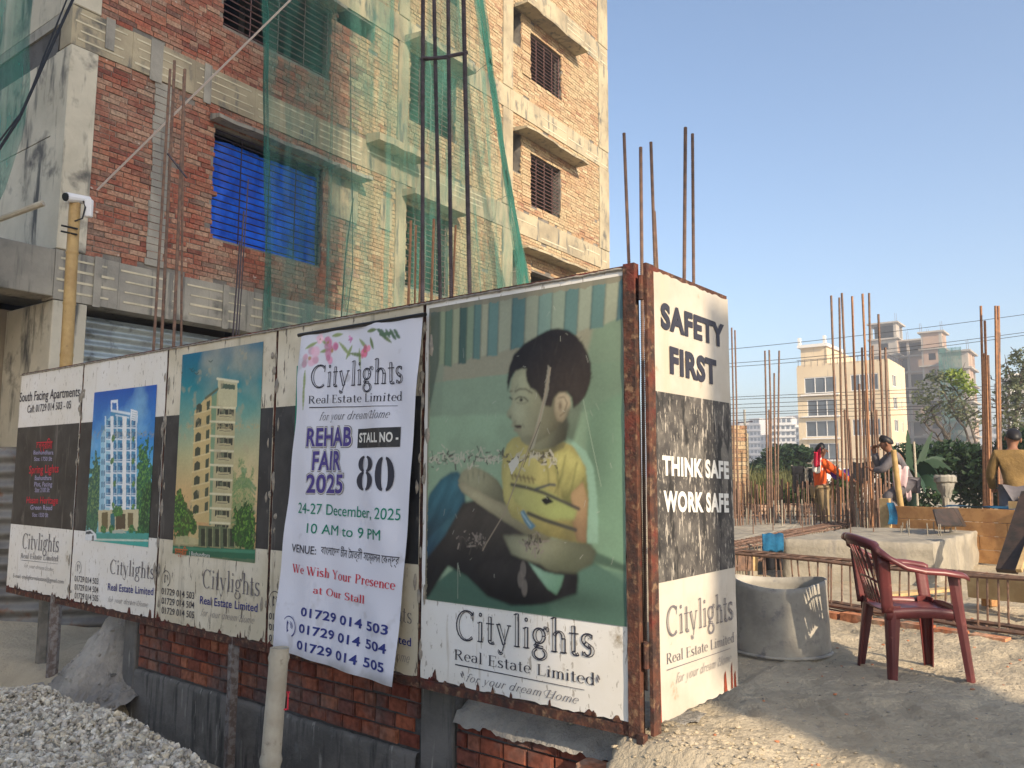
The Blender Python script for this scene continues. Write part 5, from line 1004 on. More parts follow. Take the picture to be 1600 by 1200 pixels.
# ---------------------------------------------------------------- posts and bamboo in front
def post(pl, a, z0, z1, o, r_, m, lab, seg=4, nm='steel_post', cat='post', grp=None):
    mb = MB(); P0 = pl.pt(a, z0, o); P1 = pl.pt(a, z1, o); mb.tube([tuple(np.array(P0) + (np.array(P1) - np.array(P0)) * t + np.array([.003 * fbm(t * 5, a), 0, 0])) for t in np.linspace(0, 1, 12)], r_, seg); return tag(mb.build(nm, m), lab, cat, grp)
post(HB, 3.0, -.05, .93, -.03, .036, M['post'], 'rust-stained square steel post holding the hoarding between the third and fourth panels', 4, 'steel_post')
post(HB, 5.62, .1, .92, -.03, .045, M['post'], 'brown rusty post under the first panel, nearer the gravel heap', 6, 'steel_post')
post(HB, 6.05, .15, .92, -.12, .05, M['post_wood'], 'grey weathered timber post at the far left under the first panel', 6, 'timber_post')
post(HB, -.012, -.1, .88, .022, .024, M['rust'], 'short rusty bar post standing in the sand below the hoarding corner', 4, 'steel_post')
def bamboo(name, pts, r_, m, lab, node=.32, open_top=False, mark=False):
    pts = [np.array(p_, float) for p_ in pts]; L = sum(np.linalg.norm(b - a) for a, b in zip(pts, pts[1:])); P_ = []; R__ = []; acc = 0
    for a, b in zip(pts, pts[1:]):
        n = max(2, int(np.linalg.norm(b - a) / .02))
        for i in range(n):
            q = a + (b - a) * i / n; d = acc + np.linalg.norm(q - a); ph = (d / node) % 1; bul = math.exp(-(min(ph, 1 - ph) * node / .012) ** 2); P_.append(q); R__.append(r_ * (1 + .13 * bul) * (1 - .12 * d / L))
        acc += np.linalg.norm(b - a)
    P_.append(pts[-1]); R__.append(R__[-1]); mb = MB(); mb.tube(P_, R__, 12, cap=not open_top)
    if open_top:
        e = pts[-1]; rr_ = R__[-1]; n = 12
        vs = [(e[0] + q * rr_ * cos(2 * pi * k / n), e[1] + q * rr_ * sin(2 * pi * k / n), e[2] - dz) for q, dz in ((1, 0), (.62, 0), (.55, .15)) for k in range(n)]
        mb.add(vs, [(i * n + k, i * n + (k + 1) % n, (i + 1) * n + (k + 1) % n, (i + 1) * n + k) for i in range(2) for k in range(n)] + [tuple(2 * n + k for k in range(n))])
    o = mb.build(name, m, smooth=True); return tag(o, lab, 'bamboo pole')
bp = atY(437, 1012, 3.55); bb = bamboo('bamboo_pole', [(bp[0] - .045, 3.5, -.1), (bp[0], 3.55, bp[2])], .047, M['bamboo_dry'], 'thick pale dry bamboo post standing in front of the banner, cut open at the top', .42, True)
mb = MB(); c = atY(450, 1095, 3.498); mb.box(c, (.005, .003, .075)); mb.box((c[0] - .008, c[1], c[2] - .035), (.018, .003, .006)); mb.box((c[0], c[1], c[2] + .035), (.014, .003, .006)); L = wloc(bb); o = mb.build('red_mark', M['inkred'], bb)
# cctv bamboo
y_ = 9.2; ct = atY(117, 318, y_); cb = atY(103, 575, y_ - .15)
bamboo('bamboo_pole', [(cb[0] - .12, cb[1], .2), (cb[0], cb[1], cb[2]), (ct[0], ct[1], ct[2])], .072, M['bamboo'], 'tall yellow bamboo pole carrying a small camera in front of the concrete column', .62)
t = thing('security_camera', ct, 'small white security camera clipped on top of the yellow bamboo pole', 'camera')
mb = MB(); a = np.array(ct) + [0, 0, .06]; mb.tube([a + [.10, .12, .02], a + [-.03, -.14, -.03]], [.05, .06], 12); mb.build('housing', M['plastic_white'], t, smooth=False)
mb = MB(); mb.tube([a + [-.03, -.141, -.03], a + [-.036, -.155, -.034]], [.052, .048], 12); mb.build('lens', M['plastic_black'], t)
mb = MB(); mb.box(a + [.17, 0, -.12], (.09, .06, .22)); mb.build('junction_box', M['plastic_white'], t, bevel=.012)
mb = MB(); mb.tube([a + [.1, 0, -.03], a + [.15, -.04, -.12], a + [.13, -.05, -.26], a + [.05, -.07, -.3]], .009, 5); mb.build('cable', M['cable'], t)
for k in (0, .07): mb = MB(); mb.tube([a + [-.09, -.09, -.36 - k], a + [.1, -.085, -.40 - k]], .012, 5); mb.build('strap', M['cable'], t)
# ropes and cables across the facade
def wire(name, pts, r_, m, lab, cat, sag=0, n=16, grp=None):
    P_ = []
    for a, b in zip(pts, pts[1:]):
        a, b = np.array(a, float), np.array(b, float)
        for i in range(n): t = i / n; q = a + (b - a) * t; q[2] -= sag * 4 * t * (1 - t); P_.append(q)
    P_.append(np.array(pts[-1], float)); mb = MB(); mb.tube(P_, r_, 5); return tag(mb.build(name, m), lab, cat, grp)
wire('rope', [atY(152, 297, 9.3), atY(470, -16, 9.3)], .013, M['rope'], 'pale rope stretched diagonally across the brick wall up from the security camera', 'rope')
wire('cable', [atY(-20, 262, 8), atY(30, 185, 8.2), atY(75, 85, 8.4), atY(118, -10, 8.6)], .016, M['cable'], 'thick black cable looping across the top left corner of the view', 'cable')
wire('cable', [atY(-20, 245, 8.1), atY(38, 170, 8.3), atY(68, 90, 8.5), atY(108, -10, 8.7)], .009, M['cable'], 'thinner black cable beside the thick one in the top left corner', 'cable')
wire('hanging_wire', [atY(552, 310, 13.5), atY(540, 400, 13.4), atY(533, 500, 13.3)], .012, M['cable'], 'dark wire hanging straight down the brick wall below the concrete patch', 'wire')
wire('hanging_wire', [atY(548, 90, 14), atY(548, 230, 13.6), atY(551, 312, 13.5), atY(551, 420, 13.4), atY(541, 500, 13.3)], .008, M['cable'], 'long thin dark wire hanging down the netted wall from above', 'wire')

tt = (1 + 5 ** .5) / 2; ico = np.array([(-1, tt, 0), (1, tt, 0), (-1, -tt, 0), (1, -tt, 0), (0, -1, tt), (0, 1, tt), (0, -1, -tt), (0, 1, -tt), (tt, 0, -1), (tt, 0, 1), (-tt, 0, -1), (-tt, 0, 1)]) / 1.9
icf = [(0, 11, 5), (0, 5, 1), (0, 1, 7), (0, 7, 10), (0, 10, 11), (1, 5, 9), (5, 11, 4), (11, 10, 2), (10, 7, 6), (7, 1, 8), (3, 9, 4), (3, 4, 2), (3, 2, 6), (3, 6, 8), (3, 8, 9), (4, 9, 5), (2, 4, 11), (6, 2, 10), (8, 6, 7), (9, 8, 1)]
# ---------------------------------------------------------------- left ground: tin fence, heap, step, gravel
tf = thing('corrugated_fence', (-5.5, 8.4, 0), 'dull corrugated tin fence behind the far left end of the hoarding', 'fence')
P0 = np.array([-6.1, 8.25, 0]); dv = np.array([cos(radians(14)), sin(radians(14)), 0]); nv_ = np.array([dv[1], -dv[0], 0])
for k, (a, z0, z1) in enumerate(((0, .2, 1.22), (0, 1.16, 2.22), (1.2, .18, 1.2), (1.2, 1.12, 2.15))): corrugated('corrugated_sheet', P0 + dv * a + nv_ * (.02 * (k % 2)), dv, 1.25, z0, z1, M['tin_dull'], tf, nrm=nv_, pitch=.16, amp=.026)
mb = MB(); c = HB.pt(4.85, .0, -.02); mb.pbox(HB, 4.95, 4.62, -.05, .42, -.55, -.02); tag(mb.build('concrete_step', M['plaster'], bevel=.02), 'small dark concrete block beside the left end of the low wall', 'block')
mb = MB(); G_ = []
for d in lin_(-1.0, 2.0, 80):
    row = []
    for s_ in lin_(4.35, 6.2, 70):
        x, y = HB.pt(s_, 0, -d)[:2]; h = .16 + .80 * math.exp(-((s_ - 4.78) / .46) ** 2 - ((d - .34) / .50) ** 2) * (.35 + .65 * sm(4.55, 4.8, s_)) + .16 * math.exp(-((s_ - 5.5) / .4) ** 2 - ((d - .9) / .5) ** 2)
        wn = (1 - sm(5.6, 6.15, s_)) * sm(-1.0, -.1, d) * (1 - sm(1.5, 2.0, d)); h = h * wn - .35 * (1 - wn)
        row.append((x, y, h + .06 * fbm(x * 3, y * 3, 7) + .035 * fbm(x * 9, y * 9, 3) + .018 * fbm(x * 25, y * 25, 2)))
    G_.append(row)
mb.grid(G_); rs_ = np.random.RandomState(6)
for _ in range(900):
    i, j = rs_.randint(1, 79), rs_.randint(1, 69); c = np.array(G_[i][j]); q = abs(rs_.normal(0, .012)) + .004; mb.add(list(map(tuple, (ico * (1 + rs_.uniform(-.3, .3, (12, 1))) * q) + c)), icf)
tag(mb.build('sand_heap', M['cement_heap'], smooth=False, kind='stuff'), 'rough grey sand heap behind the left end of the low wall', 'sand', kind='stuff')
# gravel heap
def edge_d(x, y):
    """signed distance outside the heap's shoulder"""
    pts = [(-3.8, 4.75), (-2.7, 4.72), (-2.08, 4.36), (-1.50, 3.80), (-1.12, 3.38), (-.9, 2.7), (-.8, 2.0)]
    best = 9; sg = 1
    for (x0, y0), (x1, y1) in zip(pts, pts[1:]):
        dx, dy = x1 - x0, y1 - y0; t = min(1, max(0, ((x - x0) * dx + (y - y0) * dy) / (dx * dx + dy * dy))); qx, qy = x0 + t * dx, y0 + t * dy; d = hypot(x - qx, y - qy)
        if d < best: best = d; sg = 1 if (dx * (y - qy) - dy * (x - qx)) > 0 else -1
    return best * sg
def heap(x, y):
    d = edge_d(x, y); base = .77 + .06 * fbm(x * 1.7, y * 1.7, 8) + .05 * sm(0, -1.0, d) - .05
    return max(-.05, base - max(0, d + .06) * .85)
mb = MB(); hx = np.linspace(-4.6, .2, 80); hy = np.linspace(1.2, 5.8, 76); mb.grid([[(x, y, heap(x, y) - .02) for x in hx] for y in hy])
core_n = len(mb.v)
rs = np.random.RandomState(2); cnt = 0
while cnt < 22000:
    x = rs.uniform(-3.6, -.3); y = rs.uniform(2.5, 5.2)
    if x < -.78 * y: continue
    d = edge_d(x, y)
    if d > .95: continue
    z = heap(x, y)
    if z < .02: continue
    sz_ = rs.choice([rs.uniform(.004, .009), rs.uniform(.008, .014), rs.uniform(.012, .019)], p=[.35, .4, .25]); A3 = np.linalg.qr(rs.randn(3, 3))[0]; sc_ = np.array([1.25, .95, .65]) * rs.uniform(.8, 1.2, 3) * sz_
    v = (ico * (1 + rs.uniform(-.25, .25, (12, 1))) * sc_) @ A3.T + [x, y, z + rs.uniform(-.006, .014)]
    mb.add(list(map(tuple, v)), icf); cnt += 1
tag(mb.build('gravel_heap', M['gravel'], kind='stuff'), 'pale grey crushed stone heap in the lower left corner', 'gravel', kind='stuff')

# ---------------------------------------------------------------- starter bars behind the hoarding
def bar(px_b, py_b, px_t, py_t, Y, r_, m, lab, grp, zb=None, bend=0):
    b = atY(px_b, py_b, Y); tp_ = atY(px_t, py_t, Y); d = (tp_ - b) / (tp_[2] - b[2]); z0 = .75 if zb is None else zb; b0 = b + d * (z0 - b[2]); mb = MB(); n = 10
    mid = [b0 + (tp_ - b0) * t + np.array([bend * sin(pi * t), 0, 0]) for t in np.linspace(0, 1, n)]
    mb.tube(mid, r_, 6)
    if r_ > .0085 and Y < 6.5:
        L = np.linalg.norm(tp_ - b0); k = int(L / .012); ax = (tp_ - b0) / L; u_ = np.cross(ax, [0, 1, 0]); u_ /= np.linalg.norm(u_); w_ = np.cross(ax, u_)
        for i in range(k):
            c = b0 + (tp_ - b0) * (i + .5) / k + np.array([bend * sin(pi * (i + .5) / k), 0, 0]); R2 = r_ * 1.16
            vs = [tuple(c + (u_ * cos(q) + w_ * sin(q)) * (R2 if j == 0 else r_ * .9) + ax * (dz + .003 * sin(q))) for j, dz in ((1, -.003), (0, -.001), (0, .001), (1, .003)) for q in np.linspace(0, 2 * pi, 7)[:-1]]
            mb.add(vs, [(a * 6 + q, a * 6 + (q + 1) % 6, (a + 1) * 6 + (q + 1) % 6, (a + 1) * 6 + q) for a in range(3) for q in range(6)])
    o = mb.build('rebar', m); return tag(o, lab, 'rebar', grp)
l1 = 'ribbed rebar against the sky above the hoarding corner'
for a in ((983, 420, 975, 208, 4.6, .0095), (1003, 430, 1001, 230, 4.5, .010), (1024, 430, 1017, 222, 4.7, .0095), (1069, 450, 1071, 199, 4.9, .011), (1084, 460, 1082, 209, 5.1, .010), (1028, 430, 1023, 330, 4.9, .007)):
    bar(*a, M['rebar'], l1, 'ribbed rebars rising behind the hoarding corner')
l2 = 'dark rebar before the green net, tied near the top'
for a in ((660, 475, 661, -10, 5.0, .013), (688, 470, 678, -10, 5.3, .013), (705, 465, 700, -10, 5.2, .013), (734, 462, 724, -10, 5.0, .014)): bar(*a, M['rebar_dark'], l2, 'four dark rebars tied together before the net')
mb = MB(); mb.tube([atY(657, 93, 5.0), atY(690, 90, 4.98), atY(731, 82, 5.0)], .012, 6); mb.tube([atY(660, 90, 4.97), atY(700, 91, 4.97)], .008, 6); tag(mb.build('tie_bar', M['rebar_dark']), 'short dark bar tied across the four tall rebars near the top', 'rebar')
l3 = 'greyish vertical rebar before the red brick wall'
for a in ((240, 545, 266, 108, 7.6, .013), (252, 545, 273, 95, 7.8, .015), (271, 545, 289, 108, 7.6, .015), (283, 540, 287, 120, 8.0, .012)): bar(*a, M['rebar'], l3, 'four vertical rebars before the red brick wall')
mb = MB(); mb.tube([atY(262, 240, 7.6), atY(292, 278, 7.55)], .010, 5); tag(mb.build('tie_bar', M['rebar_dark']), 'short slanting bar tied to the rebars in front of the red bricks', 'rebar')
for a in ((364, 522, 375, 376, 7.9, .008), (369, 522, 381, 330, 7.9, .008), (373, 520, 388, 280, 8.0, .006)): bar(*a, M['rebar_dark'], 'thin dark rebar under the blue barred window', 'thin rebars under the blue window')
for a in ((638, 480, 642, 345, 7.4, .014), (655, 475, 658, 372, 7.5, .010), (674, 470, 678, 342, 7.4, .014), (707, 462, 712, 352, 7.8, .012), (648, 480, 650, 352, 7.6, .010)): bar(*a, M['rebar_orange'], 'orange rebar stub above the hoarding by the dark rebars', 'orange rebar stubs above the hoarding')
# clods of dry mortar and sand round the foot of the corner
mb = MB(); rs = np.random.RandomState(31); n = 0
while n < 700:
    x, y = rs.normal(.78, .38), rs.normal(3.34, .22)
    if x < .2 or x > 2.2 or y < 2.7: continue
    s_ = abs(rs.normal(0, .005)) + .002; v = (ico * (1 + rs.uniform(-.3, .3, (12, 1))) * s_ * [1.2, 1, .7]) + [x, y, terrain(x, y) + s_ * .2]; mb.add(list(map(tuple, v)), icf); n += 1
tag(mb.build('sand_clods', M['sand'], kind='stuff'), 'small sand and mortar clods scattered round the foot of the safety panel', 'clods', kind='stuff')
# ---------------------------------------------------------------- building site beyond the hoarding
def poly3(pts, z0, z1, nm, m, parent=None, rough=.0, smooth=False):
    mb = MB(); n = len(pts)
    if not rough: mb.prism([(p_[0], p_[1]) for p_ in pts], z0, z1); return mb.build(nm, m, parent, bevel=.012)
    # subdivided sides and top with uneven cast surface
    ring = []
    for i in range(n):
        a, b = np.array(pts[i][:2], float), np.array(pts[(i + 1) % n][:2], float); k = max(2, int(np.linalg.norm(b - a) / .09)); ring += [a + (b - a) * j / k for j in range(k)]
    c = np.mean(ring, 0); rows = []
    for t in np.linspace(0, 1, 7): rows.append([(p_[0] + rough * fbm(p_[0] * 3, p_[1] * 3, t * 2), p_[1] + rough * fbm(p_[0] * 3 + 9, p_[1] * 3, t * 2), z0 + (z1 - z0) * t) for p_ in ring])
    for q in (.02, .06, .2, .5, .8, 1.0): rows.append([(p_[0] + (c[0] - p_[0]) * q, p_[1] + (c[1] - p_[1]) * q, z1 + .012 + rough * .6 * fbm(p_[0] * (1 - q) * 4, p_[1] * (1 - q) * 4)) for p_ in ring])
    rows = [r_ + [r_[0]] for r_ in rows]; mb.grid(rows); return mb.build(nm, m, parent, smooth=True)
C0, C1, C3 = np.array([4.5, 8.6]), np.array([6.17, 10.6]), np.array([3.07, 9.15]); C2 = C1 + C3 - C0
tag(poly3([C0, C1, C2, C3], .7, 1.225, 'concrete_footing', M['footing'], rough=.03), 'large cast concrete footing block behind the red chair', 'footing')
sa = [atZ(1120, 868, 1.15), atZ(1226, 836, 1.15), atZ(1392, 808, 1.15), atZ(1420, 800, 1.15), atZ(1125, 803, 1.15)]
tag(poly3(sa, .7, 1.15, 'concrete_slab', M['footing'], rough=.03), 'pale cast concrete slab carrying the rows of rebar, beside the safety panel', 'slab')
def cage(P0, P1, W_, H0, H1, nst, rb, rs_, m, lab, nbar=4, jit=.01, name='rebar_cage', sub=2):
    P0, P1 = np.array(P0, float), np.array(P1, float); d = (P1 - P0); L = np.linalg.norm(d); d /= L; nn = np.array([-d[1], d[0], 0])
    t = thing(name, (P0[0], P0[1], H0), lab, 'rebar cage'); r = random.Random(5)
    for k in range(nbar):
        for z in ((H0, H1)):
            o = (k / (nbar - 1) - .5) * W_ if nbar > 1 else 0
            a, b = P0 + nn * o, P1 + nn * o; mb = MB(); mb.tube([(*(a + (b - a) * q)[:2], z + r.uniform(-jit, jit)) for q in np.linspace(-.01, 1.01, 12)], rb, 6); mb.build('long_bar', m, t)
    for i in range(nst):
        c = P0 + (P1 - P0) * (i + .5 + r.uniform(-.15, .15)) / nst; tl = r.uniform(-.03, .03)
        q = [c + nn * W_ / 2, c - nn * W_ / 2]; pts = [(*q[0][:2], H0 - .01), (*q[1][:2], H0 - .01), (q[1][0] + d[0] * tl, q[1][1] + d[1] * tl, H1 + .012), (q[0][0] + d[0] * tl, q[0][1] + d[1] * tl, H1 + .012), (*q[0][:2], H0 - .01)]
        mb = MB(); mb.tube(pts, rs_, 5); mb.build('stirrup', m, t)
    return t
cage((2.02, 7.80, 0), (4.6, 4.54, 0), .17, .86, 1.225, 26, .0165, .0075, M['rebar'], 'long rusty rebar cage lying on the sand across the site behind the ring and chair', 2)
cA, cB = atZ(1128, 878, 1.02), atZ(1415, 801, 1.12)
cage((cA[0], cA[1], 0), (cB[0], cB[1], 0), .32, .98, 1.17, 90, .013, .008, M['rebar'], 'dense rusty rebar cage running diagonally between the slab and the footing', 4, .02)
# loose bars, wires and brick edging on the sand
ed = thing('brick_edging', atZ(1290, 966, .8), 'row of orange bricks laid along the sand in front of the rebar cage', 'brick edging'); eL = wloc(ed)
a, b = atZ(1275, 957, .8), atZ(1575, 1004, .8); d = (b - a); L = np.linalg.norm(d[:2]); dd = d / L; me_ed = mo
x = 0; r = random.Random(9)
while x < L:
    if r.random() < .82:
        o = bpy.data.objects.new('brick', me_ed); COL.objects.link(o); o.parent = ed; l_ = r.uniform(.2, .24); c = Vector(a + dd * (x + l_ / 2)) - eL
        o.matrix_basis = Matrix.Translation((c.x, c.y, r.uniform(-.012, .008) + .8 - eL.z)) @ Matrix.Rotation(atan2(dd[1], dd[0]) + r.uniform(-.05, .05), 4, 'Z') @ Matrix.Diagonal((l_, .11, .07, 1))
    x += .25
for k in range(5):
    o = np.array([.05 * k, .10 + .06 * k, 0]); mb = MB(); aa, bb_ = a + o, b + o + [.3, 0, 0]; mb.tube([aa + (bb_ - aa) * q + np.array([0, .02 * fbm(q * 5, k), .03 + .01 * fbm(q * 9, k)]) for q in np.linspace(-.1, 1.1, 20)], .007, 5)
    tag(mb.build('rebar', M['rebar']), 'thin rusty bar lying on the sand just behind the brick edging', 'rebar', 'thin bars lying along the brick edging')
# ring: cement-caked sheet cylinder, dented
RC = (1.80, 5.50, .80); mb = MB(); rows = []
def rr_(th, z): return .318 + .012 * (1 - z / .44) + .008 * sin(3 * th + 1) + .010 * math.exp(-((th - 5.6) / .10) ** 2) * sin(z * 7) - .012 * math.exp(-((th - 5.25) / .08) ** 2) + .006 * sin(9 * th) * z
for z in np.linspace(0, .445, 14): rows.append([(RC[0] + rr_(th, z) * cos(th), RC[1] + rr_(th, z) * sin(th), RC[2] + z + (.02 * sin(th * 2 + 2) if z > .4 else 0)) for th in np.linspace(0, 2 * pi, 73)])
for z in np.linspace(.445, 0, 8): rows.append([(RC[0] + (rr_(th, z) - .013) * cos(th), RC[1] + (rr_(th, z) - .013) * sin(th), RC[2] + z + (.02 * sin(th * 2 + 2) if z > .4 else 0)) for th in np.linspace(0, 2 * pi, 73)])
mb.grid(rows); ring = tag(mb.build('well_ring', M['ring'], smooth=True), 'open grey cement-coated ring standing on the sand between the safety panel and the chair', 'ring')
mb = MB(); mb.lathe((RC[0], RC[1], RC[2] - .01), [(.328, 0), (.345, .0), (.347, .010), (.332, .018)], 60); mb.build('rim', M['ring'], ring, smooth=True)
# ---- chair
CH = np.array([2.36, 4.84, .79]); fx = np.array([.995, -.09, 0]); fy = np.array([.09, .995, 0])
def cp(x, y, z): return tuple(CH + fx * x + fy * y + np.array([0, 0, z]))
ch = thing('plastic_armchair', CH, 'maroon plastic armchair with slatted patterned back standing on the sand', 'chair')
def surf(fn, U_, V_, nm, th=.006, parent=ch):
    mb = MB(); mb.grid([[fn(u, v) for u in U_] for v in V_]); return mb.build(nm, M['chair'], parent, smooth=True, solid=th)
lin_ = np.linspace
surf(lambda u, v: cp(u, v, .40 + .012 * cos(pi * v / .46) * -1 - .02 * (1 - (u / .22) ** 2) * .6), lin_(-.2, .21, 16), lin_(-.205, .205, 14), 'seat')
# apron
for sy in (-1, 1): surf(lambda u, v: cp(u, sy * (.207 + .004), v + .015 * sin(pi * (u + .2) / .41) - .0), lin_(-.2, .21, 12), lin_(.34, .40, 3), 'apron')
surf(lambda u, v: cp(.213, u, v + .02 * cos(pi * u / .41)), lin_(-.205, .205, 12), lin_(.335, .40, 3), 'apron')
# legs: splayed L-sections
def leg(sx, sy, top, foot, nm='leg', wt=.07, wb=.042):
    mb = MB(); G_ = []
    for t in lin_(0, 1, 12):
        w_ = wt + (wb - wt) * t; x = top[0] + (foot[0] - top[0]) * t; y = top[1] + (foot[1] - top[1]) * t; z = top[2] * (1 - t)
        G_.append([cp(x - sx * w_, y, z), cp(x - sx * w_ * .55, y + sy * .010, z), cp(x - sx * .012, y + sy * .008, z), cp(x, y - sy * .004, z), cp(x + sx * .004, y - sy * w_ * .55, z), cp(x, y - sy * w_, z)])
    mb.grid(G_); return mb.build(nm, M['chair'], ch, smooth=False, solid=.006)
leg(-1, -1, (-.185, -.20, .42), (-.20, -.215, 0)); leg(-1, 1, (-.185, .20, .42), (-.235, .21, 0)); leg(1, 1, (.20, .20, .42), (.20, .215, 0)); leg(1, -1, (.205, -.20, .62), (.255, -.225, 0), wt=.06)
# back: curved shell with side posts and leaf-shaped holes between them
def bk(v, z):
    t = (z - .40) / .40; x = -.195 - .11 * t - .02 * t * t + .075 * (v / .2) ** 2 * (.35 + .65 * t)
    return x
def wz(z): t = (z - .36) / .44; return .165 + .05 * sin(min(1, t) * pi * .55)
ztop = lambda q: .81 - .045 * abs(q) ** 2.2
mbk = MB(); rows_ = []
for q in lin_(-1, 1, 25): rows_.append(q)
def backpt(q, t, o=0): z = .42 + (ztop(q) - .42) * t; w_ = .165 + .055 * t; v = q * w_; return cp(bk(v, z) + o, v, z)
for k, (q0, q1) in enumerate([(-1, -.80), (.80, 1)]): surf(lambda u, v: backpt(u, v), lin_(q0, q1, 4), lin_(0, 1, 16), 'back_post', .009)
surf(lambda u, v: backpt(u, v), lin_(-.8, .8, 24), lin_(.86, 1, 5), 'top_rail', .012)
for k, q in enumerate(lin_(-.62, .62, 7)):
    surf(lambda u, v: backpt(q + u * (.050 + .035 * sin(v * pi * 4)), v), lin_(-1, 1, 4), lin_(0, .87, 26), 'slat', .006)
for t_ in (.08, .34, .60): surf(lambda u, v: backpt(u, t_ + v + .04 * cos(u * 2)), lin_(-.8, .8, 18), lin_(-.016, .016, 3), 'cross_slat', .006)
# rolled rim over the back and down into the arms
for sy in (-1, 1):
    P_ = [backpt(sy * q, 1.0) for q in lin_(0, .9, 8)] + [cp(-.235, sy * .235, .745), cp(-.18, sy * .25, .70), cp(-.10, sy * .257, .655), cp(0, sy * .26, .635), (cp(.10, sy * .258, .63)), cp(.20, sy * .25, .615), cp(.225, sy * .24, .60)]
    G_ = []
    for i, p_ in enumerate(P_):
        p_ = np.array(p_); a_ = np.array(P_[max(i - 1, 0)]); b_ = np.array(P_[min(i + 1, len(P_) - 1)]); tdir = (b_ - a_) / (np.linalg.norm(b_ - a_) + 1e-9); side = np.cross(tdir, [0, 0, 1]); side /= np.linalg.norm(side) + 1e-9; wd = .022 + .012 * min(1, i / 9)
        G_.append([tuple(p_ + side * wd * q + np.array([0, 0, h])) for q, h in ((-1.1, -.028), (-1, -.006), (-.5, .006), (.5, .006), (1, -.006), (1.1, -.028))])
    mb = MB(); mb.grid(G_); mb.build('armrest', M['chair'], ch, smooth=True, solid=.006)
    # arm front support down to the seat, and the far front leg
    if sy > 0: surf(lambda u, v: cp(.17 + .05 * v * .2 + u, sy * (.245 - .03 * v), .615 - .22 * v), lin_(-.03, .04, 4), lin_(0, 1, 8), 'arm_support', .007)
    surf(lambda u, v: cp(-.19 + u - .02 * (1 - v), sy * (.235 - .03 * v), .70 - .32 * v), lin_(-.035, .03, 4), lin_(0, 1, 8), 'arm_support', .007)
# ---- timber
tm = thing('timber_stack', atY(1515, 930, 7.0), 'pale sawn timber beam resting on a short block behind the chair', 'timber')
def beam3(a, b, w_, h, nm, m, parent=None):
    a, b = np.array(a, float), np.array(b, float); d = (b - a) / np.linalg.norm(b - a); up = np.array([0, 0, 1.0]); up = up - d * (up @ d)
    if np.linalg.norm(up) < .2: up = np.array([0, 1.0, 0]) - d * d[1]
    up /= np.linalg.norm(up); mb = MB(); mb.box((a + b) / 2, (np.linalg.norm(b - a), w_, h), ax=d, az=up); return mb.build(nm, m, parent, bevel=.004)
a = atY(1516, 915, 7.0); b = atY(1660, 928, 6.3); beam3(a, b, .09, .19, 'beam', M['wood_pale'], tm); beam3(a + [0.1, .11, .02], b + [.1, .12, 0], .09, .17, 'beam', M['wood_pale'], tm); beam3(atY(1540, 938, 7.0), atY(1554, 938, 7.2), .07, .10, 'block', M['wood'], tm)
tag(beam3(atZ(1385, 930, .86), atZ(1490, 920, .86), .12, .03, 'plank', M['wood_pale']), 'pale plank lying flat on the sand seen through the chair', 'plank')
tag(beam3(atY(1573, 893, 7.6), atY(1612, 770, 8.2), .18, .05, 'board', M['wood_dark']), 'dark board leaning at the right edge in front of the orange formwork', 'board'); tag(beam3(atY(1592, 892, 7.4), atY(1625, 800, 8), .05, .04, 'stake', M['wood_pale']), 'light wooden stake leaning beside the dark board at the right edge', 'stake')
# ---- formwork
fa, fb = atY(1387, 800, 11.4), atY(1680, 800, 9.6); fd = (fb - fa); fd[2] = 0; FL = np.linalg.norm(fd); fd /= FL; fn = np.array([fd[1], -fd[0], 0])
fw = thing('plank_formwork', (fa[0], fa[1], .8), 'orange plank formwork box standing beyond the concrete footing', 'formwork')
r = random.Random(6)
for k in range(4):
    z0 = .83 + .175 * k; x = 0
    while x < FL: l_ = r.uniform(1.2, 2.1); c = fa + fd * (x + l_ / 2) + fn * r.uniform(-.006, .008); mb = MB(); c = c + fd * (min(l_, FL - x) - l_) / 2; mb.box((c[0], c[1], z0 + .085), (min(l_, FL - x) - .006, .03, .170), ax=fd, az=(0, 0, 1)); mb.build('plank', M['wood'], fw, bevel=.003); x += l_
for x in (.0, 1.95, 3.35):
    c = fa + fd * x + fn * .06; mb = MB(); mb.box((c[0], c[1], 1.2), (.10 if x else .14, .06, .86 if x != 1.95 else .88), ax=fd, az=(0, 0, 1)); mb.build('stud', M['wood_pale'], fw, bevel=.003)
for x, h in ((1.60, .1), (1.72, .16), (1.82, .12)):
    c = fa + fd * x - fn * .1; mb = MB(); mb.box((c[0], c[1], 1.53 + h / 2), (.13, .06, h), ax=fd, az=(0, 0, 1)); mb.build('offcut', M['wood_pale'], fw)
mb = MB(); mb.grid([[tuple(fa + fd * x - fn * (.02 + .35 * q) + np.array([0, 0, 1.545 - fa[2] + .015 * sin(x * 7 + q * 5)])) for x in lin_(.75, 2.6, 30)] for q in lin_(0, 1, 6)]); mb.grid([[tuple(fa + fd * x + fn * .07 + np.array([0, 0, 1.56 - fa[2] - .32 * q * (1 + .3 * sin(x * 30))])) for x in lin_(2.25, 2.42, 8)] for q in lin_(0, 1, 8)]); tag(mb.build('blue_sheet', M['blue_cloth'], smooth=True, kind=None), 'blue plastic sheet along the top edge of the orange formwork', 'sheet')
mb = MB(); c = atY(1390, 800, 11.25); mb.grid([[(c[0] + u + .03 * sin(v * 9), c[1] + .03 * sin(u * 40 + v * 6), c[2] + .13 - v) for u in lin_(-.05, .07, 8)] for v in lin_(0, .3, 10)]); tag(mb.build('blue_rag', M['blue_cloth'], smooth=True), 'blue rag hanging on the left end of the formwork', 'rag')
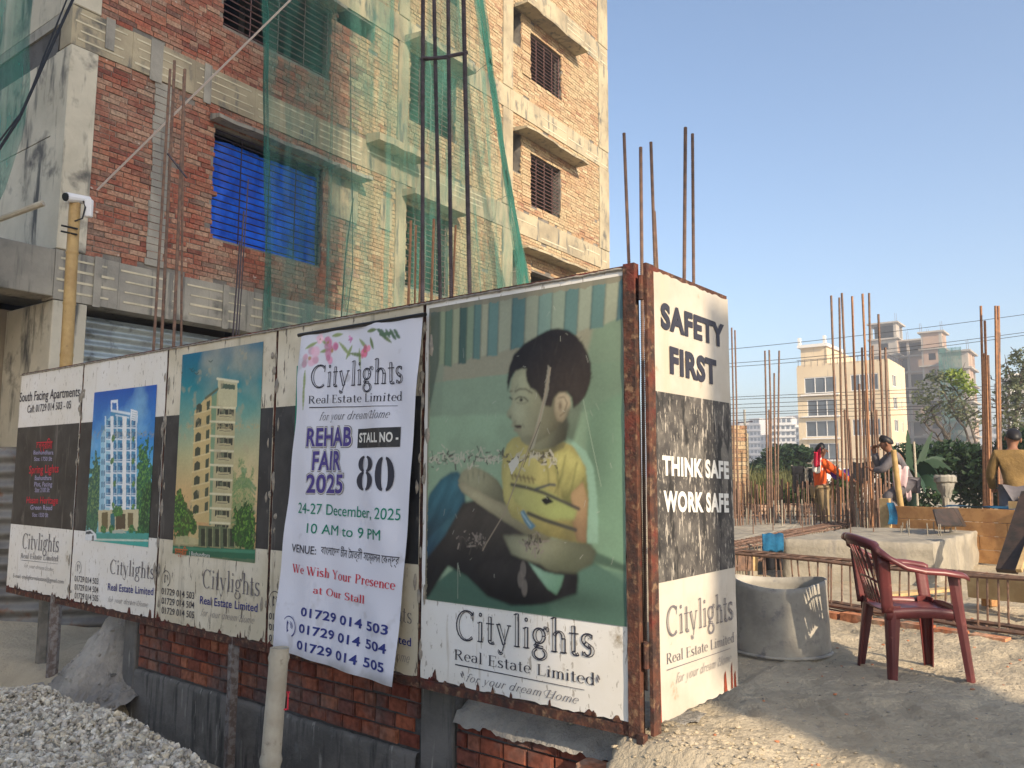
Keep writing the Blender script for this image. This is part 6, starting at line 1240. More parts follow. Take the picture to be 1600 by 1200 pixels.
# blue and black bundle behind the cage, brown boards beside it
bn = thing('cloth_bundle', atZ(1207, 892, .82), 'blue cloth over dark cloth hanging on the rebar cage left of the footing', 'cloth')
c = atY(1207, 860, 8.75)
mb = MB(); mb.grid([[(c[0] - .11 + .23 * u, c[1] + .006 * sin(u * 13 + v * 2) - .012 * sin(pi * v), c[2] + .18 - .19 * v - .008 * sin(u * 13)) for u in lin_(0, 1, 24)] for v in lin_(0, 1, 10)]); mb.build('blue_cloth', M['blue_cloth'], bn, smooth=True, solid=.008)
mb = MB(); mb.grid([[(c[0] - .10 + .21 * u, c[1] + .04 + .03 * sin(u * 12), c[2] + .03 - .24 * v) for u in lin_(0, 1, 20)] for v in lin_(0, 1, 8)]); mb.build('dark_cloth', M['black_cloth'], bn, smooth=True, solid=.008)
for k in range(7):
    x = 1148 + 5.5 * k + random.uniform(-1, 1); beam3(atY(x, 892, 8.6 + .05 * k), atY(x + random.uniform(-1, 2), 864, 8.6 + .05 * k), .04, .03, 'board', M['wood_pale'] if k > 4 else M['rebar']); tag(bpy.context.scene.objects[-1] if False else COL.objects[-1], 'narrow upright board in the row behind the ring', 'board', 'row of narrow boards behind the ring')
# mushroom post, dark panel, stubs
ms = thing('concrete_post', atY(1478, 800, 11.9), 'thin post with a rough flared concrete lump on top beyond the formwork', 'post')
c = atY(1478, 770, 11.9); mb = MB(); mb.tube([(c[0], c[1], .8), (c[0] - .01, c[1], 1.72)], [.045, .05], 8); mb.build('shaft', M['footing'], ms)
mb = MB(); pr = [(.05, 1.62), (.07, 1.68), (.10, 1.74), (.115, 1.80), (.118, 1.84), (.15, 1.86), (.155, 1.93), (.13, 1.96), (.0, 1.95)]; rows_ = [[(c[0] + (q + .03 * fbm(th * 2, z * 9)) * cos(th), c[1] + q * sin(th), z + .02 * fbm(th * 3, 4)) for th in lin_(0, 2 * pi, 19)] for q, z in pr]; mb.grid(rows_); mb.build('head', M['conc'], ms, smooth=False)
tp = thing('dark_tray', atY(1480, 822, 9.9), 'dark folded board propped on the far corner of the concrete footing', 'board')
q = [atY(1457, 797, 9.9), atY(1488, 795, 10.1), atY(1503, 823, 9.9), atY(1464, 823, 9.6)]; mb = MB(); mb.add([tuple(v) for v in q], [(0, 1, 2, 3)]); mb.build('face', M['wood_dark'], tp, solid=.02)
q = [atY(1488, 795, 10.1), atY(1494, 795, 10.3), atY(1508, 823, 10.1), atY(1503, 823, 9.9)]; mb = MB(); mb.add([tuple(v) for v in q], [(0, 1, 2, 3)]); mb.build('side', M['wood_dark'], tp, solid=.02)
rs = random.Random(3)
for k in range(17):
    f_, g__ = rs.uniform(.25, .95), rs.uniform(.1, .5); p_ = C0 + (C1 - C0) * f_ + (C3 - C0) * g__; h = rs.uniform(.07, .16); mb = MB(); mb.tube([(p_[0], p_[1], 1.2), (p_[0] + rs.uniform(-.01, .01), p_[1], 1.23 + h)], .006, 5); tag(mb.build('rebar_stub', M['footing']), 'short cement-splashed rebar stub standing on top of the footing block', 'rebar stub', 'rebar stubs on the footing')
for px, y0, y1 in ((1177, 836, 808), (1208, 830, 808), (1254, 836, 812), (1293, 838, 822), (1329, 845, 818), (1365, 842, 822)):
    a = atZ(px, y0, 1.15); b = atY(px, y1, a[1]); mb = MB(); mb.tube([a, b], .008, 5); tag(mb.build('rebar_stub', M['rebar']), 'single thin upright bar on the pale slab edge', 'rebar stub', 'single upright bars along the slab')
# ---- rebar field
def upright(px0, px1, ytop, Y, z0, r_, m, lab, grp):
    b = atY(px0, 790, Y); t_ = atY(px1, ytop, Y); mb = MB(); k = 4 if t_[2] - z0 > 1.5 else 2
    mb.tube([(b[0] + (t_[0] - b[0]) * q + rs.uniform(-.006, .006), Y + rs.uniform(-.006, .006), z0 + (t_[2] - z0) * q) for q in lin_(0, 1, k)], r_, 5); o = mb.build('rebar', m); return tag(o, lab, 'rebar', grp)
for k in range(96):
    px = 1141 + k * 2.75 + rs.uniform(-1.3, 1.3); upright(px, px + rs.uniform(-1.5, 1.5), rs.uniform(746, 762), rs.uniform(14.0, 15.4), 1.0, .0115, M['rebar_orange' if rs.random() < .25 else 'rebar'], 'rusty waist-high starter bar in the back row of the slab', 'waist-high starter bars in the back row')
for k in range(60):
    px = 1143 + k * 4.3 + rs.uniform(-2, 2); upright(px, px + rs.uniform(-1, 1), rs.uniform(779, 800), rs.uniform(12.6, 13.4), 1.05, .012, M['footing' if rs.random() < .4 else 'rebar'], 'knee-high starter bar in the front row of the slab', 'knee-high starter bars in the front row')
for px0, px1, yt in ((1149, 1143, 512), (1153, 1149, 516), (1157, 1151, 700)): upright(px0, px1, yt, 12.6, .9, .014, M['rebar'], 'tall thin rebar rising right beside the safety panel edge', 'tall rebars beside the safety panel')
for px0, px1, yt in ((1199, 1195, 548), (1206, 1202, 547), (1205, 1204, 625), (1211, 1210, 583), (1214, 1217, 548), (1201, 1202, 640)): upright(px0, px1, yt, 13.4, .9, .016, M['rebar'], 'tall rebar of the small cluster against the far white houses', 'small rebar cluster before the far white houses')
for px0, px1, yt in ((1310, 1299, 462), (1316, 1311, 465), (1330, 1315, 458), (1341, 1331, 463), (1362, 1348, 459), (1364, 1358, 458), (1352, 1347, 543), (1370, 1364, 540), (1384, 1373, 491), (1388, 1383, 543), (1346, 1343, 600), (1357, 1352, 610), (1376, 1370, 640), (1324, 1320, 640), (1334, 1327, 655)):
    upright(px0, px1, yt, rs.uniform(12.4, 13.6), .9, .019, M['rebar_orange' if px0 % 3 == 0 else 'rebar'], 'tall rusty rebar of the big cluster in front of the cream house', 'big rebar cluster before the cream house')
for px0, px1, yt in ((1537, 1533, 478), (1541, 1537, 552), (1545, 1539, 501), (1535, 1536, 560), (1548, 1544, 555)): upright(px0, px1, yt, 12.2, .9, .019, M['rebar_orange' if px0 % 2 else 'rebar'], 'tall rusty rebar of the left bundle behind the formwork', 'left rebar bundle behind the formwork')
for px0, px1, yt in ((1558, 1555, 478), (1562, 1560, 478), (1564, 1558, 500), (1560, 1561, 520)): upright(px0, px1, yt, 12.0, .9, .019, M['rebar_orange' if px0 % 4 else 'rebar'], 'tall rusty rebar of the right bundle near the man in brown', 'right rebar bundle near the man in brown')
for z, Y in ((1.28, 13.5), (1.42, 14.9), (1.30, 14.8)): 
    a = atY(1140, 790, Y); b = atY(1395, 790, Y); mb = MB(); mb.tube([(a[0], Y, z), ((a[0] + b[0]) / 2, Y + .05, z - .02), (b[0], Y, z + .03)], .012, 5); tag(mb.build('rebar', M['rebar']), {1.28: 'lower front rusty rail bar tied across the knee-high starter bars', 1.42: 'upper rear rusty rail bar tied across the waist-high starter bars', 1.30: 'lower rear rusty rail bar tied across the waist-high starter bars'}[z], 'rebar')
# brick pillar
pl2 = Plane(atY(1142, 700, 15.2), 78); t = thing('brick_pillar', pl2.pt(.2, .8), 'pale brick pillar standing just right of the safety panel edge', 'pillar')
mb = MB(); mb.pbox(pl2, -.06, .33, .7, 2.86, -.3, 0); mb.build('core', M['mortar'], t)
mb = MB(); z = .75; k = 0
while z < 2.84:
    for a in ((-.07, .05), (.06, .19), (.20, .34)) if k % 2 else ((-.07, .12), (.13, .34)): mb.pbox(pl2, a[0] + rs.uniform(-.004, .004), a[1], z, z + .066, -.05, .008 + rs.uniform(0, .006))
    z += .077; k += 1
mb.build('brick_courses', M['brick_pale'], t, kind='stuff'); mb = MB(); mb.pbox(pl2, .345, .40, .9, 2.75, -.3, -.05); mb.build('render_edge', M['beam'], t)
mb = MB(); q = [atY(px, 790, Y) for px, Y in ((1128, 16.5), (1330, 17.5))]; mb.tube([q[0], q[1]], .01, 4)
lowb = Plane(atY(1142, 780, 16.4), 82); t = thing('low_red_brick_wall', lowb.pt(1, .8), 'low red brick wall far behind the rows of starter bars', 'wall')
mb = MB(); mb.pbox(lowb, -.4, 3.6, .7, 1.33, -.2, -.012); mb.build('mortar_bed', M['mortar'], t); mb = MB(); z = .76; k = 0
while z < 1.30:
    x = -.4 - .12 * (k % 2)
    while x < 3.5: mb.pbox(lowb, x + .006, x + .236, z, z + .066, -.05, rs.uniform(0, .008)); x += .248
    z += .077; k += 1
mb.build('brick_courses', M['farbrick'], t, kind='stuff')
# ---------------------------------------------------------------- people
def skinmesh(J, E_, R_, name, m, parent, lvl=1, extra=None):
    names = list(J); me = bpy.data.meshes.new('sk'); me.from_pydata([tuple(J[n]) for n in names], [(names.index(a), names.index(b)) for a, b in E_], [])
    o = bpy.data.objects.new('sk', me); COL.objects.link(o); md = o.modifiers.new('s', 'SKIN'); sv = me.skin_vertices[0].data
    for i, n in enumerate(names):
        q = R_[n]; sv[i].radius = q if isinstance(q, tuple) else (q, q); sv[i].use_root = (i == 0)
    s2 = o.modifiers.new('b', 'SUBSURF'); s2.levels = lvl; s2.render_levels = lvl
    dg = bpy.context.evaluated_depsgraph_get(); me2 = bpy.data.meshes.new_from_object(o.evaluated_get(dg)); bpy.data.objects.remove(o); me2.materials.clear(); me2.materials.append(m); me2.name = name
    L = wloc(parent)
    for v in me2.vertices: v.co -= L
    me2.polygons.foreach_set('use_smooth', [True] * len(me2.polygons)); r_ = bpy.data.objects.new(name, me2); COL.objects.link(r_); r_.parent = parent; return r_
RAD = dict(pel=(.12, .10), waist=(.11, .085), chest=(.15, .10), neck0=(.065, .06), neck=.05, head=(.085, .10), crown=(.075, .085), shL=.055, shR=.055, elL=.042, elR=.042, wrL=.026, wrR=.026, haL=(.035, .02), haR=(.035, .02), hipL=.088, hipR=.088, knL=.058, knR=.058, anL=.036, anR=.036, ftL=(.038, .025), ftR=(.038, .025))
ED = [('pel', 'waist'), ('waist', 'chest'), ('chest', 'neck0'), ('neck0', 'neck'), ('neck', 'head'), ('head', 'crown'), ('chest', 'shL'), ('chest', 'shR'), ('shL', 'elL'), ('elL', 'wrL'), ('wrL', 'haL'), ('shR', 'elR'), ('elR', 'wrR'), ('wrR', 'haR'), ('pel', 'hipL'), ('pel', 'hipR'), ('hipL', 'knL'), ('knL', 'anL'), ('anL', 'ftL'), ('hipR', 'knR'), ('knR', 'anR'), ('anR', 'ftR')]
def person(base, face, label, J, shirt, trou, sleeve=('elL', 'wrL', 'elR', 'wrR')):
    """J in own coordinates: x to the figure's right, y forward, z up; face = azimuth it looks to"""
    a = radians(face); fwd = np.array([sin(a), cos(a), 0]); rt = np.array([cos(a), -sin(a), 0]); base = np.array(base, float)
    W_ = {k: base + rt * v[0] + fwd * v[1] + np.array([0, 0, v[2]]) for k, v in J.items()}; t = thing('person', base, label, 'person')
    body = skinmesh(W_, ED, RAD, 'body', M['skin'], t, 2)
    sh_ = ['waist', 'pel', 'chest', 'neck0', 'shL', 'shR'] + list(sleeve); es = [e for e in ED if e[0] in sh_ and e[1] in sh_]; gr = lambda q, d: tuple(x + d for x in q) if isinstance(q, tuple) else q + d
    skinmesh({k: W_[k] for k in sh_}, es, {k: gr(RAD[k], .022 if k != 'neck0' else .012) for k in sh_}, 'shirt', shirt, t, 2)
    tr_ = ['pel', 'hipL', 'hipR', 'knL', 'knR', 'anL', 'anR']; es = [e for e in ED if e[0] in tr_ and e[1] in tr_]; skinmesh({k: W_[k] for k in tr_}, es, {k: gr(RAD[k], .026) for k in tr_}, 'trousers', trou, t, 2)
    # head details
    hd = (W_['head'] + W_['crown']) / 2; up = W_['crown'] - W_['neck']; up /= np.linalg.norm(up); f2 = fwd - up * (fwd @ up); f2 /= np.linalg.norm(f2); r2 = np.cross(f2, up)
    mb = MB(); rows_ = []
    for th0 in lin_(0, pi * .64, 9): rows_.append([tuple(hd + up * (.026 + .098 * cos(th)) + (r2 * cos(p_) * .090 + f2 * (sin(p_) * .094 - .022)) * sin(th) * (1 + .07 * fbm(5 * cos(p_), 5 * sin(p_), th * 6)) - up * (.05 * max(0, -sin(p_)) * sin(th)) ) for p_ in lin_(0, 2 * pi, 21) for th in (th0 * (1 - .32 * max(0, sin(p_))),)])
    mb.grid(rows_); mb.build('hair', M['hair'], t, smooth=True)
    mb = MB(); mb.tube([hd + f2 * .085 - up * .005, hd + f2 * .115 - up * .045], [.010, .017], 6); mb.build('nose', M['skin'], t, smooth=True)
    for s_ in (-1, 1):
        mb = MB(); c = hd + r2 * s_ * .09 - up * .03; mb.tube([c - up * .03, c + f2 * -.008, c + up * .03], [.008, .014, .010], 6); mb.build('ear', M['skin'], t, smooth=True)
        mb = MB(); c = hd + r2 * s_ * .032 + f2 * .088 - up * .0; mb.tube([c - r2 * .012, c + r2 * .012], .007, 5); mb.build('eye', M['plastic_black'], t)
        w0, h0 = (W_['wrL'], W_['haL']) if s_ < 0 else (W_['wrR'], W_['haR']); dv_ = (h0 - w0); dv_ /= np.linalg.norm(dv_) + 1e-9; sd = np.cross(dv_, [0, 0, 1]); sd /= np.linalg.norm(sd) + 1e-9; dn = np.cross(sd, dv_)
        for k, l_ in enumerate((.06, .07, .066, .05)): mb = MB(); b0 = h0 + sd * (k - 1.5) * .016; mb.tube([b0, b0 + dv_ * l_ * .5, b0 + dv_ * l_ * .85 - abs(1) * dn * .018], [.009, .008, .006], 6); mb.build('finger', M['skin'], t, smooth=True)
        mb = MB(); b0 = w0 + dv_ * .03 + sd * .025; mb.tube([b0, b0 + dv_ * .03 + sd * .02, b0 + dv_ * .06 + sd * .02], [.011, .009, .007], 6); mb.build('thumb', M['skin'], t, smooth=True)
    mb = MB(); c = hd + f2 * .092 - up * .075; mb.tube([c - r2 * .022, c + r2 * .022], .006, 5); mb.build('mouth', M['red_cloth'] if False else M['wood_dark'], t)
    return t, W_
JS = dict(pel=(0, 0, .93), waist=(0, .01, 1.08), chest=(0, 0, 1.30), neck0=(0, 0, 1.42), neck=(0, .02, 1.48), head=(0, .03, 1.56), crown=(0, .02, 1.64), shL=(-.19, 0, 1.38), shR=(.19, 0, 1.38), elL=(-.24, -.02, 1.10), elR=(.24, -.02, 1.10), wrL=(-.25, .08, .86), wrR=(.25, .08, .86), haL=(-.25, .11, .78), haR=(.25, .11, .78), hipL=(-.10, 0, .88), hipR=(.10, 0, .88), knL=(-.11, .03, .48), knR=(.11, .03, .48), anL=(-.11, 0, .08), anR=(.11, 0, .08), ftL=(-.11, .13, .035), ftR=(.11, .13, .035))
b = atY(1283, 780, 13.9)
j = dict(JS, head=(0, .05, 1.555), elL=(-.22, .26, 1.22), elR=(.20, .24, 1.20), wrL=(-.16, .50, 1.10), wrR=(.14, .46, 1.06), haL=(-.14, .58, 1.09), haR=(.13, .54, 1.05), anL=(-.11, -.08, .08), ftL=(-.11, .05, .035))
w1, W1 = person((b[0], b[1], .80), 92, 'worker in an orange long-sleeved shirt and khaki trousers reaching out to the right', j, M['orange_cloth'], M['khaki'])
def hang(name, m, c, w_, h, lab, cat, r2=(1, 0, 0), th=.012, jag=0, seed=0):
    mb = MB(); r2 = np.array(r2, float); c = np.array(c, float)
    mb.grid([[tuple(c + r2 * (u - .5) * w_ + np.array([0, .03 * sin(u * 14 + v * 3 + seed), -v * h * (1 + jag * sin(u * 9 + seed)) + .02 * cos(u * 7)])) for u in lin_(0, 1, 16)] for v in lin_(0, 1, 10)]); return tag(mb.build(name, m, smooth=True, solid=th), lab, cat)
hang('towel', M['red_cloth'], atY(1279, 706, 13.7) + [-.02, 0, .02], .16, .26, 'crimson and white cloth slung over the orange worker\'s shoulder', 'cloth', (.75, .1, .5)); hang('towel', M['white_cloth'], atY(1280, 718, 13.72) + [-.03, 0, 0], .18, .22, 'white cloth hanging behind the orange worker\'s shoulder below the crimson one', 'cloth', (.9, .1, .2))
hang('cloth', M['violet'], atY(1315, 733, 13.8), .38, .16, 'blue-violet cloth held out in the orange worker\'s hands', 'cloth', (.98, 0, -.05), jag=.2)
hang('dark_cloth', M['black_cloth'], atY(1345, 722, 15.5), .45, .42, 'black cloth hanging behind the big rebar cluster', 'cloth')
# washing line with black trousers
for px, lab in ((1247, 'black trousers on the washing line, the left pair'), (1268, 'black trousers on the washing line, the right pair next to the orange worker')):
    c = atY(px, 728 if px < 1250 else 732, 15.2); mb = MB(); t = thing('trousers', c, lab, 'trousers')
    for q, hh_ in ((-.055, .42 if px > 1250 else .40), (.06, .44 if px > 1250 else .30)):
        mb = MB(); mb.grid([[(c[0] + q * 1.15 + .115 * (u - .5) * (1 - .2 * v), c[1] + .02 * sin(u * 6), c[2] - .15 - v * hh_ * .9) for u in lin_(0, 1, 6)] for v in lin_(0, 1, 8)]); mb.build('trouser_leg', M['black_cloth'], t, smooth=True, solid=.02)
    mb = MB(); mb.grid([[(c[0] - .13 + .27 * u, c[1] + .015 * sin(u * 9), c[2] - .17 * v) for u in lin_(0, 1, 8)] for v in lin_(0, 1, 4)]); mb.build('waist', M['black_cloth'], t, smooth=True, solid=.02)
hang('cloth', M['bamboo_dry'], atY(1259, 731, 15.18), .07, .28, 'narrow pale cloth hanging between the two black trousers', 'cloth')
wire('clothes_line', [atY(1236, 727, 15.2), atY(1258, 731, 15.2), atY(1330, 722, 15.3)], .006, M['rope'], 'thin line carrying the black trousers behind the starter bars', 'clothes line', .02)
# man leaning on bamboo
b = atY(1404, 785, 11.9)
j = dict(JS, pel=(0, -.12, .86), waist=(0, -.06, .99), chest=(0, .03, 1.18), neck0=(0, .08, 1.28), neck=(0, .12, 1.33), head=(0, .16, 1.40), crown=(0, .17, 1.48), shL=(-.18, .06, 1.25), shR=(.18, .06, 1.25), elR=(.20, .25, 1.08), wrR=(.10, .30, 1.30), haR=(.06, .30, 1.37), elL=(-.20, .24, 1.04), wrL=(-.12, .36, 1.02), haL=(-.10, .42, 1.06), hipL=(-.1, -.12, .82), hipR=(.1, -.12, .82), knL=(-.14, .22, .62), knR=(.13, .12, .5), anL=(-.12, -.05, .25), anR=(.12, -.16, .12), ftL=(-.12, .06, .2), ftR=(.12, -.05, .07))
w2, W2 = person((b[0] + .02, b[1], 1.0), -75, 'worker in grey with a pale pink cloth over his back, bending against a bamboo pole', j, M['grey_cloth'], M['grey_cloth'])
hang('shawl', M['pink_cloth'], atY(1408, 727, 11.72), .26, .40, 'pale pink cloth draped down the back of the bending worker', 'cloth', (.95, .1, -.35), jag=.3)
bamboo('bamboo_pole', [atY(1409, 800, 11.5), atY(1403, 760, 11.5), atY(1396, 703, 11.5)], .042, M['bamboo'], 'short leaning bamboo pole held by the worker in grey', .3)
# man in brown, seen from behind
b = atY(1586, 790, 10.5)
j = dict(JS, head=(.02, .06, 1.56), crown=(.03, .05, 1.64), elL=(-.27, .04, 1.10), wrL=(-.22, .20, .92), haL=(-.2, .26, .90), elR=(.26, .08, 1.12), wrR=(.18, .24, 1.0), haR=(.14, .3, .98))
w3, W3 = person((b[0] + .02, b[1], .86), 20, 'man in a mustard brown shirt seen from behind at the right edge', j, M['brown_cloth'], M['grey_cloth'])
# ---------------------------------------------------------------- debris on the sand
rs = np.random.RandomState(44)
for nm, m_, lab, n_, s0_, s1_ in (('brick_chips', me_ed.materials[0], 'small orange brick chips scattered over the sand around the chair', 90, .004, .011), ('dry_straw', M['bamboo_dry'], 'bits of dry straw and bamboo fibre scattered over the sand', 120, .02, .05), ('mortar_crumbs', M['footing'], 'pale mortar crumbs scattered over the sand near the ring', 520, .003, .008)):
    mb = MB(); k = 0
    while k < n_:
        x, y = rs.uniform(.7, 4.2), rs.uniform(3.0, 7.0); d_ = hline(x, y)
        if d_[0] > -.05 or d_[1] < .05: continue
        z = terrain(x, y); q = rs.uniform(s0_, s1_)
        if nm == 'dry_straw': a_ = rs.uniform(0, 6.3); mb.tube([(x, y, z + .003), (x + q * cos(a_), y + q * sin(a_), z + .004)], .0012, 3)
        else: mb.add(list(map(tuple, ico * (1 + rs.uniform(-.35, .35, (12, 1))) * q * [1.2, 1, .6] + [x, y, z + q * .2])), icf)
        k += 1
    tag(mb.build(nm, m_, kind='stuff'), lab, 'debris', kind='stuff')
# ---------------------------------------------------------------- vegetation
def leafcloud(mb, cs, n, size, seed, flat_=.6, aspect=2.2):
    """cs: list of (centre, radius xyz); small folded leaf faces spread unevenly"""
    rs = np.random.RandomState(seed); vol = np.array([c[1][0] * c[1][1] * c[1][2] for c in cs]) ** .66; vol /= vol.sum()
    for i in range(n):
        c, R_ = cs[rs.choice(len(cs), p=vol)]; q = rs.randn(3); q /= np.linalg.norm(q); rad = rs.uniform(.25, 1) ** .5; p_ = np.array(c) + q * rad * np.array(R_)
        a = rs.randn(3); a[2] = a[2] * flat_ - .3; a /= np.linalg.norm(a); b = np.cross(a, rs.randn(3)); b /= np.linalg.norm(b) + 1e-9; s_ = size * rs.uniform(.6, 1.4)
        mb.add([tuple(p_ - a * s_), tuple(p_ + b * s_ / aspect), tuple(p_ + a * s_), tuple(p_ - b * s_ / aspect)], [(0, 1, 2, 3)])
def limb(mb, a, b, r0, r1, sag=.0, n=6, seed=0):
    a, b = np.array(a, float), np.array(b, float); rs = np.random.RandomState(seed); P_ = []; L = np.linalg.norm(b - a)
    for i in range(n + 1): t = i / n; P_.append(a + (b - a) * t + rs.randn(3) * L * .025 * (0 < i < n) + np.array([0, 0, -sag * 4 * t * (1 - t)]))
    mb.tube(P_, list(lin_(r0, r1, n + 1)), 6); return P_
def twigs(mb, P_, r, L, n, seed, up=.4, depth=2):
    rs = np.random.RandomState(seed); ends = []
    for i in range(n):
        k = rs.randint(1, len(P_)); a = P_[k]; d = rs.randn(3); d[2] = abs(d[2]) * .7 + up; d /= np.linalg.norm(d); b = a + d * L * rs.uniform(.5, 1.2); Q = limb(mb, a, b, r, r * .4, n=3, seed=seed + i); ends.append(b)
        if depth > 1: ends += twigs(mb, Q, r * .5, L * .55, 3, seed + 31 * i + 5, up, depth - 1)
    return ends
def tree(pts, r0, label, leaf, nleaf, lsize, seed, tw=(.05, 1.2, 6), crown=None, name='tree'):
    base = pts[0][0]; t = thing(name, base, label, 'tree'); mb = MB(); ends = []
    for i, P_ in enumerate(pts):
        Q = []; 
        for k, (a, b) in enumerate(zip(P_, P_[1:])): Q += limb(mb, a, b, r0 * (1 - .6 * k / len(P_)) * (1 if i == 0 else .5), r0 * (1 - .6 * (k + 1) / len(P_)) * (1 if i == 0 else .5), seed=seed + i + k)
        ends += twigs(mb, Q[2:], tw[0], tw[1], tw[2], seed + 100 * i)
    mb.build('trunk', M['bark'], t); mb = MB(); cs = crown if crown else [(e, (.5, .5, .4)) for e in ends]; leafcloud(mb, cs, nleaf, lsize, seed); mb.build('crown', leaf, t); return t
Y_ = 32
tree([[atY(1560, 800, Y_), atY(1535, 740, Y_), atY(1490, 700, Y_), atY(1455, 640, Y_)], [atY(1535, 722, Y_), atY(1500, 660, Y_), atY(1470, 600, Y_)], [atY(1500, 690, Y_), atY(1470, 690, Y_), atY(1440, 655, Y_)], [atY(1550, 740, Y_), atY(1510, 650, Y_ + 1), atY(1485, 590, Y_)]], .10,
     'sparse half-bare tree spreading before the unfinished concrete tower', M['leaf_grey'], 1050, .085, 3, (.03, .9, 9), [(atY(x, y, Y_), (r / 38, .7, r2 / 45)) for x, y, r, r2 in ((1455, 600, 22, 16), (1475, 625, 30, 26), (1450, 650, 18, 18), (1500, 640, 22, 20), (1465, 585, 14, 10), (1520, 655, 14, 18), (1440, 620, 14, 16))])
mb = MB(); leafcloud(mb, [(atY(1492, 588, Y_ - .3), (.55, .4, .32)), (atY(1506, 600, Y_ - .3), (.4, .4, .25)), (atY(1516, 612, Y_), (.3, .3, .15))], 420, .09, 8); tag(mb.build('leafy_branch', M['leaf_bright']), 'bright green leafy branch catching the sun at the top of the sparse tree', 'branch')
Y2 = 28
tree([[atY(1585, 800, Y2), atY(1583, 690, Y2), atY(1590, 620, Y2), atY(1600, 570, Y2)], [atY(1583, 700, Y2), atY(1572, 640, Y2), atY(1580, 590, Y2)], [atY(1588, 690, Y2), atY(1620, 620, Y2)]], .10, 'grey-leaved tree at the right edge with a darker foot', M['leaf_grey'], 2300, .075, 12, (.03, .7, 10),
     [(atY(x, y, Y2), (r / 42, .6, r2 / 44)) for x, y, r, r2 in ((1588, 580, 24, 26), (1600, 555, 18, 14), (1578, 615, 20, 26), (1606, 620, 24, 40), (1575, 660, 16, 30), (1600, 690, 24, 30))])
def bush(label, blobs, leaf, n, size, seed, Y, name='bush', depth=1.0):
    t = thing(name, atY(blobs[0][0], 790, Y), label, 'bush'); mb = MB(); rs = np.random.RandomState(seed)
    for x, y, r, r2 in blobs:
        c = atY(x, y, Y); b = atY(x, 800, Y); mb.tube([(b[0], b[1], .7), tuple(c)], [.03, .012], 5)
        for _ in range(4): q = c + rs.randn(3) * [r * Y / 1240 * .6, .3, r2 * Y / 1240 * .6]; mb.tube([((b[0] + c[0]) / 2, c[1], (b[2] + c[2]) / 2), tuple(q)], .008, 4)
    mb.build('stems', M['bark'], t); mb = MB(); leafcloud(mb, [(atY(x, y, Y), (r * Y / 1240, depth, r2 * Y / 1240)) for x, y, r, r2 in blobs], n, size, seed); mb.build('foliage', leaf, t); return t
bush('dark dense bush mass behind the formwork and the concrete post', [(1500, 735, 40, 38), (1530, 765, 30, 34), (1450, 720, 30, 26), (1480, 705, 34, 18), (1420, 730, 24, 40), (1440, 770, 40, 30), (1400, 760, 26, 34), (1520, 720, 24, 26)], M['leaf_dark'], 7000, .075, 5, 19)
bush('dark bush between the bare tree and the brown-shirted man', [(1575, 720, 16, 40), (1590, 745, 20, 40), (1572, 770, 20, 24), (1600, 700, 20, 30)], M['leaf_dark'], 3200, .085, 6, 18)
bush('grey-green bushes below the far white houses', [(1215, 720, 22, 26), (1240, 735, 18, 24), (1235, 708, 18, 14), (1195, 735, 20, 18), (1180, 745, 18, 20), (1250, 712, 14, 12)], M['leaf_dark'], 4200, .12, 7, 34, depth=2)
bush('low green shrub with yellow tips between the trousers and the starter bars', [(1262, 765, 18, 18), (1240, 775, 18, 14), (1290, 775, 20, 16), (1312, 765, 14, 20), (1330, 755, 12, 22)], M['leaf'], 2600, .055, 9, 17.5, depth=.6)
mb = MB(); rs = np.random.RandomState(4)
for i in range(2600):
    px = rs.uniform(1150, 1330); Y = rs.uniform(18, 27); c = atY(px, 780, Y); h = rs.uniform(.3, 1.15) * (1.3 if px < 1240 else .8); dx, dy = rs.randn(2) * .12; w_ = rs.uniform(.008, .02)
    mb.add([(c[0] - w_, c[1], .75), (c[0] + w_, c[1], .75), (c[0] + dx + w_ * .6, c[1] + dy, .75 + h * .7), (c[0] + dx * 1.8, c[1] + dy * 2, .75 + h)], [(0, 1, 2, 3)])
tag(mb.build('tall_weeds', M['weed'], kind='stuff'), 'tall dry green weeds growing beyond the starter bars', 'weeds', kind='stuff')
# banana plant
bt = thing('banana_plant', atY(1405, 795, 15.5), 'banana plant with broad arching leaves behind the bending worker', 'banana plant'); B0 = atY(1425, 790, 15.5); mb = MB(); mb.tube([(B0[0], B0[1], .8), (B0[0], B0[1], 1.9)], [.10, .07], 10); mb.build('stem', M['banana'], bt, smooth=True)
for k, (tx, ty, Y, wd, droop) in enumerate(((1382, 692, 15.2, .11, .2), (1418, 672, 15.4, .08, .0), (1457, 674, 15.6, .07, .05), (1474, 772, 14.9, .17, .35), (1468, 745, 15.0, .15, .4), (1385, 735, 15.8, .12, .3), (1445, 768, 14.6, .15, .4), (1488, 735, 15.3, .11, .4), (1476, 716, 15.6, .10, .25), (1450, 700, 15.8, .09, .15))):
    A_ = np.array([B0[0], B0[1], 1.75]); T_ = atY(tx, ty, Y); ax = T_ - A_; L = np.linalg.norm(ax); sd = np.cross(ax / L, [0.1, -1, .2]); sd /= np.linalg.norm(sd); G_ = []
    for q in lin_(0, 1, 22):
        c = A_ + ax * q + np.array([0, 0, droop * 4 * q * (1 - q) * .8]); ww = wd * sin(pi * min(1, q * .86 + .12)) ** .7 * (1 if q > .15 else .25) * (1 - .25 * ((k * 7 + int(q * 22)) % 3 == 0)); G_.append([tuple(c + sd * ww * u + np.array([0, 0, -abs(u) * ww * .5])) for u in (-1, -.5, 0, .5, 1)])
    mb = MB(); mb.grid(G_); mb.build('leaf', M['banana'], bt, smooth=False, solid=.003)
mb = MB(); mb.tube([atY(1434, 790, 14), atY(1428, 690, 14)], .018, 6); tag(mb.build('pipe', M['bamboo_dry']), 'thin pale upright pole in front of the banana leaves', 'pole')
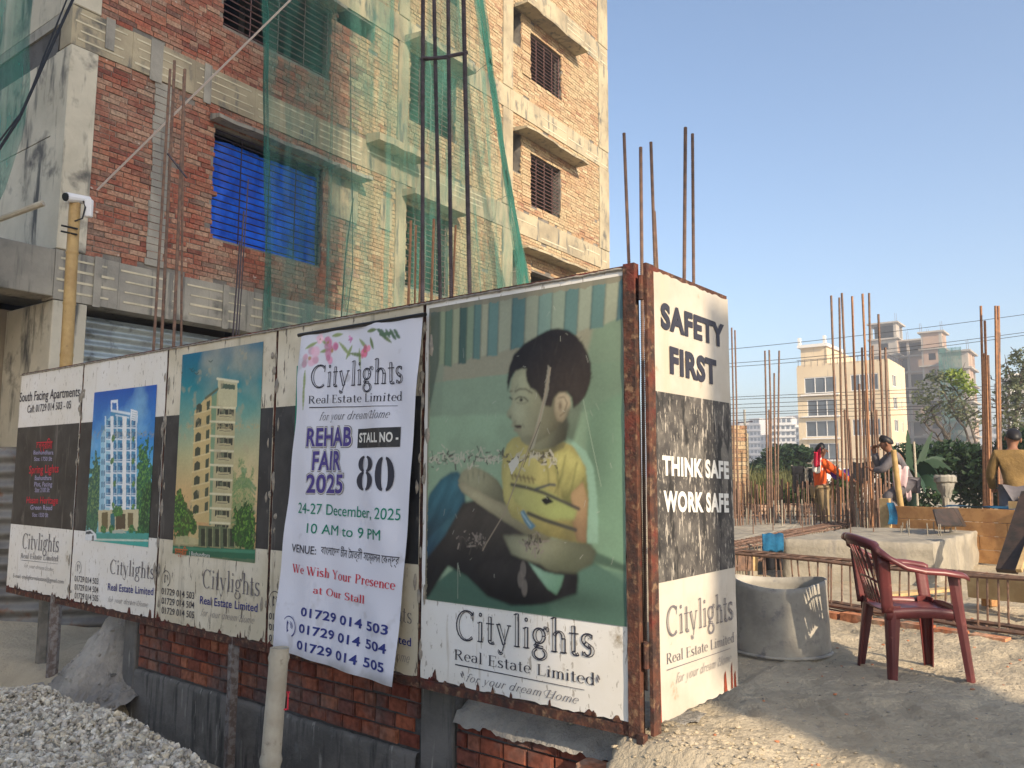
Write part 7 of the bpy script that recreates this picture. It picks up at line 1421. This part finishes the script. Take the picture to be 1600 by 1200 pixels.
# ---------------------------------------------------------------- houses beyond
class Face:
    def __init__(s, P, az): a = radians(az); s.o = np.array([P[0], P[1], 0.]); s.d = np.array([sin(a), cos(a), 0]); s.n = np.array([s.d[1], -s.d[0], 0]); s.n = -s.n if s.n @ s.o > 0 else s.n
    def pt(s, a, z, o=0.): p_ = s.o + s.d * a + s.n * o; return (p_[0], p_[1], z)
def wall_open(f, L, z0, z1, ops, th, m, parent, nm='wall'):
    se = sorted({0, L} | {o[0] for o in ops} | {o[1] for o in ops}); ze = sorted({z0, z1} | {o[2] for o in ops} | {o[3] for o in ops}); mb = MB()
    for a, b in zip(se, se[1:]):
        run = None
        for c, d in list(zip(ze, ze[1:])) + [(9e9, 9e9 + 1)]:
            solid = c < 1e9 and not any(a < o[1] - .01 and b > o[0] + .01 and c < o[3] - .01 and d > o[2] + .01 for o in ops)
            if solid: run = (run[0], d) if run else (c, d)
            elif run: mb.pbox(f, a, b, run[0], run[1], -th, 0); run = None
    return mb.build(nm, m, parent)
def windows(f, ops, parent, m=None, div=2):
    for a, b, c, d in ops:
        mb = MB(); mb.pbox(f, a + .02, b - .02, c + .02, c + .12, -.14, -.04); mb.pbox(f, a + .02, b - .02, d - .12, d - .02, -.14, -.04)
        for k in range(div + 1): x = a + .02 + (b - a - .12) * k / div; mb.pbox(f, x, x + .08, c + .13, d - .13, -.14, -.05)
        w_ = mb.build('window', M['white_paint'], parent); mb = MB(); mb.pbox(f, a + .03, b - .03, c + .03, d - .03, -.22, -.18); mb.build('pane', m or M['glass'], w_)
bh = thing('cream_house', atY(1300, 745, 118), 'cream apartment house with large dark windows in the middle distance', 'house')
cr_ = atY(1396, 745, 106); mainf = Face(cr_, 128 + 180); side = Face(cr_, 38); zt = atY(1396, 563, 106)[2]; flr = 3.15
ops = []
for k in range(7):
    z = zt - 3.9 - flr * k * .98
    if z < 0: break
    ops += [(1.3, 4.9, z, z + 2.3), (6.8, 11.2, z, z + 2.3)] if k % 2 == 0 else [(2.0, 3.4, z + .2, z + 1.8), (6.8, 10.9, z - .2, z + 2.2)]
wall_open(mainf, 12.2, 0, zt, ops, .3, M['beige'], bh); windows(mainf, ops, bh, div=3)
ops = []
for k in range(6):
    z = zt - 3.3 - flr * k * .98
    if z > 0: ops += [(2.2, 4.6, z, z + 1.7), (6.6, 7.4, z, z + 1.5)]
wall_open(side, 10, 0, zt, ops, .3, M['beige'], bh); windows(side, ops, bh)
mb = MB(); mb.add([mainf.pt(0, zt - .02, -.3), mainf.pt(12.2, zt - .02, -.3), tuple(np.array(mainf.pt(12.2, zt - .02, -.3)) + side.d * 9.7), tuple(np.array(side.pt(10, zt - .02, -.3)))], [(0, 1, 2, 3)]); mb.build('roof', M['beige'], bh, solid=.3)
for k in range(6):
    z = zt - 4.15 - flr * k * .98
    if z > 1: mb = MB(); mb.pbox(mainf, 6.4, 11.6, z - .1, z + .1, .0, .5); mb.build('balcony_slab', M['white_paint'], bh)
rl = MB()
for x in lin_(.2, 12, 14): rl.tube([mainf.pt(x, zt, -.2), mainf.pt(x, zt + 1.0, -.2)], .03, 4)
rl.tube([mainf.pt(0, zt + 1, -.2), mainf.pt(12.2, zt + 1, -.2)], .04, 4)
for x in lin_(.5, 9.5, 10): rl.tube([side.pt(x, zt, -.2), side.pt(x, zt + 1.0, -.2)], .03, 4)
rl.tube([side.pt(0, zt + 1, -.2), side.pt(10, zt + 1, -.2)], .04, 4); rl.build('roof_railing', M['iron_dark'], bh)
tc_ = atY(1299, 745, 117); tw = Face(tc_, 128 + 180); tws = Face(tc_, 38); zt2 = atY(1299, 541, 117)[2]; ops = [(.95, 2.8, zt2 - 6.2 - 3.06 * k, zt2 - 3.8 - 3.06 * k) for k in range(7) if zt2 - 6.2 - 3.06 * k > 0]
wall_open(tw, 3.75, 0, zt2, ops, .3, M['beige'], bh); windows(tw, ops, bh)
wall_open(tws, 16, 0, zt2, [], .3, M['beige'], bh)
mb = MB(); mb.pbox(tw, -.3, 4.1, zt2, zt2 + .45, -8, .5); mb.build('roof_edge', M['white_paint'], bh)
for x in (0, 3.7): mb = MB(); mb.pbox(tw, x, x + .35, zt2 + .46, zt2 + 1.6, -.3, .3); mb.build('parapet_post', M['white_paint'], bh)
# unfinished concrete towers
def frame_tower(name, label, P, az, az2, L1, L2, zt, nf, bays1, bays2, infill, seed, top=(), m='rawconc', net_=None):
    t = thing(name, P, label, 'building'); f1 = Face(P, az); f2 = Face(P, az2); r = random.Random(seed); h = zt / nf; n1, n2 = f1.d, f2.d
    for k in range(1, nf + 1):
        z = zt * k / nf; mb = MB(); A_, B_, C_, D_ = [f1.o + v for v in (-n1 * .5 - n2 * .5, n1 * (L1 + .5) - n2 * .5, n1 * (L1 + .5) + n2 * (L2 + .5), -n1 * .5 + n2 * (L2 + .5))]
        mb.add([(q[0], q[1], zz_) for zz_ in (z - .3, z) for q in (A_, B_, C_, D_)], [(0, 1, 2, 3), (4, 7, 6, 5), (0, 4, 5, 1), (1, 5, 6, 2), (2, 6, 7, 3), (3, 7, 4, 0)]); mb.build('slab', M[m], t)
    for f, L, nb_ in ((f1, L1, bays1), (f2, L2, bays2)):
        for x in lin_(.2, L - .2, nb_ + 1): mb = MB(); mb.pbox(f, x - .22, x + .22, 0, zt - .31, -.5, -.05); mb.build('column', M[m], t)
        for k in range(nf):
            for b in range(nb_):
                x0, x1 = L / nb_ * b + .3, L / nb_ * (b + 1) - .3; z0 = zt * k / nf + .01; z1 = z0 + h - .32; q = r.random()
                if q < infill:
                    w0, w1 = x0 + (x1 - x0) * .3, x0 + (x1 - x0) * .72
                    wall_open(Face(f.pt(x0, 0), degrees_of(f.d)), x1 - x0, z0, z1, [(w0 - x0, w1 - x0, z0 + h * .3, z0 + h * .7)] if q < infill * .6 else [], .2, M['farbrick'] if r.random() < .6 else M[m], t, 'infill_wall')
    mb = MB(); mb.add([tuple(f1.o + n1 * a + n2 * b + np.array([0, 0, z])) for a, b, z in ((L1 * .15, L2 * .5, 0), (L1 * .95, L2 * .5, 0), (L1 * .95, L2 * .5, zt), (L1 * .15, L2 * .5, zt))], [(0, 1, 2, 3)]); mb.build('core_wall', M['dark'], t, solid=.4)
    for x in lin_(0, L1, bays1 + 1):
        mb = MB()
        for q in (-.15, .15): mb.tube([f1.pt(x + q, zt, -.3), f1.pt(x + q + .05, zt + 1.8, -.3)], .03, 4)
        mb.build('starter_bars', M['rebar'], t, kind='stuff')
    return t, f1, f2
def degrees_of(d): return math.degrees(atan2(d[0], d[1]))
P_ = atY(1412, 745, 160); frame_tower('unfinished_tower', 'slim unfinished concrete stair tower, highest of the raw buildings', P_, 128 + 180, 38, 5.0, 6, atY(1412, 502, 160)[2], 10, 1, 2, .85, 3)
P_ = atY(1462, 745, 158); frame_tower('unfinished_building', 'unfinished concrete frame building with open dark floors beside the stair tower', P_, 128 + 180, 38, 7.6, 7, atY(1462, 528, 158)[2], 9, 2, 2, .30, 4)
P_ = atY(1484, 745, 150); frame_tower('unfinished_building', 'unfinished concrete block with brick infill right of the open dark floors', P_, 128 + 180, 38, 3.6, 5, atY(1484, 516, 150)[2], 9, 1, 2, .85, 5)
P_ = atY(1524, 745, 140); tt_, f1_, f2_ = frame_tower('unfinished_building', 'lower unfinished building partly wrapped in green netting behind the left rebar bundle', P_, 128 + 180, 38, 4.2, 8, atY(1524, 546, 140)[2], 8, 1, 3, .8, 6)
mb = MB(); zt_ = atY(1524, 546, 140)[2]; mb.grid([[f1_.pt(x, z, .6 + .1 * sin(x * 5 + z)) for x in lin_(.9, 4.6, 10)] for z in lin_(8, zt_ + .5, 16)]); nn2 = mb.build('netting', M['net_dense'], tt_, smooth=True)
# distant white houses
def block(name, label, pxl, pxr, ytop, Y, depth, m, nf, nc, m2='glass', crown=False, az=None, grp=None):
    A_, B_ = atY(pxl, 745, Y), atY(pxr, 745, Y * .985); d = B_ - A_; L = np.linalg.norm(d[:2]); f = Face(A_, degrees_of(d)); zt = atY((pxl + pxr) / 2, ytop, Y)[2]; t = thing(name, (A_[0], A_[1], 0), label, 'house', grp)
    mb = MB(); mb.pbox(f, 0, L, 0, zt, -depth, 0); mb.build('wall', M[m], t); h = zt / nf
    for k in range(nf):
        for c in range(nc):
            x0 = L * (c + .18) / nc; x1 = L * (c + .78) / nc; w_ = MB(); w_.pbox(f, x0, x1, h * k + h * .28, h * k + h * .78, -.1, .06); w_.build('window', M[m2], t)
        mb = MB(); mb.pbox(f, -.3, L + .3, h * (k + 1) - .25, h * (k + 1), .061, .9 if k % 2 else .6); mb.build('balcony_slab', M[m], t)
    if crown:
        mb = MB(); mb.pbox(f, L * .15, L * .85, zt, zt + 3, -depth * .5, -1); mb.build('roof_room', M[m], t)
        for q in (.25, .45, .65): mb = MB(); mb.pbox(f, L * q, L * q + 1.2, zt + .9, zt + 2.2, -1, -.9); mb.build('window', M[m2], t)
    return t
block('white_apartment_house', 'large far white apartment house with columns and a rooftop room', 1207, 1246, 664, 300, 20, 'white_paint', 9, 5, crown=True); block('white_apartment_house', 'narrow far white house squeezed between the big white one and the cream house', 1246, 1262, 668, 280, 14, 'white_paint', 8, 3)
block('far_house', 'low far white block just left of the big white apartment house', 1190, 1208, 680, 340, 14, 'hazeblue', 6, 3); block('far_house', 'pale far building with a water tank right of the brick pillar', 1168, 1191, 664, 380, 18, 'hazeblue', 9, 4, crown=True)
block('far_house', 'very distant grey building behind the small rebar cluster', 1180, 1204, 655, 620, 20, 'rawconc', 11, 4); block('far_house', 'very distant reddish building over the roof of the white apartment house', 1232, 1262, 650, 640, 20, 'farbrick', 11, 5); block('far_house', 'distant tower left of the brick pillar top', 1138, 1158, 660, 520, 18, 'rawconc', 9, 3)
block('white_house', 'white house with dark windows at the right edge behind the grey tree', 1585, 1640, 585, 120, 14, 'white_paint', 6, 4); block('far_house', 'distant pale house between the netted building and the right rebar bundle', 1548, 1580, 668, 260, 14, 'hazeblue', 6, 4)
rs = random.Random(12)
for k in range(26):
    x = rs.uniform(1130, 1640); w_ = rs.uniform(8, 20); block('far_house', 'hazy small building low on the horizon', x, x + w_, rs.uniform(668, 712), rs.uniform(520, 900), 14, rs.choice(['hazeblue', 'rawconc', 'white_paint']), 4, 2, grp='hazy buildings along the horizon')
bw = Face(atY(1250, 745, 62), 106); t = thing('boundary_wall', bw.pt(0, 0), 'white boundary wall with a railing at the foot of the cream house', 'wall'); mb = MB(); mb.pbox(bw, 0, 9, 0, 2.5, -.2, 0); mb.build('wall', M['white_paint'], t)
mb = MB(); mb.pbox(bw, 0, .35, 2.5, 3.5, -.25, .05); mb.build('pillar', M['white_paint'], t); mb = MB()
for x in lin_(.5, 8.8, 30): mb.tube([bw.pt(x, 2.5, -.1), bw.pt(x, 3.2, -.1)], .02, 4)
mb.tube([bw.pt(.3, 3.2, -.1), bw.pt(9, 3.2, -.1)], .03, 4); mb.build('railing', M['iron_dark'], t, kind='stuff')
for k in range(24):
    x = rs.uniform(1130, 1640); Y = rs.uniform(130, 260); c = atY(x, 735, Y); mb = MB(); leafcloud(mb, [((c[0], c[1], rs.uniform(2, 4)), (rs.uniform(3, 6), 3, rs.uniform(2.5, 4.5)))], 170, .55, k, aspect=1.4); t = thing('far_tree', (c[0], c[1], 0), 'rounded dark tree in the hazy distance before the far houses', 'tree', 'hazy trees before the far houses'); mb.build('crown', M['leaf_dark'], t); mb = MB(); mb.tube([(c[0], c[1], 0), (c[0], c[1], 3)], .2, 5); mb.build('trunk', M['bark'], t)
# ---------------------------------------------------------------- power lines
up_ = thing('utility_pole', atY(1163, 745, 60), 'thin utility pole with a crossarm above the brick pillar', 'utility pole'); c = atY(1163, 640, 60); mb = MB(); mb.tube([(c[0], c[1], 0), (c[0], c[1], c[2])], .09, 6); mb.build('shaft', M['conc'], up_); mb = MB(); mb.tube([(c[0] - .6, c[1], c[2] - 1), (c[0] + .6, c[1], c[2] - .9)], .05, 5); mb.build('crossarm', M['iron_dark'], up_)
Yw = 46
for k, (y0, ym, y1) in enumerate(((548, 524, 490), (569, 550, 518), (574, 556, 522), (621, 612, 604), (624, 617, 609), (633, 624, 619), (638, 631, 626), (646, 638, 633), (650, 642, 640), (657, 650, 646))):
    a, m_, b = atY(1090, y0 + 2, Yw), atY(1345, ym, Yw), atY(1640, y1 - 4, Yw); mb = MB(); P_ = []
    for q in lin_(0, 1, 24): P_.append(a * (1 - q) * (1 - 2 * q) + m_ * 4 * q * (1 - q) + b * q * (2 * q - 1))
    mb.tube(P_, .016, 4); tag(mb.build('power_line', M['cable']), ['topmost power line crossing the sky on the right', 'upper wire of the close pair below the topmost line', 'lower wire of the close pair below the topmost line'][k] if k < 3 else 'thin power line of the lower bundle before the cream house', 'power line', None if k < 3 else 'lower bundle of power lines')
# ---------------------------------------------------------------- air
hz = bpy.data.materials.new('haze_air'); hz.use_nodes = True; N = hz.node_tree.nodes; N.clear(); ou = N.new('ShaderNodeOutputMaterial'); pv = N.new('ShaderNodeVolumePrincipled'); pv.inputs['Color'].default_value = (.90, .92, .95, 1); pv.inputs['Density'].default_value = .0020; pv.inputs['Anisotropy'].default_value = .2; hz.node_tree.links.new(pv.outputs[0], ou.inputs['Volume'])
mb = MB(); mb.box((0, 150, 21.5), (3200, 3100, 45)); h_ = mb.build('haze', hz, kind='stuff'); h_['label'] = 'thin pale haze filling the air over the whole place'; h_['category'] = 'haze'
# ---------------------------------------------------------------- small clusters: say which one is which, from left to right
def _pxof(o):
    c = (o.matrix_basis.translation if o.type == 'EMPTY' else sum((v.co for v in o.data.vertices), Vector()) / max(1, len(o.data.vertices))); c = np.array(c) - EYE; return 800 + CF * (c @ _R) / (c @ _F)
_by = {}
for o in SC.objects:
    if o.parent is None and o.get('label') and o.get('group'): _by.setdefault((o['group'], o['label']), []).append(o)
_ord = ['leftmost', 'second from the left', 'third from the left', 'fourth from the left', 'fifth from the left', 'sixth from the left', 'seventh from the left']
for (g_, l_), os_ in _by.items():
    if 2 <= len(os_) <= 7:
        os_.sort(key=_pxof)
        for k, o in enumerate(os_): o['label'] = l_ + ', ' + (_ord[k] if k < len(os_) - 1 else 'rightmost')
for o in SC.objects:
    if o.parent is None and o.get('label') and len(o['label'].split()) > 16: print('LONG', o.name, o['label'])
